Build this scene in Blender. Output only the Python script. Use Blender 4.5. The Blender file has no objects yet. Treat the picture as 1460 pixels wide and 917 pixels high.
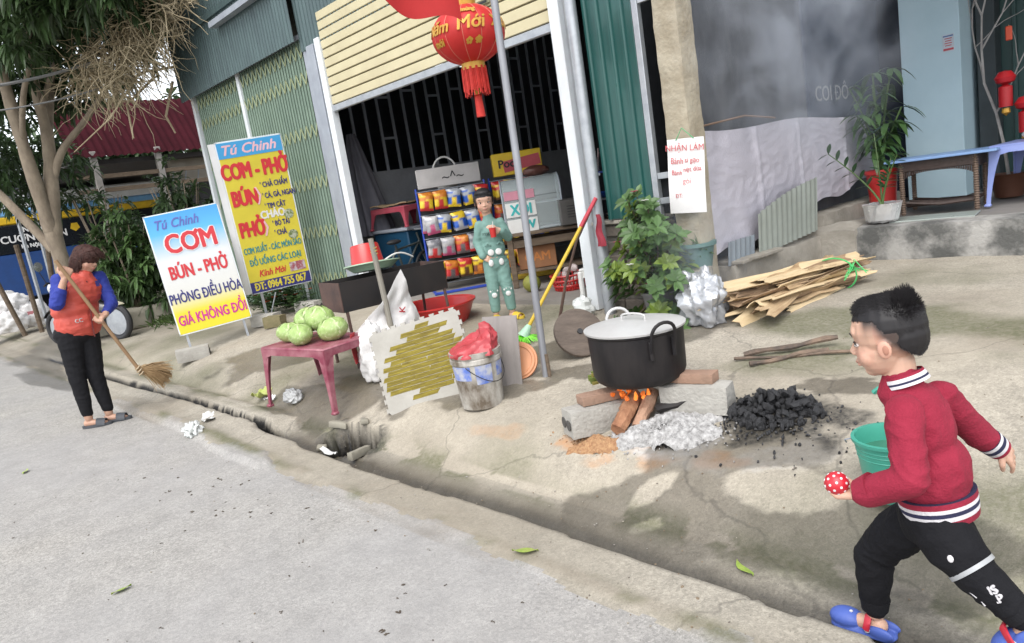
import bpy, bmesh, math, random
import numpy as np
from mathutils import Vector, Matrix, Euler, noise as mnoise
random.seed(7); rng = np.random.default_rng(7)
SC = bpy.context.scene; COL = SC.collection
R = math.radians
# ---------------------------------------------------------------- camera
PITCH, YAW, ROLL = R(10.3), R(48.5), R(9.0)
fw = Vector((-math.sin(YAW)*math.cos(PITCH), math.cos(YAW)*math.cos(PITCH), -math.sin(PITCH)))
rt = Vector((math.cos(YAW), math.sin(YAW), 0)); upv = rt.cross(fw)
cr = rt*math.cos(ROLL) - upv*math.sin(ROLL); cu = rt*math.sin(ROLL) + upv*math.cos(ROLL)
cam = bpy.data.cameras.new('camera'); cam.sensor_width = 36; cam.lens = 1045/1460*36
cam.clip_start = .05; cam.clip_end = 2000
co = bpy.data.objects.new('camera', cam); COL.objects.link(co)
co.matrix_world = Matrix(((cr.x, cu.x, -fw.x, 0), (cr.y, cu.y, -fw.y, 0), (cr.z, cu.z, -fw.z, 1.55), (0, 0, 0, 1)))
SC.camera = co
# ---------------------------------------------------------------- sky, sun, exposure
SUN_EL, SUN_AZ = R(55), R(150)          # azimuth clockwise from +y
w = bpy.data.worlds.new('World'); SC.world = w; w.use_nodes = True
nt = w.node_tree; nt.nodes.clear()
sky = nt.nodes.new('ShaderNodeTexSky'); sky.sky_type = 'NISHITA'; sky.sun_disc = False
sky.sun_elevation = SUN_EL; sky.sun_rotation = SUN_AZ; sky.dust_density = 1.5; sky.air_density = 1.0; sky.ozone_density = 1
hs = nt.nodes.new('ShaderNodeHueSaturation'); hs.inputs['Saturation'].default_value = .25
bg = nt.nodes.new('ShaderNodeBackground'); bg.inputs['Strength'].default_value = .15
wo = nt.nodes.new('ShaderNodeOutputWorld')
nt.links.new(sky.outputs[0], hs.inputs['Color']); nt.links.new(hs.outputs[0], bg.inputs['Color']); nt.links.new(bg.outputs[0], wo.inputs['Surface'])
sl = bpy.data.lights.new('sun', 'SUN'); sl.energy = .95; sl.angle = R(50); sl.color = (1, .96, .9)
so = bpy.data.objects.new('sun', sl); COL.objects.link(so)
sd = Vector((math.sin(SUN_AZ)*math.cos(SUN_EL), math.cos(SUN_AZ)*math.cos(SUN_EL), math.sin(SUN_EL)))
so.rotation_euler = sd.to_track_quat('Z', 'Y').to_euler()
SC.view_settings.view_transform = 'Standard'; SC.view_settings.look = 'None'
SC.view_settings.exposure = 1.32; SC.view_settings.gamma = 1; SC.view_settings.use_curve_mapping = False
SC.render.engine = 'CYCLES'; cy = SC.cycles
cy.use_denoising = True
try: cy.denoiser = 'OPENIMAGEDENOISE'
except Exception: pass
cy.max_bounces = 8; cy.diffuse_bounces = 4; cy.glossy_bounces = 3; cy.transmission_bounces = 5; cy.transparent_max_bounces = 12
cy.volume_bounces = 1; cy.volume_step_rate = 4; cy.volume_max_steps = 64; cy.sample_clamp_indirect = 4
# ---------------------------------------------------------------- helpers
MATS = {}
def mat(name, col, rough=.6, metal=0., col2=None, nscale=6., nmix=.5, det=4., bump=0., bscale=40., spec=.5, sub=0., alpha=1., coat=0., trans=0., emis=0., ecol=None, stretch=None, contrast=.5, rvar=.12, tl=0.):
    """procedural weathered surface: two colours mixed by noise, fine relief"""
    if name in MATS: return MATS[name]
    m = bpy.data.materials.new(name); m.use_nodes = True; MATS[name] = m
    n = m.node_tree.nodes; L = m.node_tree.links; b = n['Principled BSDF']
    b.inputs['Metallic'].default_value = metal; b.inputs['Specular IOR Level'].default_value = spec
    b.inputs['Roughness'].default_value = rough
    if sub: b.inputs['Subsurface Weight'].default_value = sub; b.inputs['Subsurface Radius'].default_value = (.012, .005, .003); b.inputs['Subsurface Scale'].default_value = .6
    if coat: b.inputs['Coat Weight'].default_value = coat
    if trans: b.inputs['Transmission Weight'].default_value = trans
    if alpha < 1: b.inputs['Alpha'].default_value = alpha
    if emis: b.inputs['Emission Strength'].default_value = emis; b.inputs['Emission Color'].default_value = (*(ecol or col), 1)
    if col2 is None: col2 = tuple(c*.72 for c in col)
    tc = n.new('ShaderNodeTexCoord'); mp = n.new('ShaderNodeMapping')
    oi = n.new('ShaderNodeObjectInfo'); ad = n.new('ShaderNodeVectorMath'); ad.operation = 'MULTIPLY_ADD'
    cb = n.new('ShaderNodeCombineXYZ'); 
    for k in range(3): L.new(oi.outputs['Random'], cb.inputs[k])
    ad.inputs[1].default_value = (7, 13, 5)
    L.new(cb.outputs[0], ad.inputs[0]); L.new(tc.outputs['Object'], ad.inputs[2])
    L.new(ad.outputs[0], mp.inputs['Vector'])
    if stretch: mp.inputs['Scale'].default_value = stretch
    nz = n.new('ShaderNodeTexNoise'); nz.inputs['Scale'].default_value = nscale; nz.inputs['Detail'].default_value = det; nz.inputs['Roughness'].default_value = .62
    L.new(mp.outputs[0], nz.inputs['Vector'])
    mr = n.new('ShaderNodeMapRange'); mr.inputs['From Min'].default_value = .5-.4*(1-contrast); mr.inputs['From Max'].default_value = .5+.4*(1-contrast)
    mr.inputs['To Max'].default_value = min(1, nmix*1.6)
    L.new(nz.outputs['Fac'], mr.inputs['Value'])
    mx = n.new('ShaderNodeMix'); mx.data_type = 'RGBA'; mx.inputs['A'].default_value = (*col, 1); mx.inputs['B'].default_value = (*col2, 1)
    L.new(mr.outputs[0], mx.inputs['Factor']); L.new(mx.outputs['Result'], b.inputs['Base Color'])
    rr = n.new('ShaderNodeMapRange'); rr.inputs['To Min'].default_value = max(.02, rough-rvar); rr.inputs['To Max'].default_value = min(1, rough+rvar)
    L.new(nz.outputs['Fac'], rr.inputs['Value']); L.new(rr.outputs[0], b.inputs['Roughness'])
    if bump:
        n2 = n.new('ShaderNodeTexNoise'); n2.inputs['Scale'].default_value = bscale; n2.inputs['Detail'].default_value = 3
        L.new(mp.outputs[0], n2.inputs['Vector'])
        bp = n.new('ShaderNodeBump'); bp.inputs['Strength'].default_value = min(1, bump); bp.inputs['Distance'].default_value = .012
        L.new(n2.outputs['Fac'], bp.inputs['Height']); L.new(bp.outputs[0], b.inputs['Normal'])
    if tl:
        out = n['Material Output']; tr = n.new('ShaderNodeBsdfTranslucent'); ms = n.new('ShaderNodeMixShader'); ms.inputs[0].default_value = tl
        L.new(mx.outputs['Result'], tr.inputs['Color']); L.new(b.outputs[0], ms.inputs[1]); L.new(tr.outputs[0], ms.inputs[2]); L.new(ms.outputs[0], out.inputs['Surface'])
    return m
def vmat(name, rough=.6, metal=0., bump=0., bscale=40., sub=0., tl=0., spec=.5):
    """colour read from the mesh colour attribute 'Col' (the thing's own colours)"""
    if name in MATS: return MATS[name]
    m = mat(name, (1, 1, 1), rough, metal, col2=(.8, .8, .8), nscale=9, nmix=.35, bump=bump, bscale=bscale, sub=sub, spec=spec)
    n = m.node_tree.nodes; L = m.node_tree.links; b = n['Principled BSDF']
    at = n.new('ShaderNodeAttribute'); at.attribute_name = 'Col'
    mx = [k for k in n if k.bl_idname == 'ShaderNodeMix'][0]
    mu = n.new('ShaderNodeMix'); mu.data_type = 'RGBA'; mu.blend_type = 'MULTIPLY'; mu.inputs['Factor'].default_value = 1
    L.new(mx.outputs['Result'], mu.inputs['A']); L.new(at.outputs['Color'], mu.inputs['B']); L.new(mu.outputs['Result'], b.inputs['Base Color'])
    if tl:
        out = n['Material Output']; tr = n.new('ShaderNodeBsdfTranslucent'); ms = n.new('ShaderNodeMixShader'); ms.inputs[0].default_value = tl
        L.new(mu.outputs['Result'], tr.inputs['Color']); L.new(b.outputs[0], ms.inputs[1]); L.new(tr.outputs[0], ms.inputs[2]); L.new(ms.outputs[0], out.inputs['Surface'])
    return m
def srgb(r, g, b):
    return tuple(((c/255)/12.92 if c/255 <= .04045 else ((c/255+.055)/1.055)**2.4) for c in (r, g, b))
def finish(o, smooth=35):
    me = o.data
    if smooth is not None:
        me.polygons.foreach_set('use_smooth', [True]*len(me.polygons)); me.set_sharp_from_angle(angle=R(smooth))
    return o
def link(name, me, parent=None, loc=None, rot=None):
    o = bpy.data.objects.new(name, me); COL.objects.link(o)
    if parent is not None: o.parent = parent
    if loc is not None: o.location = loc
    if rot is not None: o.rotation_euler = rot
    return o
def tag(o, label=None, cat=None, group=None, kind=None):
    if label: o['label'] = label
    if cat: o['category'] = cat
    if group: o['group'] = group
    if kind: o['kind'] = kind
    return o
def thing(name, label, cat, loc=(0, 0, 0), rot=(0, 0, 0), group=None):
    o = bpy.data.objects.new(name, None); COL.objects.link(o); o.location = loc
    o.rotation_euler = rot if hasattr(rot, '__len__') else (0, 0, rot)
    o.empty_display_size = .1
    return tag(o, label, cat, group)
def copytree(o, parent=None):
    c = o.copy(); COL.objects.link(c); c.parent = parent
    for ch in list(o.children): copytree(ch, c)
    return c
def EU(a): return a if isinstance(a, Matrix) else Euler(a).to_matrix()
class MB:
    def __init__(s): s.v = []; s.f = []; s.m = []; s.c = []
    def add(s, vs, fs, mi=0, col=None):
        o = len(s.v); s.v += [tuple(p) for p in vs]; s.f += [tuple(i+o for i in f) for f in fs]; s.m += [mi]*len(fs)
        s.c += [col or (1, 1, 1)]*len(vs); return s
    def box(s, c, d, rot=None, mi=0, b=0., col=None, taper=1.):
        x, y, z = d[0]/2, d[1]/2, d[2]/2
        if b <= 0:
            vs = [Vector((sx*x*(taper if sz > 0 else 1), sy*y*(taper if sz > 0 else 1), sz*z)) for sz in (-1, 1) for sy in (-1, 1) for sx in (-1, 1)]
            fs = [(0, 2, 3, 1), (4, 5, 7, 6), (0, 1, 5, 4), (2, 6, 7, 3), (0, 4, 6, 2), (1, 3, 7, 5)]
        else:
            b = min(b, x*.9, y*.9, z*.9); bm = bmesh.new()
            bmesh.ops.create_cube(bm, size=1)
            for v in bm.verts:
                k = taper if v.co.z > 0 else 1
                v.co = Vector((v.co.x*2*x*k, v.co.y*2*y*k, v.co.z*2*z))
            bmesh.ops.bevel(bm, geom=bm.edges[:], offset=b, segments=1, affect='EDGES', profile=.5)
            bm.verts.index_update(); vs = [v.co.copy() for v in bm.verts]; fs = [tuple(v.index for v in f.verts) for f in bm.faces]; bm.free()
        if rot is not None: q = EU(rot); vs = [q @ v for v in vs]
        c = Vector(c); return s.add([v+c for v in vs], fs, mi, col)
    def tube(s, path, r, n=8, mi=0, cap=True, col=None, closed=False, flat=1.):
        P = [Vector(p) for p in path]; k = len(P)
        rs = list(r) if hasattr(r, '__len__') else [r]*k
        t0 = None; nrm = None; vs = []; fs = []
        for i, p in enumerate(P):
            if closed: t = P[(i+1) % k]-P[i-1]
            else: t = P[min(i+1, k-1)]-P[max(i-1, 0)]
            t = t.normalized() if t.length > 1e-9 else Vector((0, 0, 1))
            if nrm is None:
                a = Vector((0, 0, 1)) if abs(t.z) < .9 else Vector((1, 0, 0)); nrm = t.cross(a).normalized()
            else:
                nrm = (nrm - t*nrm.dot(t)); nrm = nrm.normalized() if nrm.length > 1e-6 else t.orthogonal().normalized()
            bn = t.cross(nrm)
            for j in range(n):
                a = 2*math.pi*j/n; vs.append(p + (nrm*math.cos(a) + bn*math.sin(a)*flat)*rs[i])
        for i in range(k if closed else k-1):
            i2 = (i+1) % k
            for j in range(n): fs.append((i*n+j, i*n+(j+1) % n, i2*n+(j+1) % n, i2*n+j))
        if cap and not closed: fs.append(tuple(range(n))[::-1]); fs.append(tuple((k-1)*n+j for j in range(n)))
        return s.add(vs, fs, mi, col)
    def lathe(s, prof, n=24, mi=0, c=(0, 0, 0), rot=None, col=None, wob=0.):
        vs = []; fs = []; q = EU(rot) if rot is not None else None; c = Vector(c)
        for r, z in prof:
            for j in range(n):
                a = 2*math.pi*j/n; k = 1+wob*math.sin(a*3+z*20)
                v = Vector((r*k*math.cos(a), r*k*math.sin(a), z)); v = q @ v if q else v; vs.append(v+c)
        for i in range(len(prof)-1):
            for j in range(n): fs.append((i*n+j, i*n+(j+1) % n, (i+1)*n+(j+1) % n, (i+1)*n+j))
        if prof[0][0] > 1e-5: fs.append(tuple(range(n))[::-1])
        if prof[-1][0] > 1e-5: fs.append(tuple((len(prof)-1)*n+j for j in range(n)))
        return s.add(vs, fs, mi, col)
    def ell(s, c, r, n=12, m=8, rot=None, mi=0, col=None, lump=0., seed=0.):
        vs = []; fs = []; q = EU(rot) if rot is not None else None; c = Vector(c)
        for i in range(m+1):
            th = math.pi*i/m
            for j in range(n):
                ph = 2*math.pi*j/n; v = Vector((math.sin(th)*math.cos(ph), math.sin(th)*math.sin(ph), math.cos(th)))
                if lump: v = v*(1+lump*mnoise.noise(v*2.3+Vector((seed, seed*1.7, 0))))
                v = Vector((v.x*r[0], v.y*r[1], v.z*r[2])); v = q @ v if q else v; vs.append(v+c)
        for i in range(m):
            for j in range(n):
                a, b, d, e = i*n+j, i*n+(j+1) % n, (i+1)*n+(j+1) % n, (i+1)*n+j
                fs.append((a, e, d, b))
        return s.add(vs, fs, mi, col)
    def grid(s, fn, nu, nv, mi=0, col=None):
        vs = [fn(i/nu, j/nv) for j in range(nv+1) for i in range(nu+1)]
        fs = [(j*(nu+1)+i, j*(nu+1)+i+1, (j+1)*(nu+1)+i+1, (j+1)*(nu+1)+i) for j in range(nv) for i in range(nu)]
        return s.add(vs, fs, mi, col)
    def plate(s, fn, nu, nv, th, mi=0, col=None):
        """a sheet with thickness: fn(u,v)->point ; offset along numeric normal"""
        g = [[Vector(fn(i/nu, j/nv)) for i in range(nu+1)] for j in range(nv+1)]
        vs = []; o = []
        for j in range(nv+1):
            for i in range(nu+1):
                du = g[j][min(i+1, nu)]-g[j][max(i-1, 0)]; dv = g[min(j+1, nv)][i]-g[max(j-1, 0)][i]
                nn = du.cross(dv); nn = nn.normalized() if nn.length > 1e-12 else Vector((0, 0, 1))
                vs.append(g[j][i]+nn*th/2); o.append(g[j][i]-nn*th/2)
        N = len(vs); w1 = nu+1; fs = []
        for j in range(nv):
            for i in range(nu):
                a = j*w1+i; fs.append((a, a+1, a+1+w1, a+w1)); fs.append((N+a, N+a+w1, N+a+1+w1, N+a+1))
        for i in range(nu):
            a = i; fs.append((a, N+a, N+a+1, a+1)); a = nv*w1+i; fs.append((a, a+1, N+a+1, N+a))
        for j in range(nv):
            a = j*w1; fs.append((a, a+w1, N+a+w1, N+a)); a = j*w1+nu; fs.append((a, N+a, N+a+w1, a+w1))
        return s.add(vs+o, fs, mi, col)
    def prism(s, poly, z0, z1, mi=0, col=None, M=None):
        n = len(poly); vs = [Vector((p[0], p[1], z0)) for p in poly]+[Vector((p[0], p[1], z1)) for p in poly]
        if M is not None: vs = [M @ v for v in vs]
        fs = [tuple(range(n))[::-1], tuple(range(n, 2*n))]+[(i, (i+1) % n, n+(i+1) % n, n+i) for i in range(n)]
        return s.add(vs, fs, mi, col)
    def mesh(s, name, mats, smooth=35):
        me = bpy.data.meshes.new(name); me.from_pydata(s.v, [], s.f); me.update()
        for m in (mats if isinstance(mats, (list, tuple)) else [mats]): me.materials.append(m)
        me.polygons.foreach_set('material_index', s.m)
        if any(c != (1, 1, 1) for c in s.c):
            a = me.color_attributes.new('Col', 'FLOAT_COLOR', 'POINT')
            a.data.foreach_set('color', np.array([(*c, 1) for c in s.c], dtype=np.float32).ravel())
        if smooth is not None:
            me.polygons.foreach_set('use_smooth', [True]*len(me.polygons)); me.set_sharp_from_angle(angle=R(smooth))
        return me
    def build(s, name, mats, parent=None, loc=None, rot=None, smooth=35):
        return link(name, s.mesh(name, mats, smooth), parent, loc, rot)
def mods(o, lst):
    """apply a list of (type, dict) modifiers and bake the result"""
    for t, kw in lst:
        md = o.modifiers.new(t, t)
        for k, v in kw.items(): setattr(md, k, v)
    dg = bpy.context.evaluated_depsgraph_get(); dg.update()
    me = bpy.data.meshes.new_from_object(o.evaluated_get(dg)); old = o.data
    o.modifiers.clear(); o.data = me
    return o
HORN = {'Ơ': 'O', 'Ờ': 'Ò', 'Ớ': 'Ó', 'Ở': 'Ỏ', 'Ợ': 'Ọ', 'ơ': 'o', 'ờ': 'ò', 'ớ': 'ó', 'ở': 'ỏ', 'ợ': 'ọ', 'Ư': 'U', 'Ừ': 'Ù', 'ư': 'u', 'ừ': 'ù'}
def glyphs(s, size, ext, shear, align='LEFT'):
    cu_ = bpy.data.curves.new('lettering', 'FONT'); cu_.body = s; cu_.size = size; cu_.align_x = align; cu_.align_y = 'CENTER'
    cu_.extrude = ext; cu_.shear = shear; cu_.resolution_u = 3
    o = bpy.data.objects.new('tmp', cu_); COL.objects.link(o)
    dg = bpy.context.evaluated_depsgraph_get(); dg.update()
    me = bpy.data.meshes.new_from_object(o.evaluated_get(dg)); bpy.data.objects.remove(o); bpy.data.curves.remove(cu_)
    return me
def ext_of(me):
    if not len(me.vertices): return (0, 0, 0, 0)
    a = np.array([v.co[:2] for v in me.vertices]); return (a[:, 0].min(), a[:, 0].max(), a[:, 1].min(), a[:, 1].max())
def text(s, size, m, parent, loc, rot=(0, 0, 0), align='CENTER', ext=.002, bold=0., sx=1., shear=0., name='lettering'):
    plain = ''.join(HORN.get(c, 'D' if c == 'Đ' else c) for c in s)
    me = glyphs(plain, size, ext, shear); e = ext_of(me); bm = bmesh.new(); bm.from_mesh(me)
    def bar(x0, x1, y0, y1, sk=0.):       # horn of Ơ/Ư and the stroke of Đ
        bmesh.ops.create_cube(bm, size=1, matrix=Matrix.Translation(((x0+x1)/2, (y0+y1)/2, 0)) @ Matrix.Rotation(sk, 4, 'Z') @ Matrix.Diagonal((x1-x0, y1-y0, 2*ext+.0004, 1)))
    for i, c in enumerate(s):
        if c in HORN or c == 'Đ':
            pc = ext_of(glyphs(plain[:i+1], size, ext, shear)); low = c.islower()
            ref = ext_of(glyphs('O' if not low else 'o', size, ext, shear))
            if c == 'Đ': w_ = ext_of(glyphs('D', size, ext, shear)); l = pc[1]-(w_[1]-w_[0]); bar(l-.06*size, l+.26*size, (w_[2]+w_[3])/2-.03*size, (w_[2]+w_[3])/2+.03*size)
            else: bar(pc[1]-.09*size, pc[1]+.05*size, ref[3]-.10*size, ref[3]-.01*size, .75)
    bm.to_mesh(me); bm.free()
    if align == 'CENTER': me.transform(Matrix.Translation((-(e[0]+e[1])/2, 0, 0)))
    me.name = name; me.materials.clear(); me.materials.append(m)
    if sx != 1: me.transform(Matrix.Diagonal((sx, 1, 1, 1)))
    if bold > 0:      # heavier strokes: shifted copies, each a hair proud of the last
        bm = bmesh.new(); bm.from_mesh(me); src = bm.verts[:]+bm.edges[:]+bm.faces[:]
        for k, (dx, dy) in enumerate(((1, 0), (-1, 0), (0, .8), (0, -.8), (.7, .6), (-.7, .6), (.7, -.6), (-.7, -.6))):
            if bold < .006 and k > 3: break
            r_ = bmesh.ops.duplicate(bm, geom=src); vs = [g for g in r_['geom'] if isinstance(g, bmesh.types.BMVert)]
            bmesh.ops.translate(bm, verts=vs, vec=Vector((dx*bold, dy*bold, -.00015*(k+1))))
        bm.to_mesh(me); bm.free()
    return link(name, me, parent, loc, rot)
def frame_rot(u, v):
    u = Vector(u).normalized(); v = Vector(v); v = (v-u*v.dot(u)).normalized(); w_ = u.cross(v)
    return Matrix((u, v, w_)).transposed().to_euler()
# numpy value noise
_G = rng.random((256, 256))
def vn(x, y):
    xi = np.floor(x).astype(int); yi = np.floor(y).astype(int); fx = x-xi; fy = y-yi
    fx = fx*fx*(3-2*fx); fy = fy*fy*(3-2*fy); a = xi & 255; b = yi & 255; a1 = (a+1) & 255; b1 = (b+1) & 255
    return (_G[a, b]*(1-fx)+_G[a1, b]*fx)*(1-fy)+(_G[a, b1]*(1-fx)+_G[a1, b1]*fx)*fy
def fbm(x, y, o=4):
    s = 0; a = .5; t = 0
    for k in range(o): s = s+a*vn(x*2**k+17.3*k, y*2**k+5.1*k); t += a; a *= .5
    return s/t
# ---------------------------------------------------------------- ground: road, gutter, pavement from one height function
PY = [-400, 1.78, 1.84, 2.06, 2.08, 2.17, 2.20, 2.36, 2.7, 3.1, 3.6, 4.1, 4.6, 6.4, 400]
PZ = [0, 0, .015, .02, -.07, -.07, -.05, .0, .18, .28, .36, .42, .45, .48, .48]
P2Y = [-400, 1.7, 2.0, 2.1, 2.6, 4.6, 400]; P2Z = [0, 0, .02, .02, .15, .25, .25]
def gz(x, y):
    x = np.asarray(x, float); y = np.asarray(y, float)
    k = np.clip((-x-8)/6, 0, 1)
    return np.interp(y, PY, PZ)*(1-k)+np.interp(y, P2Y, P2Z)*k
def gpt(x, y): return (x, y, float(gz(x, y)))
def axis(lo, hi, st, ext, ratio):
    a = list(np.arange(lo, hi+1e-6, st)); d = st
    l = []; p = lo
    while p > ext[0]: d *= ratio; p -= d; l.append(p)
    r_ = []; p = hi; d = st
    while p < ext[1]: d *= ratio; p += d; r_.append(p)
    return np.array(l[::-1]+a+r_)
gx = axis(-6.2, .6, .022, (-600, 600), 1.055); gy = axis(1.2, 3.6, .0185, (-600, 600), 1.05)
GX, GY = np.meshgrid(gx, gy)
wob = (fbm(GX*1.7, GY*0+3, 3)-.5)*.06+(fbm(GX*14, GY*0+8, 3)-.5)*.022
YY = GY+wob*np.exp(-((GY-2.1)/.6)**2)
Z = gz(GX, YY)
near = np.exp(-np.maximum(0, np.hypot(GX+3, GY-2.5)-4)/6)
isroad = GY < 1.80+(fbm(GX*2.5, GY*2.5+9, 4)-.5)*.22
Z += near*np.where(isroad, .004*(fbm(GX*9, GY*9)-.5), .022*(fbm(GX*2.2+40, GY*2.2)-.5)+.008*(fbm(GX*11, GY*11)-.5))
# narrow slot of the drain on the left, with a flat slab before it
sl_ = np.clip((-GX-5.25)/.3, 0, 1)*np.clip((GX+14)/2, 0, 1)
slot = sl_*np.exp(-((YY-2.16)/.045)**4); fill = sl_*np.clip((YY-1.95)/.05, 0, 1)*np.clip((2.45-YY)/.1, 0, 1)
Z = Z*(1-fill)+fill*np.maximum(Z, .045*np.clip((YY-1.9)/.3, 0, 1)+.012); Z -= slot*.16
# slab that ends before the hole, raised a little from the road
slab = np.clip((-GX-4.62+(fbm(GX*0+2, GY*9)-.5)*.25)/.08, 0, 1)*np.clip((GX+8.6)/.3, 0, 1)*np.clip((YY-1.72-(fbm(GX*1.3, GY*0, 3)-.5)*.12)/.03, 0, 1)*np.clip((2.13-YY)/.04, 0, 1)
Z += slab*.03
# broken hole in the drain cover
hn = (fbm(GX*7, GY*7+3)-.5)*.16
hd = np.hypot((GX+4.52)/.30, (GY-2.33)/.15)+hn*3
hole = np.clip((1-hd)/.10, 0, 1); rim = np.exp(-((hd-1.12)/.22)**2)
Z -= hole*.42; Z += rim*.055*(fbm(GX*16, GY*16)-.35)
# apron bulge next to the gutter right of the hole
Z += .02*np.exp(-((GX+3.3)/1.2)**2-((GY-2.55)/.18)**2)
# ash heap and fire bed under the pot
Z += .0*np.exp(-(np.hypot((GX+2.26)/.30, (GY-2.90)/.17))**3)*(.6+.8*fbm(GX*12, GY*12))
Z += .0*np.exp(-(np.hypot((GX+2.55)/.2, (GY-2.68)/.08))**2)*(fbm(GX*18, GY*18)+.2)
def stain(cx, cy_, rx, ry, a=0, n=.55, sc=2.2, sharp=.12):
    c, s = math.cos(a), math.sin(a); dx, dy = GX-cx, GY-cy_
    d = np.hypot((dx*c+dy*s)/rx, (-dx*s+dy*c)/ry)+(fbm(GX*sc+cx, GY*sc*1.3+cy_, 5)-.5)*4.2*n
    return np.clip((1-d)/sharp, 0, 1)
wet = np.zeros_like(Z)
for a in [(-2.0, 2.42, .42, .26, .0, .5, 2.6), (-1.75, 2.75, .35, .22, .3, .5, 2.6), (-1.15, 2.5, .5, .2, 0, .6, 2), (-1.45, 3.48, .22, .11, .2, .55, 5), (-1.75, 3.42, .06, .03, 0, .3, 5), (-5.0, 2.75, .62, .36, .3, .5, 2), (-5.6, 2.55, .5, .2, 0, .5, 2), (-4.35, 2.75, .35, .25, 0, .5, 3), (-3.9, 3.5, .5, .25, .4, .6, 2), (-3.35, 3.3, .25, .12, .4, .6, 4),
          (-2.9, 4.0, .4, .35, 0, .6, 2), (-3.75, 2.93, .5, .16, .5, .45, 3), (-14, 2.3, 2.2, .5, .0, .5, .7), (-11.3, 1.75, 1.6, .22, 0, .5, 1), (-6.9, 3.1, .8, .3, .2, .6, 1.5)]:
    wet = np.maximum(wet, stain(*a)*(.9 if len(a) < 9 else 1))
for a in [(-2.05, 2.5, .055, .16, -.5, .25, 6), (-1.98, 2.33, .04, .08, -.9, .3, 8), (-1.45, 2.66, .25, .1, .2, .5, 3)]: wet *= 1-stain(*a)
wet *= .8+.2*fbm(GX*4, GY*4)
gut = np.clip((.0-Z)/.05, 0, 1)*(GY > 1.9)*(GY < 2.5)
algae = np.maximum(stain(-1.1, 4.35, 1.5, .42, -.08, .4, 1.6, .4)*.9, stain(-1.9, 3.85, .5, .3, .2, .5, 2, .4)*.7)
algae = np.maximum(algae, .8*np.exp(-((YY-2.36)/.07)**2)*(fbm(GX*3, GY*5) > .47)); algae = np.maximum(algae, .8*np.exp(-((YY-1.83)/.045)**2)*np.clip((fbm(GX*3+7, GY*5)-.45)*6, 0, 1))
algae = np.maximum(algae, .6*np.clip((fbm(GX*.9+3, GY*.9)-.52)*5, 0, 1)*(GY > 2.4))
algae = np.clip(algae*(.8+fbm(GX*6, GY*6)), 0, 1)
ash = np.clip(stain(-2.24, 2.82, .36, .17, .25, .4, 5, .25)+.5*stain(-2.02, 2.75, .18, .12, .3, .6, 6, .3)*1, 0, 1)*.75; ash = np.maximum(ash, .4*stain(-1.55, 2.82, .3, .08, .35, .8, 5, .5))
soot = np.maximum(stain(-1.95, 2.9, .22, .07, .3, .7, 9, .3), np.maximum(stain(-1.72, 3.12, .36, .22, 0, .5, 6, .4), np.maximum(2.6*hole, .8*np.clip(rim, 0, 1)*(fbm(GX*10, GY*10) > .45))))  # soot, and the shade inside the drain hole painted black
soot = np.maximum(soot, 2.*(slot > .3)); soot = np.maximum(soot, .5*stain(-2.9, 4.35, .5, .3, 0, .5, 2.5, .6))  # shade in the drain slot painted black through the same mask
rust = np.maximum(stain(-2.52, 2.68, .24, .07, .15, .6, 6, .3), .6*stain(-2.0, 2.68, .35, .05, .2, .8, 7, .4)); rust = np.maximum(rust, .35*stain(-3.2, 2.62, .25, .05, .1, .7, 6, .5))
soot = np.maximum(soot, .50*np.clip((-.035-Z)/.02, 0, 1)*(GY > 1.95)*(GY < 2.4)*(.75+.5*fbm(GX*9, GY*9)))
dirt = np.clip((fbm(GX*1.1+11, GY*1.4, 5)-.45)*3, 0, 1)*(GY > 1.72)
dirt = np.maximum(dirt, .9*np.clip(1-np.abs(YY-1.84)/.06, 0, 1)*(fbm(GX*5, GY*5) > .38))
idx = np.arange(GX.size).reshape(GX.shape)
fq = np.stack([idx[:-1, :-1], idx[:-1, 1:], idx[1:, 1:], idx[1:, :-1]], -1).reshape(-1, 4)
fr = isroad[:-1, :-1].ravel(); yc = (YY[:-1, :-1]+.01).ravel(); xc = GX[:-1, :-1].ravel()
fg = (~fr) & (yc < 2.34) & (xc < 30) & (xc > -40)
def ground_part(name, sel, m):
    f = fq[sel]; u, inv = np.unique(f, return_inverse=True); f = inv.reshape(-1, 4)
    P = np.stack([GX.ravel()[u], GY.ravel()[u], Z.ravel()[u]], 1)
    me = bpy.data.meshes.new(name); me.vertices.add(len(u)); me.vertices.foreach_set('co', P.ravel())
    me.loops.add(f.size); me.loops.foreach_set('vertex_index', f.ravel().astype(np.int32))
    me.polygons.add(len(f)); me.polygons.foreach_set('loop_start', np.arange(0, f.size, 4, dtype=np.int32)); me.polygons.foreach_set('loop_total', np.full(len(f), 4, dtype=np.int32))
    me.update(calc_edges=True); me.validate()
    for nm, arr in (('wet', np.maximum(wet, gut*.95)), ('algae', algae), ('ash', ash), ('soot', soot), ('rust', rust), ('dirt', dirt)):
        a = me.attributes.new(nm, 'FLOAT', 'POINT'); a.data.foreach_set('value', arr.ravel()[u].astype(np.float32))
    me.materials.append(m); me.polygons.foreach_set('use_smooth', [True]*len(f))
    return tag(link(name, me), kind='structure')
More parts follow.
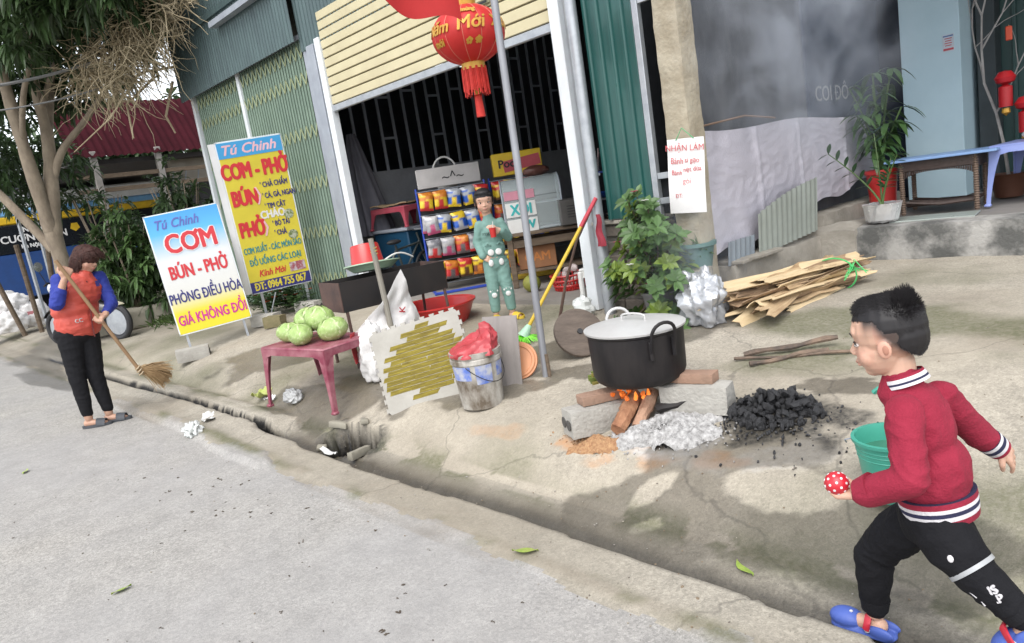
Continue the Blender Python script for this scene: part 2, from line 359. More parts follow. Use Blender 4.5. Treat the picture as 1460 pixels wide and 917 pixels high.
def ground_mat(name, base, base2, speck, tint, crack=.35):
    m = mat(name, base, .85, col2=base2, nscale=1.3, nmix=.6, det=8, bump=.0)
    n = m.node_tree.nodes; L = m.node_tree.links; b = n['Principled BSDF']
    mx = [k for k in n if k.bl_idname == 'ShaderNodeMix'][0]; cur = mx.outputs['Result']
    tc = [k for k in n if k.bl_idname == 'ShaderNodeTexCoord'][0]
    def noise_n(scale, det=3, ro=.6):
        z_ = n.new('ShaderNodeTexNoise'); z_.inputs['Scale'].default_value = scale; z_.inputs['Detail'].default_value = det; z_.inputs['Roughness'].default_value = ro
        L.new(tc.outputs['Object'], z_.inputs['Vector']); return z_
    def mixc(fac, colr, mode='MIX'):
        nonlocal cur
        k = n.new('ShaderNodeMix'); k.data_type = 'RGBA'; k.blend_type = mode
        if hasattr(fac, 'bl_idname') or hasattr(fac, 'links'): L.new(fac, k.inputs['Factor'])
        else: k.inputs['Factor'].default_value = fac
        L.new(cur, k.inputs['A'])
        if isinstance(colr, tuple): k.inputs['B'].default_value = (*colr, 1)
        else: L.new(colr, k.inputs['B'])
        cur = k.outputs['Result']
    fine = noise_n(170, 2, .7); mid = noise_n(38, 4, .65); vo = n.new('ShaderNodeTexVoronoi'); vo.inputs['Scale'].default_value = 95; L.new(tc.outputs['Object'], vo.inputs['Vector'])
    def rng_(o, a, b_, c, d):
        k = n.new('ShaderNodeMapRange'); k.inputs['From Min'].default_value = a; k.inputs['From Max'].default_value = b_; k.inputs['To Min'].default_value = c; k.inputs['To Max'].default_value = d; L.new(o, k.inputs['Value']); return k.outputs[0]
    def gray(o):
        k = n.new('ShaderNodeCombineColor'); [L.new(o, k.inputs[i]) for i in range(3)]; return k.outputs[0]
    mixc(1., gray(rng_(fine.outputs['Fac'], .25, .75, 1-speck, 1+speck)), 'MULTIPLY')
    mixc(1., gray(rng_(mid.outputs['Fac'], .3, .7, .86, 1.1)), 'MULTIPLY')
    mixc(1., gray(rng_(vo.outputs['Color'], 0, 1, 1-speck*.9, 1+speck*.9)), 'MULTIPLY')
    big = noise_n(.35, 3); mixc(rng_(big.outputs['Fac'], .4, .65, 0, .7), tint)
    b2 = noise_n(5.5, 6, .7); mixc(1., gray(rng_(b2.outputs['Fac'], .3, .7, .86, 1.10)), 'MULTIPLY')
    b3 = noise_n(90, 2, .8); mixc(rng_(b3.outputs['Fac'], .66, .70, 0, .55), (.09, .08, .07)); b4 = noise_n(120, 2, .8); mixc(rng_(b4.outputs['Fac'], .68, .72, 0, .3), (.45, .43, .4))
    dn = noise_n(2.5, 4); vc = n.new('ShaderNodeTexVoronoi'); vc.feature = 'DISTANCE_TO_EDGE'; vc.inputs['Scale'].default_value = .62; va = n.new('ShaderNodeVectorMath'); va.operation = 'MULTIPLY_ADD'; va.inputs[1].default_value = (.35, .35, 0)
    L.new(dn.outputs['Color'], va.inputs[0]); L.new(tc.outputs['Object'], va.inputs[2]); L.new(va.outputs[0], vc.inputs['Vector'])
    mixc(rng_(vc.outputs['Distance'], .0015, .006, crack, 0), (.05, .045, .04))
    att = {}
    for a in ('wet', 'algae', 'ash', 'soot', 'rust', 'dirt'):
        k = n.new('ShaderNodeAttribute'); k.attribute_name = a; att[a] = k.outputs['Fac']
    def brk(a, amt, lo=.3, hi=.65):
        k = n.new('ShaderNodeMath'); k.operation = 'MULTIPLY'; L.new(att[a], k.inputs[0]); L.new(rng_(mid.outputs['Fac'], lo, hi, amt*.5, amt), k.inputs[1]); return k.outputs[0]
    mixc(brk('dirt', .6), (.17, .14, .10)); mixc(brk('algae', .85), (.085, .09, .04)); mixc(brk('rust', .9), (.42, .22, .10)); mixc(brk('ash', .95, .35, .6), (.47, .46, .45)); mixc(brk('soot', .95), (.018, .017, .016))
    wk = n.new('ShaderNodeMath'); wk.operation = 'MULTIPLY'; wk.inputs[1].default_value = .9; L.new(att['wet'], wk.inputs[0])
    k = n.new('ShaderNodeMix'); k.data_type = 'RGBA'; k.blend_type = 'MULTIPLY'; L.new(wk.outputs[0], k.inputs['Factor']); L.new(cur, k.inputs['A']); k.inputs['B'].default_value = (.30, .29, .27, 1); cur = k.outputs['Result']
    L.new(cur, b.inputs['Base Color'])
    rr = rng_(att['wet'], 0, 1, .9, .30); L.new(rr, b.inputs['Roughness'])
    ad = n.new('ShaderNodeMath'); ad.operation = 'MULTIPLY_ADD'; ad.inputs[1].default_value = .5; L.new(fine.outputs['Fac'], ad.inputs[0]); L.new(mid.outputs['Fac'], ad.inputs[2])
    bp = n.new('ShaderNodeBump'); bp.inputs['Strength'].default_value = .55; bp.inputs['Distance'].default_value = .006; L.new(ad.outputs[0], bp.inputs['Height']); L.new(bp.outputs[0], b.inputs['Normal'])
    return m
M_ROAD = ground_mat('worn asphalt', (.290, .278, .258), (.325, .308, .280), .34, (.30, .292, .285), 0.)
M_PAVE = ground_mat('old concrete', (.37, .335, .275), (.285, .257, .21), .24, (.34, .30, .235))
M_GUT = ground_mat('gutter concrete', (.36, .33, .275), (.27, .248, .205), .24, (.26, .23, .18))
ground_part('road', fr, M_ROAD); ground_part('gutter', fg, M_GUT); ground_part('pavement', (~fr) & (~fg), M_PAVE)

pbl = MB()
for k in range(900):
    x = -rng.gamma(2.2, 1.5)+.3; y = random.choice((random.uniform(2.2, 4.4), random.uniform(1.6, 2.5), random.uniform(-.2, 1.9) if k % 4 == 0 else random.uniform(2.1, 3.2))); s_ = random.uniform(.0015, .0045)*(1.6 if k % 23 == 0 else 1)
    pbl.ell((x, y, float(gz(x, y))+.004), (s_*1.3, s_, s_*.6), 5, 3, rot=(0, 0, k), col=random.choice(((.3, .27, .22), (.14, .12, .1), (.3, .28, .25), (.2, .15, .1))))
tag(pbl.build('grit', vmat('grit stones', .95), None, smooth=None), kind='stuff')
# ---------------------------------------------------------------- shop front
FY = 4.55
G = {}
M_GALV = mat('galvanised steel', (.42, .44, .46), .42, .55, col2=(.30, .32, .35), nscale=14, bump=.05)
M_STEEL = mat('grey painted steel', (.33, .36, .40), .5, .1, col2=(.24, .26, .30), nscale=5, bump=.05)
M_WHITEST = mat('white powder coated steel', (.70, .73, .75), .45, col2=(.5, .53, .55), nscale=4, nmix=.35)
M_DKGREEN = mat('dark green roof sheet', (.075, .115, .115), .42, .2, col2=(.05, .075, .08), nscale=3, nmix=.6, stretch=(4, 4, .7), bump=.04)
M_TEAL = mat('teal sheet metal', (.016, .085, .075), .32, .15, col2=(.012, .06, .055), nscale=4, stretch=(3, 3, .6), coat=.2)
M_GATE = mat('pale green gate slat', (.175, .245, .185), .45, .1, col2=(.12, .175, .135), nscale=4)
M_LATT = mat('yellow green lattice', (.31, .345, .19), .5, .1, col2=(.24, .27, .15), nscale=6)
M_CREAM = mat('cream shutter', (.54, .485, .31), .5, col2=(.36, .31, .19), nscale=3, nmix=.28, det=5, bump=.02)
M_DARKW = mat('dark mottled wall', (.045, .05, .058), .8, col2=(.028, .03, .036), nscale=2.5, nmix=.6, bump=.2)  # dark blue grey tone mottled by noise
M_GREYW = mat('grey cement render', (.30, .31, .33), .88, col2=(.20, .205, .22), nscale=3, nmix=.6, bump=.25)
M_CONC = mat('rough concrete', (.36, .335, .29), .9, col2=(.2, .18, .15), nscale=4, nmix=.55, det=8, bump=.6, bscale=30)
M_BRICKD = mat('dark stained brick', (.17, .14, .115), .9, col2=(.07, .065, .055), nscale=7, nmix=.6, bump=.6, bscale=40)
M_MORTAR = mat('mortar', (.26, .24, .21), .95, col2=(.15, .14, .12), nscale=6, bump=.5)
# shop building: walls, floor slab and roof of the room behind the shutter
sb = thing('shop_building', 'green and cream metal shop front with half open roller shutter and dark room', 'shop', (0, FY, .45))
def sbx(name, c, d, m, rot=None, b=0.): return MB().box((c[0], c[1]-FY, c[2]-.45), d, rot, b=b).build(name, m, sb)
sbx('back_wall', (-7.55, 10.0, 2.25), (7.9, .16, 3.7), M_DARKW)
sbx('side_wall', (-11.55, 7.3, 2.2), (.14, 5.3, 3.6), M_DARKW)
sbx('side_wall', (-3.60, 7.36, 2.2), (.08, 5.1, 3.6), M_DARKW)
sbx('floor_slab', (-5.9, 7.3, .462), (4.8, 5.3, .05), mat('shop cement floor', (.27, .25, .225), .75, col2=(.19, .175, .155), nscale=2.5, nmix=.5, bump=.2))
sbx('roof', (-7.55, 7.3, 4.25), (8.0, 5.8, .08), M_DKGREEN, rot=(R(-3), 0, 0))
# low grey wall with barred opening along the left side of the room
sbx('low_wall', (-8.45, 7.3, 1.24), (.14, 5.2, 1.55), M_GREYW)
gr = thing('window_grille', 'row of grey steel bars above low wall inside dark shop', 'grille', (-8.42, 4.75, 2.015))
mbar = MB().box((0, 0, .9), (.02, .036, 1.8)).mesh('bar', M_STEEL)
for i in range(24): link('bar', mbar, gr, (0, .1+i*.21, 0))
for k, z in enumerate((.42, .95, 1.45)):
    for i in range(0, 23, 2):
        if (i//2+k) % 2 == 0 or k == 1: MB().box((0, .1+i*.21+.105, z+(.08 if i % 4 else 0)), (.016, .172, .03)).build('cross_bar', M_STEEL, gr)
# shutter: each slat a piece
sh = thing('roller_shutter', 'cream slatted roller shutter pulled halfway up over shop opening', 'shutter', (-5.81, FY-.03, 2.68))
mslat = MB().box((0, -.004, .050), (3.46, .016, .086), b=.005).mesh('slat', M_CREAM, 30)
for i in range(10): link('slat', mslat, sh, (0, 0, .075+i*.1005))
MB().box((0, .008, .58), (3.44, .006, 1.0)).build('slat_joint', mat('shutter joint', (.20, .17, .10), .8), sh)
MB().box((0, 0, .036), (3.46, .04, .072), b=.008).build('bottom_bar', M_GALV, sh)
pl = MB().box((1.0, -.028, .42), (.17, .014, .045), b=.005).build('lock_plate', mat('bronze plate', (.22, .2, .12), .4, .6), sh)
MB().box((1.0, -.037, .42), (.11, .006, .02), b=.002).build('slot', mat('black rubber', (.02, .02, .022), .6), pl)
def sbt(name, x, d, z0, z1, m, y=FY, b=.006): return MB().box((x, y-FY, (z0+z1)/2-.45), (d[0], d[1], z1-z0), b=b).build(name, m, sb)
sbt('shutter_channel', -7.60, (.10, .09), .45, 3.50, M_WHITEST, FY-.02)
sbt('frame_post', -7.76, (.16, .12), .45, 3.46, M_STEEL, FY-.01)
sbt('frame_post', -7.95, (.12, .10), .45, 3.56, M_STEEL, FY+.03)
sbt('shutter_channel', -4.02, (.11, .10), .45, 3.6, M_WHITEST, FY-.03)
sbt('shutter_channel', -3.93, (.06, .08), .45, 3.6, M_STEEL, FY+.02)
# green fascia sheets with ribs
def corr(w_, h, pitch, depth, th=.004, k=6, flatn=None):
    nu = max(4, int(w_/pitch*k))
    def fn(u, v):
        x = u*w_; ph = (x/pitch) % 1
        if flatn: d = depth*max(0, min(1, (abs(ph-.5)*2-flatn)/.18)) if False else depth*(1 if ph < flatn*.6 else (max(0, 1-(ph-flatn*.6)/.1) if ph < flatn*.6+.1 else (0 if ph < .9 else (ph-.9)/.1)))
        else: d = depth*.5*(1+math.sin(2*math.pi*ph))
        return (x, -d, v*h)
    return MB().plate(fn, nu, 1, th)
corr(3.75, 1.5, .075, .016).build('fascia_sheet', M_DKGREEN, sb, (-11.75, -.10, 3.56-.45))
corr(4.9, 1.3, .075, .016).build('fascia_sheet', M_DKGREEN, sb, (-8.02, -.02, 3.44-.45))
sbx('eave_beam', (-9.1, 4.36, 4.22), (1.6, .10, .07), M_STEEL)
sbx('lintel', (-5.8, 4.64, 3.62), (3.7, .10, .3), M_STEEL)
# folding gate
fg_ = thing('folding_gate', 'closed pale green folding gate with zigzag lattice under dark green fascia', 'gate', (-11.5, FY+.02, .42))
W_, H_ = 3.42, 3.18
mgs = MB().box((0, 0, H_/2), (.040, .022, H_), b=.006).mesh('slat', M_GATE)
ns = 50
for i in range(ns): link('slat', mgs, fg_, (.04+i*W_/(ns-1), 0, 0))
for z in (.35, .95, 1.55, 2.15, 2.75, 3.05):
    m_ = MB()
    for i in range(ns-1):
        x0 = .04+i*W_/(ns-1); x1 = x0+W_/(ns-1); s_ = 1 if i % 2 else -1
        for kk in (1, -1): m_.box(((x0+x1)/2, .016*kk, z), (math.hypot(x1-x0, .15), .005, .017), rot=(0, -s_*kk*math.atan2(.15, x1-x0), 0))
    m_.build('lattice_row', M_LATT, fg_)
MB().box((W_/2, .012, H_/2), (W_, .004, H_)).build('backing_sheet', mat('gate backing', (.10, .14, .105), .6), fg_, (0, .05, 0))
for x in (-.07, 1.62): MB().box((x, -.01, H_/2+.05), (.07, .07, H_+.1), b=.005).build('gate_post', M_WHITEST, fg_)
MB().box((W_/2, 0, H_+.03), (W_+.1, .06, .05)).build('top_rail', M_STEEL, fg_)
# right of the opening: pipe, ribbed teal sheet, posts, brick plinth
pp = MB().tube([(0, 0, 0), (0, 0, 3.4)], .047, 16).build('steel_pipe', M_GALV, None, (-3.80, 4.42, .44))
tag(pp, 'round galvanised pipe standing between shutter channel and teal ribbed sheet', 'pipe')
for z in (1.1, 2.5): MB().tube([(-.1, .05, z), (-.02, .06, z), (.02, .06, z)], .012, 6).build('clamp', M_STEEL, pp)
ts = thing('teal_sheet_panel', 'teal ribbed metal sheet panel between galvanised pipe and concrete pillar', 'metal panel', (-3.74, 4.50, 1.18))
corr(.44, 2.3, .11, .022, flatn=.32, k=24).build('ribbed_sheet', M_TEAL, ts)
MB().box((.47, .0, 1.0), (.05, .05, 2.62), b=.004).build('steel_post', M_GALV, ts)
for z in (.10, .28, 1.5): MB().box((.58, .0, z), (.17, .03, .045), b=.003).build('bracket', M_GALV, ts)
corr(.20, 2.6, .11, .022, flatn=.32, k=24).build('rear_sheet', M_TEAL, ts, (.46, .26, -.3))
# brick plinth: bricks are pieces
bpn = thing('brick_plinth', 'low dark stained brick plinth below the teal sheet behind flowering bush', 'plinth', (-3.62, 4.60, .42))
MB().box((0, .03, .36), (.62, .14, .72)).build('mortar_core', M_MORTAR, bpn)
mb_ = MB().box((0, 0, 0), (.20, .12, .085), b=.008).mesh('brick', M_BRICKD)
for r_ in range(6):
    for c_ in range(3):
        o = link('brick', mb_, bpn, (-.215+c_*.215+(.06 if r_ % 2 else -.0), -.012-.012*random.random(), .07+r_*.118)); o.rotation_euler = (random.uniform(-.04, .04), random.uniform(-.03, .03), random.uniform(-.05, .05))
MB().box((0, 0, .735), (.66, .2, .03), b=.006).build('cap', M_CONC, bpn)
# concrete pillar
def rough_block(c, d, n, amp, seed, m, name, parent=None, loc=(0, 0, 0), sub=4):
    bm = bmesh.new(); bmesh.ops.create_cube(bm, size=1)
    for v in bm.verts: v.co = Vector((v.co.x*d[0], v.co.y*d[1], v.co.z*d[2]))
    # cut the long edges
    ax = max(range(3), key=lambda i: d[i])
    for i in range(3):
        cnt = max(1, int(d[i]/min(d)*n))
        for k in range(1, cnt):
            p = Vector((0, 0, 0)); p[i] = -d[i]/2+d[i]*k/cnt; nn = Vector((0, 0, 0)); nn[i] = 1
            bmesh.ops.bisect_plane(bm, geom=bm.verts[:]+bm.edges[:]+bm.faces[:], plane_co=p, plane_no=nn)
    for v in bm.verts:
        q = v.co*7+Vector((seed, seed*2, seed*3)); e = sum(1 for i in range(3) if abs(abs(v.co[i])-d[i]/2) < 1e-4)
        off = Vector((mnoise.noise(q), mnoise.noise(q+Vector((9, 0, 0))), mnoise.noise(q+Vector((0, 9, 0)))))*amp
        if e >= 2: off -= Vector([math.copysign(1, v.co[i])*amp*(.5+.6*random.random()) if abs(abs(v.co[i])-d[i]/2) < 1e-4 else 0 for i in range(3)])
        v.co += off
    bmesh.ops.translate(bm, verts=bm.verts, vec=Vector(c))
    me = bpy.data.meshes.new(name); bm.to_mesh(me); bm.free(); me.materials.append(m)
    o = link(name, me, parent, loc); return finish(o, 50)
pil = rough_block((0, 0, 1.55), (.20, .20, 3.1), 5, .008, 1.3, mat('raw ochre concrete', (.40, .36, .28), .92, col2=(.22, .18, .12), nscale=5, nmix=.5, det=9, bump=.8, bscale=22), 'concrete_pillar', None, (-3.02, 4.56, .42))
tag(pil, 'rough ochre concrete pillar with hand written paper hung on it', 'pillar')
# side wall right of the pillar: low wall, tarp, corrugated offcut, dark boards above
SX = -3.12
sw = thing('side_wall', 'dark boarded side wall with chalk writing above low concrete footing', 'wall', (SX, 4.8, .44))
M_SOOT = mat('sooty navy board', (.020, .032, .062), .55, col2=(.012, .018, .034), nscale=2, nmix=.6, bump=.08)
M_HAZEB = mat('haze grey mottled board', (.11, .115, .125), .75, col2=(.035, .038, .045), nscale=3, nmix=.7, det=7, stretch=(1, 1, .4), bump=.12)  # grey of the smoke haze is painted into this board colour
MB().box((-.03, .95, 2.0), (.04, 1.86, 2.4), b=.004).build('board', M_HAZEB, sw)
MB().box((-.03, 2.75, 2.0), (.04, 1.70, 2.4), b=.004).build('board', M_SOOT, sw)
MB().box((-.005, 1.885, 2.0), (.03, .02, 2.4)).build('batten', M_SOOT, sw)
MB().box((-.08, 1.75, .35), (.08, 3.7, .9)).build('backing', M_HAZEB, sw)
fo = rough_block((0, 0, .13), (.26, 1.75, .30), 4, .012, 4.1, M_CONC, 'footing', sw, (.06, .95, 0))
rough_block((0, 0, .2), (.3, 1.9, .5), 3, .012, 5.1, M_CONC, 'footing', sw, (.02, 2.6, 0))
text('COI ĐÔ', .20, mat('chalk', (.30, .30, .30), .95), sw, (-.006, 2.42, 1.50), (R(90), 0, R(90)), ext=.001, bold=-.003)
rough_block((0, 0, 0), (.30, .62, .03), 5, .006, 2.2, M_CONC, 'ledge_slab', sw, (.10, .42, .295))
# tarp
def tarp_fn(u, v):
    y = u*3.05; top = 1.30-.02*math.sin(u*9)-.02*u; bot = .36+.30*u+.03*math.sin(u*23)
    bot = max(bot, .30+.45*max(0, u-.5)); z = bot+(top-bot)*v
    f = .005*math.sin(y*13+1.5*math.sin(v*3))*(1-.5*v)+.022*mnoise.noise(Vector((y*1.8, v*1.2, 3)))+.007*mnoise.noise(Vector((y*7, v*5, 1)))
    f += .006*(1-abs(mnoise.noise(Vector((y*5+v*4, v*9-y*3, 8)))))**3
    for c_ in (.82, 1.55, 2.45): f += .014*math.exp(-((y-c_-.05*v)/.025)**2)
    return (.045+f+.05*(1-v), y, z)
tp = MB().plate(tarp_fn, 150, 60, .002).build('tarpaulin', mat('pale lilac woven tarp', (.44, .42, .47), .6, col2=(.36, .345, .39), nscale=3, nmix=.5, bump=.35, bscale=60), None, (SX, 4.74, .44), smooth=60)
tag(tp, 'wrinkled pale lilac tarpaulin hung along side wall behind bark pile', 'tarpaulin')
st_ = MB().tube([(.06, .02, 1.32), (.07, .7, 1.37), (.06, 1.2, 1.33)], .008, 5).build('stick', mat('dry twig', (.2, .13, .09), .9), tp)
cs = MB().add(*(lambda m: (m.v, m.f))(corr(1.02, .33, .085, .022))).build('corrugated_offcut', mat('grey roofing sheet', (.33, .36, .33), .5, .3, col2=(.24, .26, .23), nscale=4), None, (SX+.16, 5.28, .72), rot=(R(4), R(0), R(90)))
for v in cs.data.vertices: v.co.z += (v.co.x*.17+.03*math.sin(v.co.x*3)) if v.co.z > .1 else v.co.x*.05
tag(cs, 'grey corrugated sheet offcut propped on footing against the lilac tarpaulin', 'metal sheet')
c2 = corr(.40, .18, .07, .018).build('corrugated_offcut', mat('blue grey roofing sheet', (.26, .30, .34), .5, .3), None, (SX+.14, 4.86, .72), rot=(R(6), 0, R(90)))
tag(c2, 'small blue grey corrugated offcut at low end of tarpaulin by pillar', 'metal sheet')
# terrace of the next house
TZ = .76
tr = thing('house_terrace', 'raised concrete terrace with stained step front before pale blue column', 'terrace', (-2.75, 6.36, .44))
rough_block((0, 0, 0), (6.2, .34, .325), 5, .010, 7.7, mat('stained terrace concrete', (.34, .33, .31), .85, col2=(.09, .09, .085), nscale=3.2, nmix=.75, det=8, bump=.5, contrast=.75), 'step_front', tr, (3.1, .17, .155))
MB().box((2.9, 2.0, .155), (6.6, 3.32, .31)).build('terrace_floor', mat('terrace cement', (.23, .215, .20), .8, col2=(.15, .14, .13), nscale=3, bump=.3), tr)
rough_block((0, 0, 0), (.5, .6, .44), 4, .03, 3.9, M_CONC, 'rubble_end', tr, (-.12, .25, .12))
nh = thing('neighbour_house', 'pale blue column and dark teal doorway of house behind terrace', 'house', (-2.6, 8.4, TZ))
MB().box((-.05, .25, 1.55), (.54, .5, 3.1), b=.004).build('column', mat('pale blue paint', (.50, .66, .74), .6, col2=(.42, .58, .66), nscale=2.5, nmix=.4, bump=.05), nh)
po = MB().box((0, 0, 0), (.10, .004, .16)).build('paper_sticker', mat('blue white paper', (.62, .68, .76), .6), nh, (.12, -.004, 1.50))
MB().box((0, -.003, -.06), (.09, .002, .02)).build('red_band', mat('red print', (.5, .08, .1), .6), po)
for z in (.075,): MB().box((0, -.003, z-.01), (.09, .002, .012)).build('blue_band', mat('blue print', (.08, .18, .42), .6), po)
for k in range(4): MB().box((0, -.003, (.042-.022*k)), (.065-.01*(k % 2), .002, .008)).build('text_line', mat('red print', (.5, .08, .1), .6), po)
M_DOOR = mat('dark teal door', (.02, .062, .058), .45, col2=(.012, .04, .04), nscale=3, stretch=(3, 3, .5))
MB().box((2.35, .58, 1.55), (5.1, .1, 3.1)).build('rear_wall', M_DOOR, nh)
for k in range(9): MB().box((.55+k*.42, .495, 1.55), (.035, .03, 3.1), b=.004).build('door_rib', M_DOOR, nh)
MB().box((.35, .42, 1.55), (.16, .2, 3.1), b=.004).build('door_jamb', mat('dark jamb', (.03, .04, .045), .6), nh)
MB().box((-.52, .5, 1.55), (.36, .2, 3.1)).build('rear_wall', M_SOOT, nh)
MB().box((1.9, -.75, 3.0), (5.6, 3.1, .12)).build('unseen_porch_roof', M_STEEL, nh)  # out of view; deepened to keep the sun off the column
# ---------------------------------------------------------------- inside and before the shop
FL = .487
M_REDP = mat('red plastic', (.50, .025, .022), .35, col2=(.40, .03, .03), nscale=8, nmix=.4, coat=.2)
M_MAROON = mat('maroon plastic', (.30, .035, .06), .42, col2=(.36, .09, .11), nscale=7, nmix=.5, bump=.06)
M_WHITEP = mat('white plastic', (.68, .68, .66), .45, col2=(.54, .53, .50), nscale=8, nmix=.4)
M_BLUEP = mat('royal blue paint', (.03, .07, .42), .35, col2=(.02, .05, .3), nscale=6)
M_BLK = mat('black rubber', (.02, .02, .022), .6)
M_CLEAR = mat('clear plastic', (.82, .85, .86), .12, trans=.0, alpha=.28, nmix=.1)
M_GLASS = mat('cabinet glass', (.75, .85, .85), .05, alpha=.22, nmix=.1, spec=.8)
M_WOODO = mat('old grey brown wood', (.17, .125, .085), .85, col2=(.09, .065, .045), nscale=5, nmix=.6, stretch=(1, 1, 6), bump=.5)
M_CLOTHG = mat('grey cloth', (.13, .13, .15), .85, col2=(.09, .09, .11), nscale=4)
# grey curtain bundle
def curt(u, v):
    a = u*2*math.pi; r_ = .05+.22*(1-v)**.9; r_ *= 1+.22*math.sin(a*7+v*2)+.12*math.sin(a*3+1)
    return (math.cos(a)*r_*.7, math.sin(a)*r_+.10*(1-v), v*1.28)
tag(MB().grid(curt, 60, 14).build('curtain', M_CLOTHG, None, (-8.20, 5.08, 1.22), smooth=60), 'dark grey cloth bundle hanging from barred wall beside shutter channel', 'curtain')
# plastic table maker: moulded top with skirt, four tapering legs
def ptable(name, label, cat, loc, rz, L_, W_, H_, m, group=None, top_m=None, slot=False):
    t = thing(name, label, cat, loc, rz, group)
    mb = MB(); mb.box((0, 0, H_-.012), (L_, W_, .024), b=.01); 
    for sx, sy, l in ((0, 1, L_), (0, -1, L_), (1, 0, W_), (-1, 0, W_)):
        n_ = 12
        def fn(u, v, sx=sx, sy=sy, l=l):
            p = (u-.5)*l*.985; e = abs(u-.5)*2
            dz = .045+.10*max(0, (e-.72)/.28)**2
            off = .004+.010*(1-v)
            if sx == 0: return (p*(1+.0*v), sy*(W_/2-off+.012*(1-v)), H_-.02-dz*(1-v)*1.0 if v < 1 else H_-.016)
            return (sx*(L_/2-off+.012*(1-v)), p, H_-.02-dz*(1-v) if v < 1 else H_-.016)
        mb.plate(fn, n_, 3, .006)
    mb.build('table_top', top_m or m, t, smooth=40)
    for sx in (-1, 1):
        for sy in (-1, 1):
            lg = MB(); n_ = 8
            for face in (0, 1):
                def fn(u, v, face=face):
                    wd = .030+.055*(v**2.2); z = v*(H_-.05)
                    ox = sx*(L_/2-.008+.028*(1-v)); oy = sy*(W_/2-.008+.028*(1-v))
                    return (ox-sx*u*wd, oy, z) if face == 0 else (ox, oy-sy*u*wd, z)
                lg.plate(fn, 3, n_, .007)
            lg.box((sx*(L_/2+.012), sy*(W_/2+.012), .012), (.05, .05, .024), b=.008)
            lg.build('leg', m, t, smooth=40)
    return t
# blue cart with red table on it
ct = thing('blue_cart', 'dark blue metal cabinet cart on wheels with red table on top', 'cart', (-7.80, 5.42, FL), R(8))
MB().box((0, 0, .44), (.62, .66, .60), b=.015).build('body', mat('dark blue sheet', (.012, .065, .13), .4, .2, col2=(.01, .045, .09), nscale=4), ct)
MB().box((0, 0, .76), (.68, .72, .04), b=.01).build('rim', M_STEEL, ct)
MB().box((.325, 0, .22), (.02, .5, .03), b=.004).build('ledge', M_WHITEST, ct)
for sx, sy in ((1, -1), (1, 1), (-1, -1), (-1, 1)):
    w_ = MB().lathe([(.02, -.025), (.085, -.025), (.095, 0), (.085, .025), (.02, .025)], 18, rot=(R(90), 0, 0)).build('wheel', M_BLK, ct, (sx*.28, sy*.27, .095))
    MB().lathe([(0, -.03), (.05, -.03), (.05, .03), (0, .03)], 12, rot=(R(90), 0, 0)).build('hub', mat('rusty red hub', (.25, .06, .05), .6), w_)
ptable('plastic_table', 'red plastic table standing on blue cart in the shop', 'table', (-7.74, 5.42, FL+.785), R(8), .62, .72, .26, M_MAROON)
pm = MB().plate(lambda u, v: ((u-.5)*.62, (v-.5)*.66, .02*mnoise.noise(Vector((u*4, v*5, 0)))+.012+.025*abs(u-.5)), 12, 12, .012).build('palm_mat', mat('dry palm', (.36, .26, .15), .9, col2=(.22, .15, .08), nscale=9, stretch=(6, 1, 1), bump=.5), None, (-7.74, 5.40, FL+1.055), rot=(0, 0, R(12)))
tag(pm, 'folded brown palm leaf mat lying on the red table', 'mat')
# snack racks
def snack_bag_mesh(w_, h, c1, c2, c3, seed):
    rr = random.Random(seed); mb = MB()
    nu, nv = 8, 10
    def P(u, v, s):
        e = max(0, 1-(2*u-1)**2)**.5*max(0, 1-(2*v-1)**4)**.7
        return Vector(((u-.5)*w_*(1-.06*math.sin(v*math.pi)), s*(.024*e+.004*mnoise.noise(Vector((u*5+seed, v*5, s)))), -v*h))
    for s in (-1, 1):
        o = len(mb.v); vs = []; fs = []; cs = []
        for j in range(nv+1):
            for i in range(nu+1):
                vs.append(P(i/nu, j/nv, s)); v = j/nv; u = i/nu
                d = math.hypot((u-.5)*1.3, v-.68)
                c = c1 if v > .12 else c3
                if d < .27: c = c2
                elif abs(v-.3+.1*(u-.5)) < .10: c = c3
                elif v > .88: c = c2
                cs.append(c)
        for j in range(nv):
            for i in range(nu):
                a = j*(nu+1)+i; q = (a, a+1, a+nu+2, a+nu+1); fs.append(q if s > 0 else q[::-1])
        mb.add(vs, fs); mb.c[-len(cs):] = cs
    return mb.mesh('snack_bag', vmat('snack foil', .28, .15, spec=.6), 60)
YL, BL, RD, WH, SV, OR, GN = (.75, .52, .03), (.02, .10, .45), (.5, .03, .03), (.72, .72, .70), (.45, .46, .48), (.6, .2, .03), (.08, .3, .08)
BAGS = {'yellow and red': (YL, RD, OR), 'yellow and blue': (BL, YL, (.4, .42, .45)), 'silver and pink': ((.30, .30, .32), (.42, .07, .16), (.45, .44, .44)), 'red': (RD, (.12, .10, .1), OR), 'yellow': (YL, (.12, .05, .02), RD), 'brown and orange': ((.18, .06, .03), OR, YL), 'white and red': ((.38, .36, .36), RD, (.2, .2, .22)), 'blue': (BL, (.4, .4, .42), YL)}
BM = {k: snack_bag_mesh(.155, .20, *v, i) for i, (k, v) in enumerate(BAGS.items())}
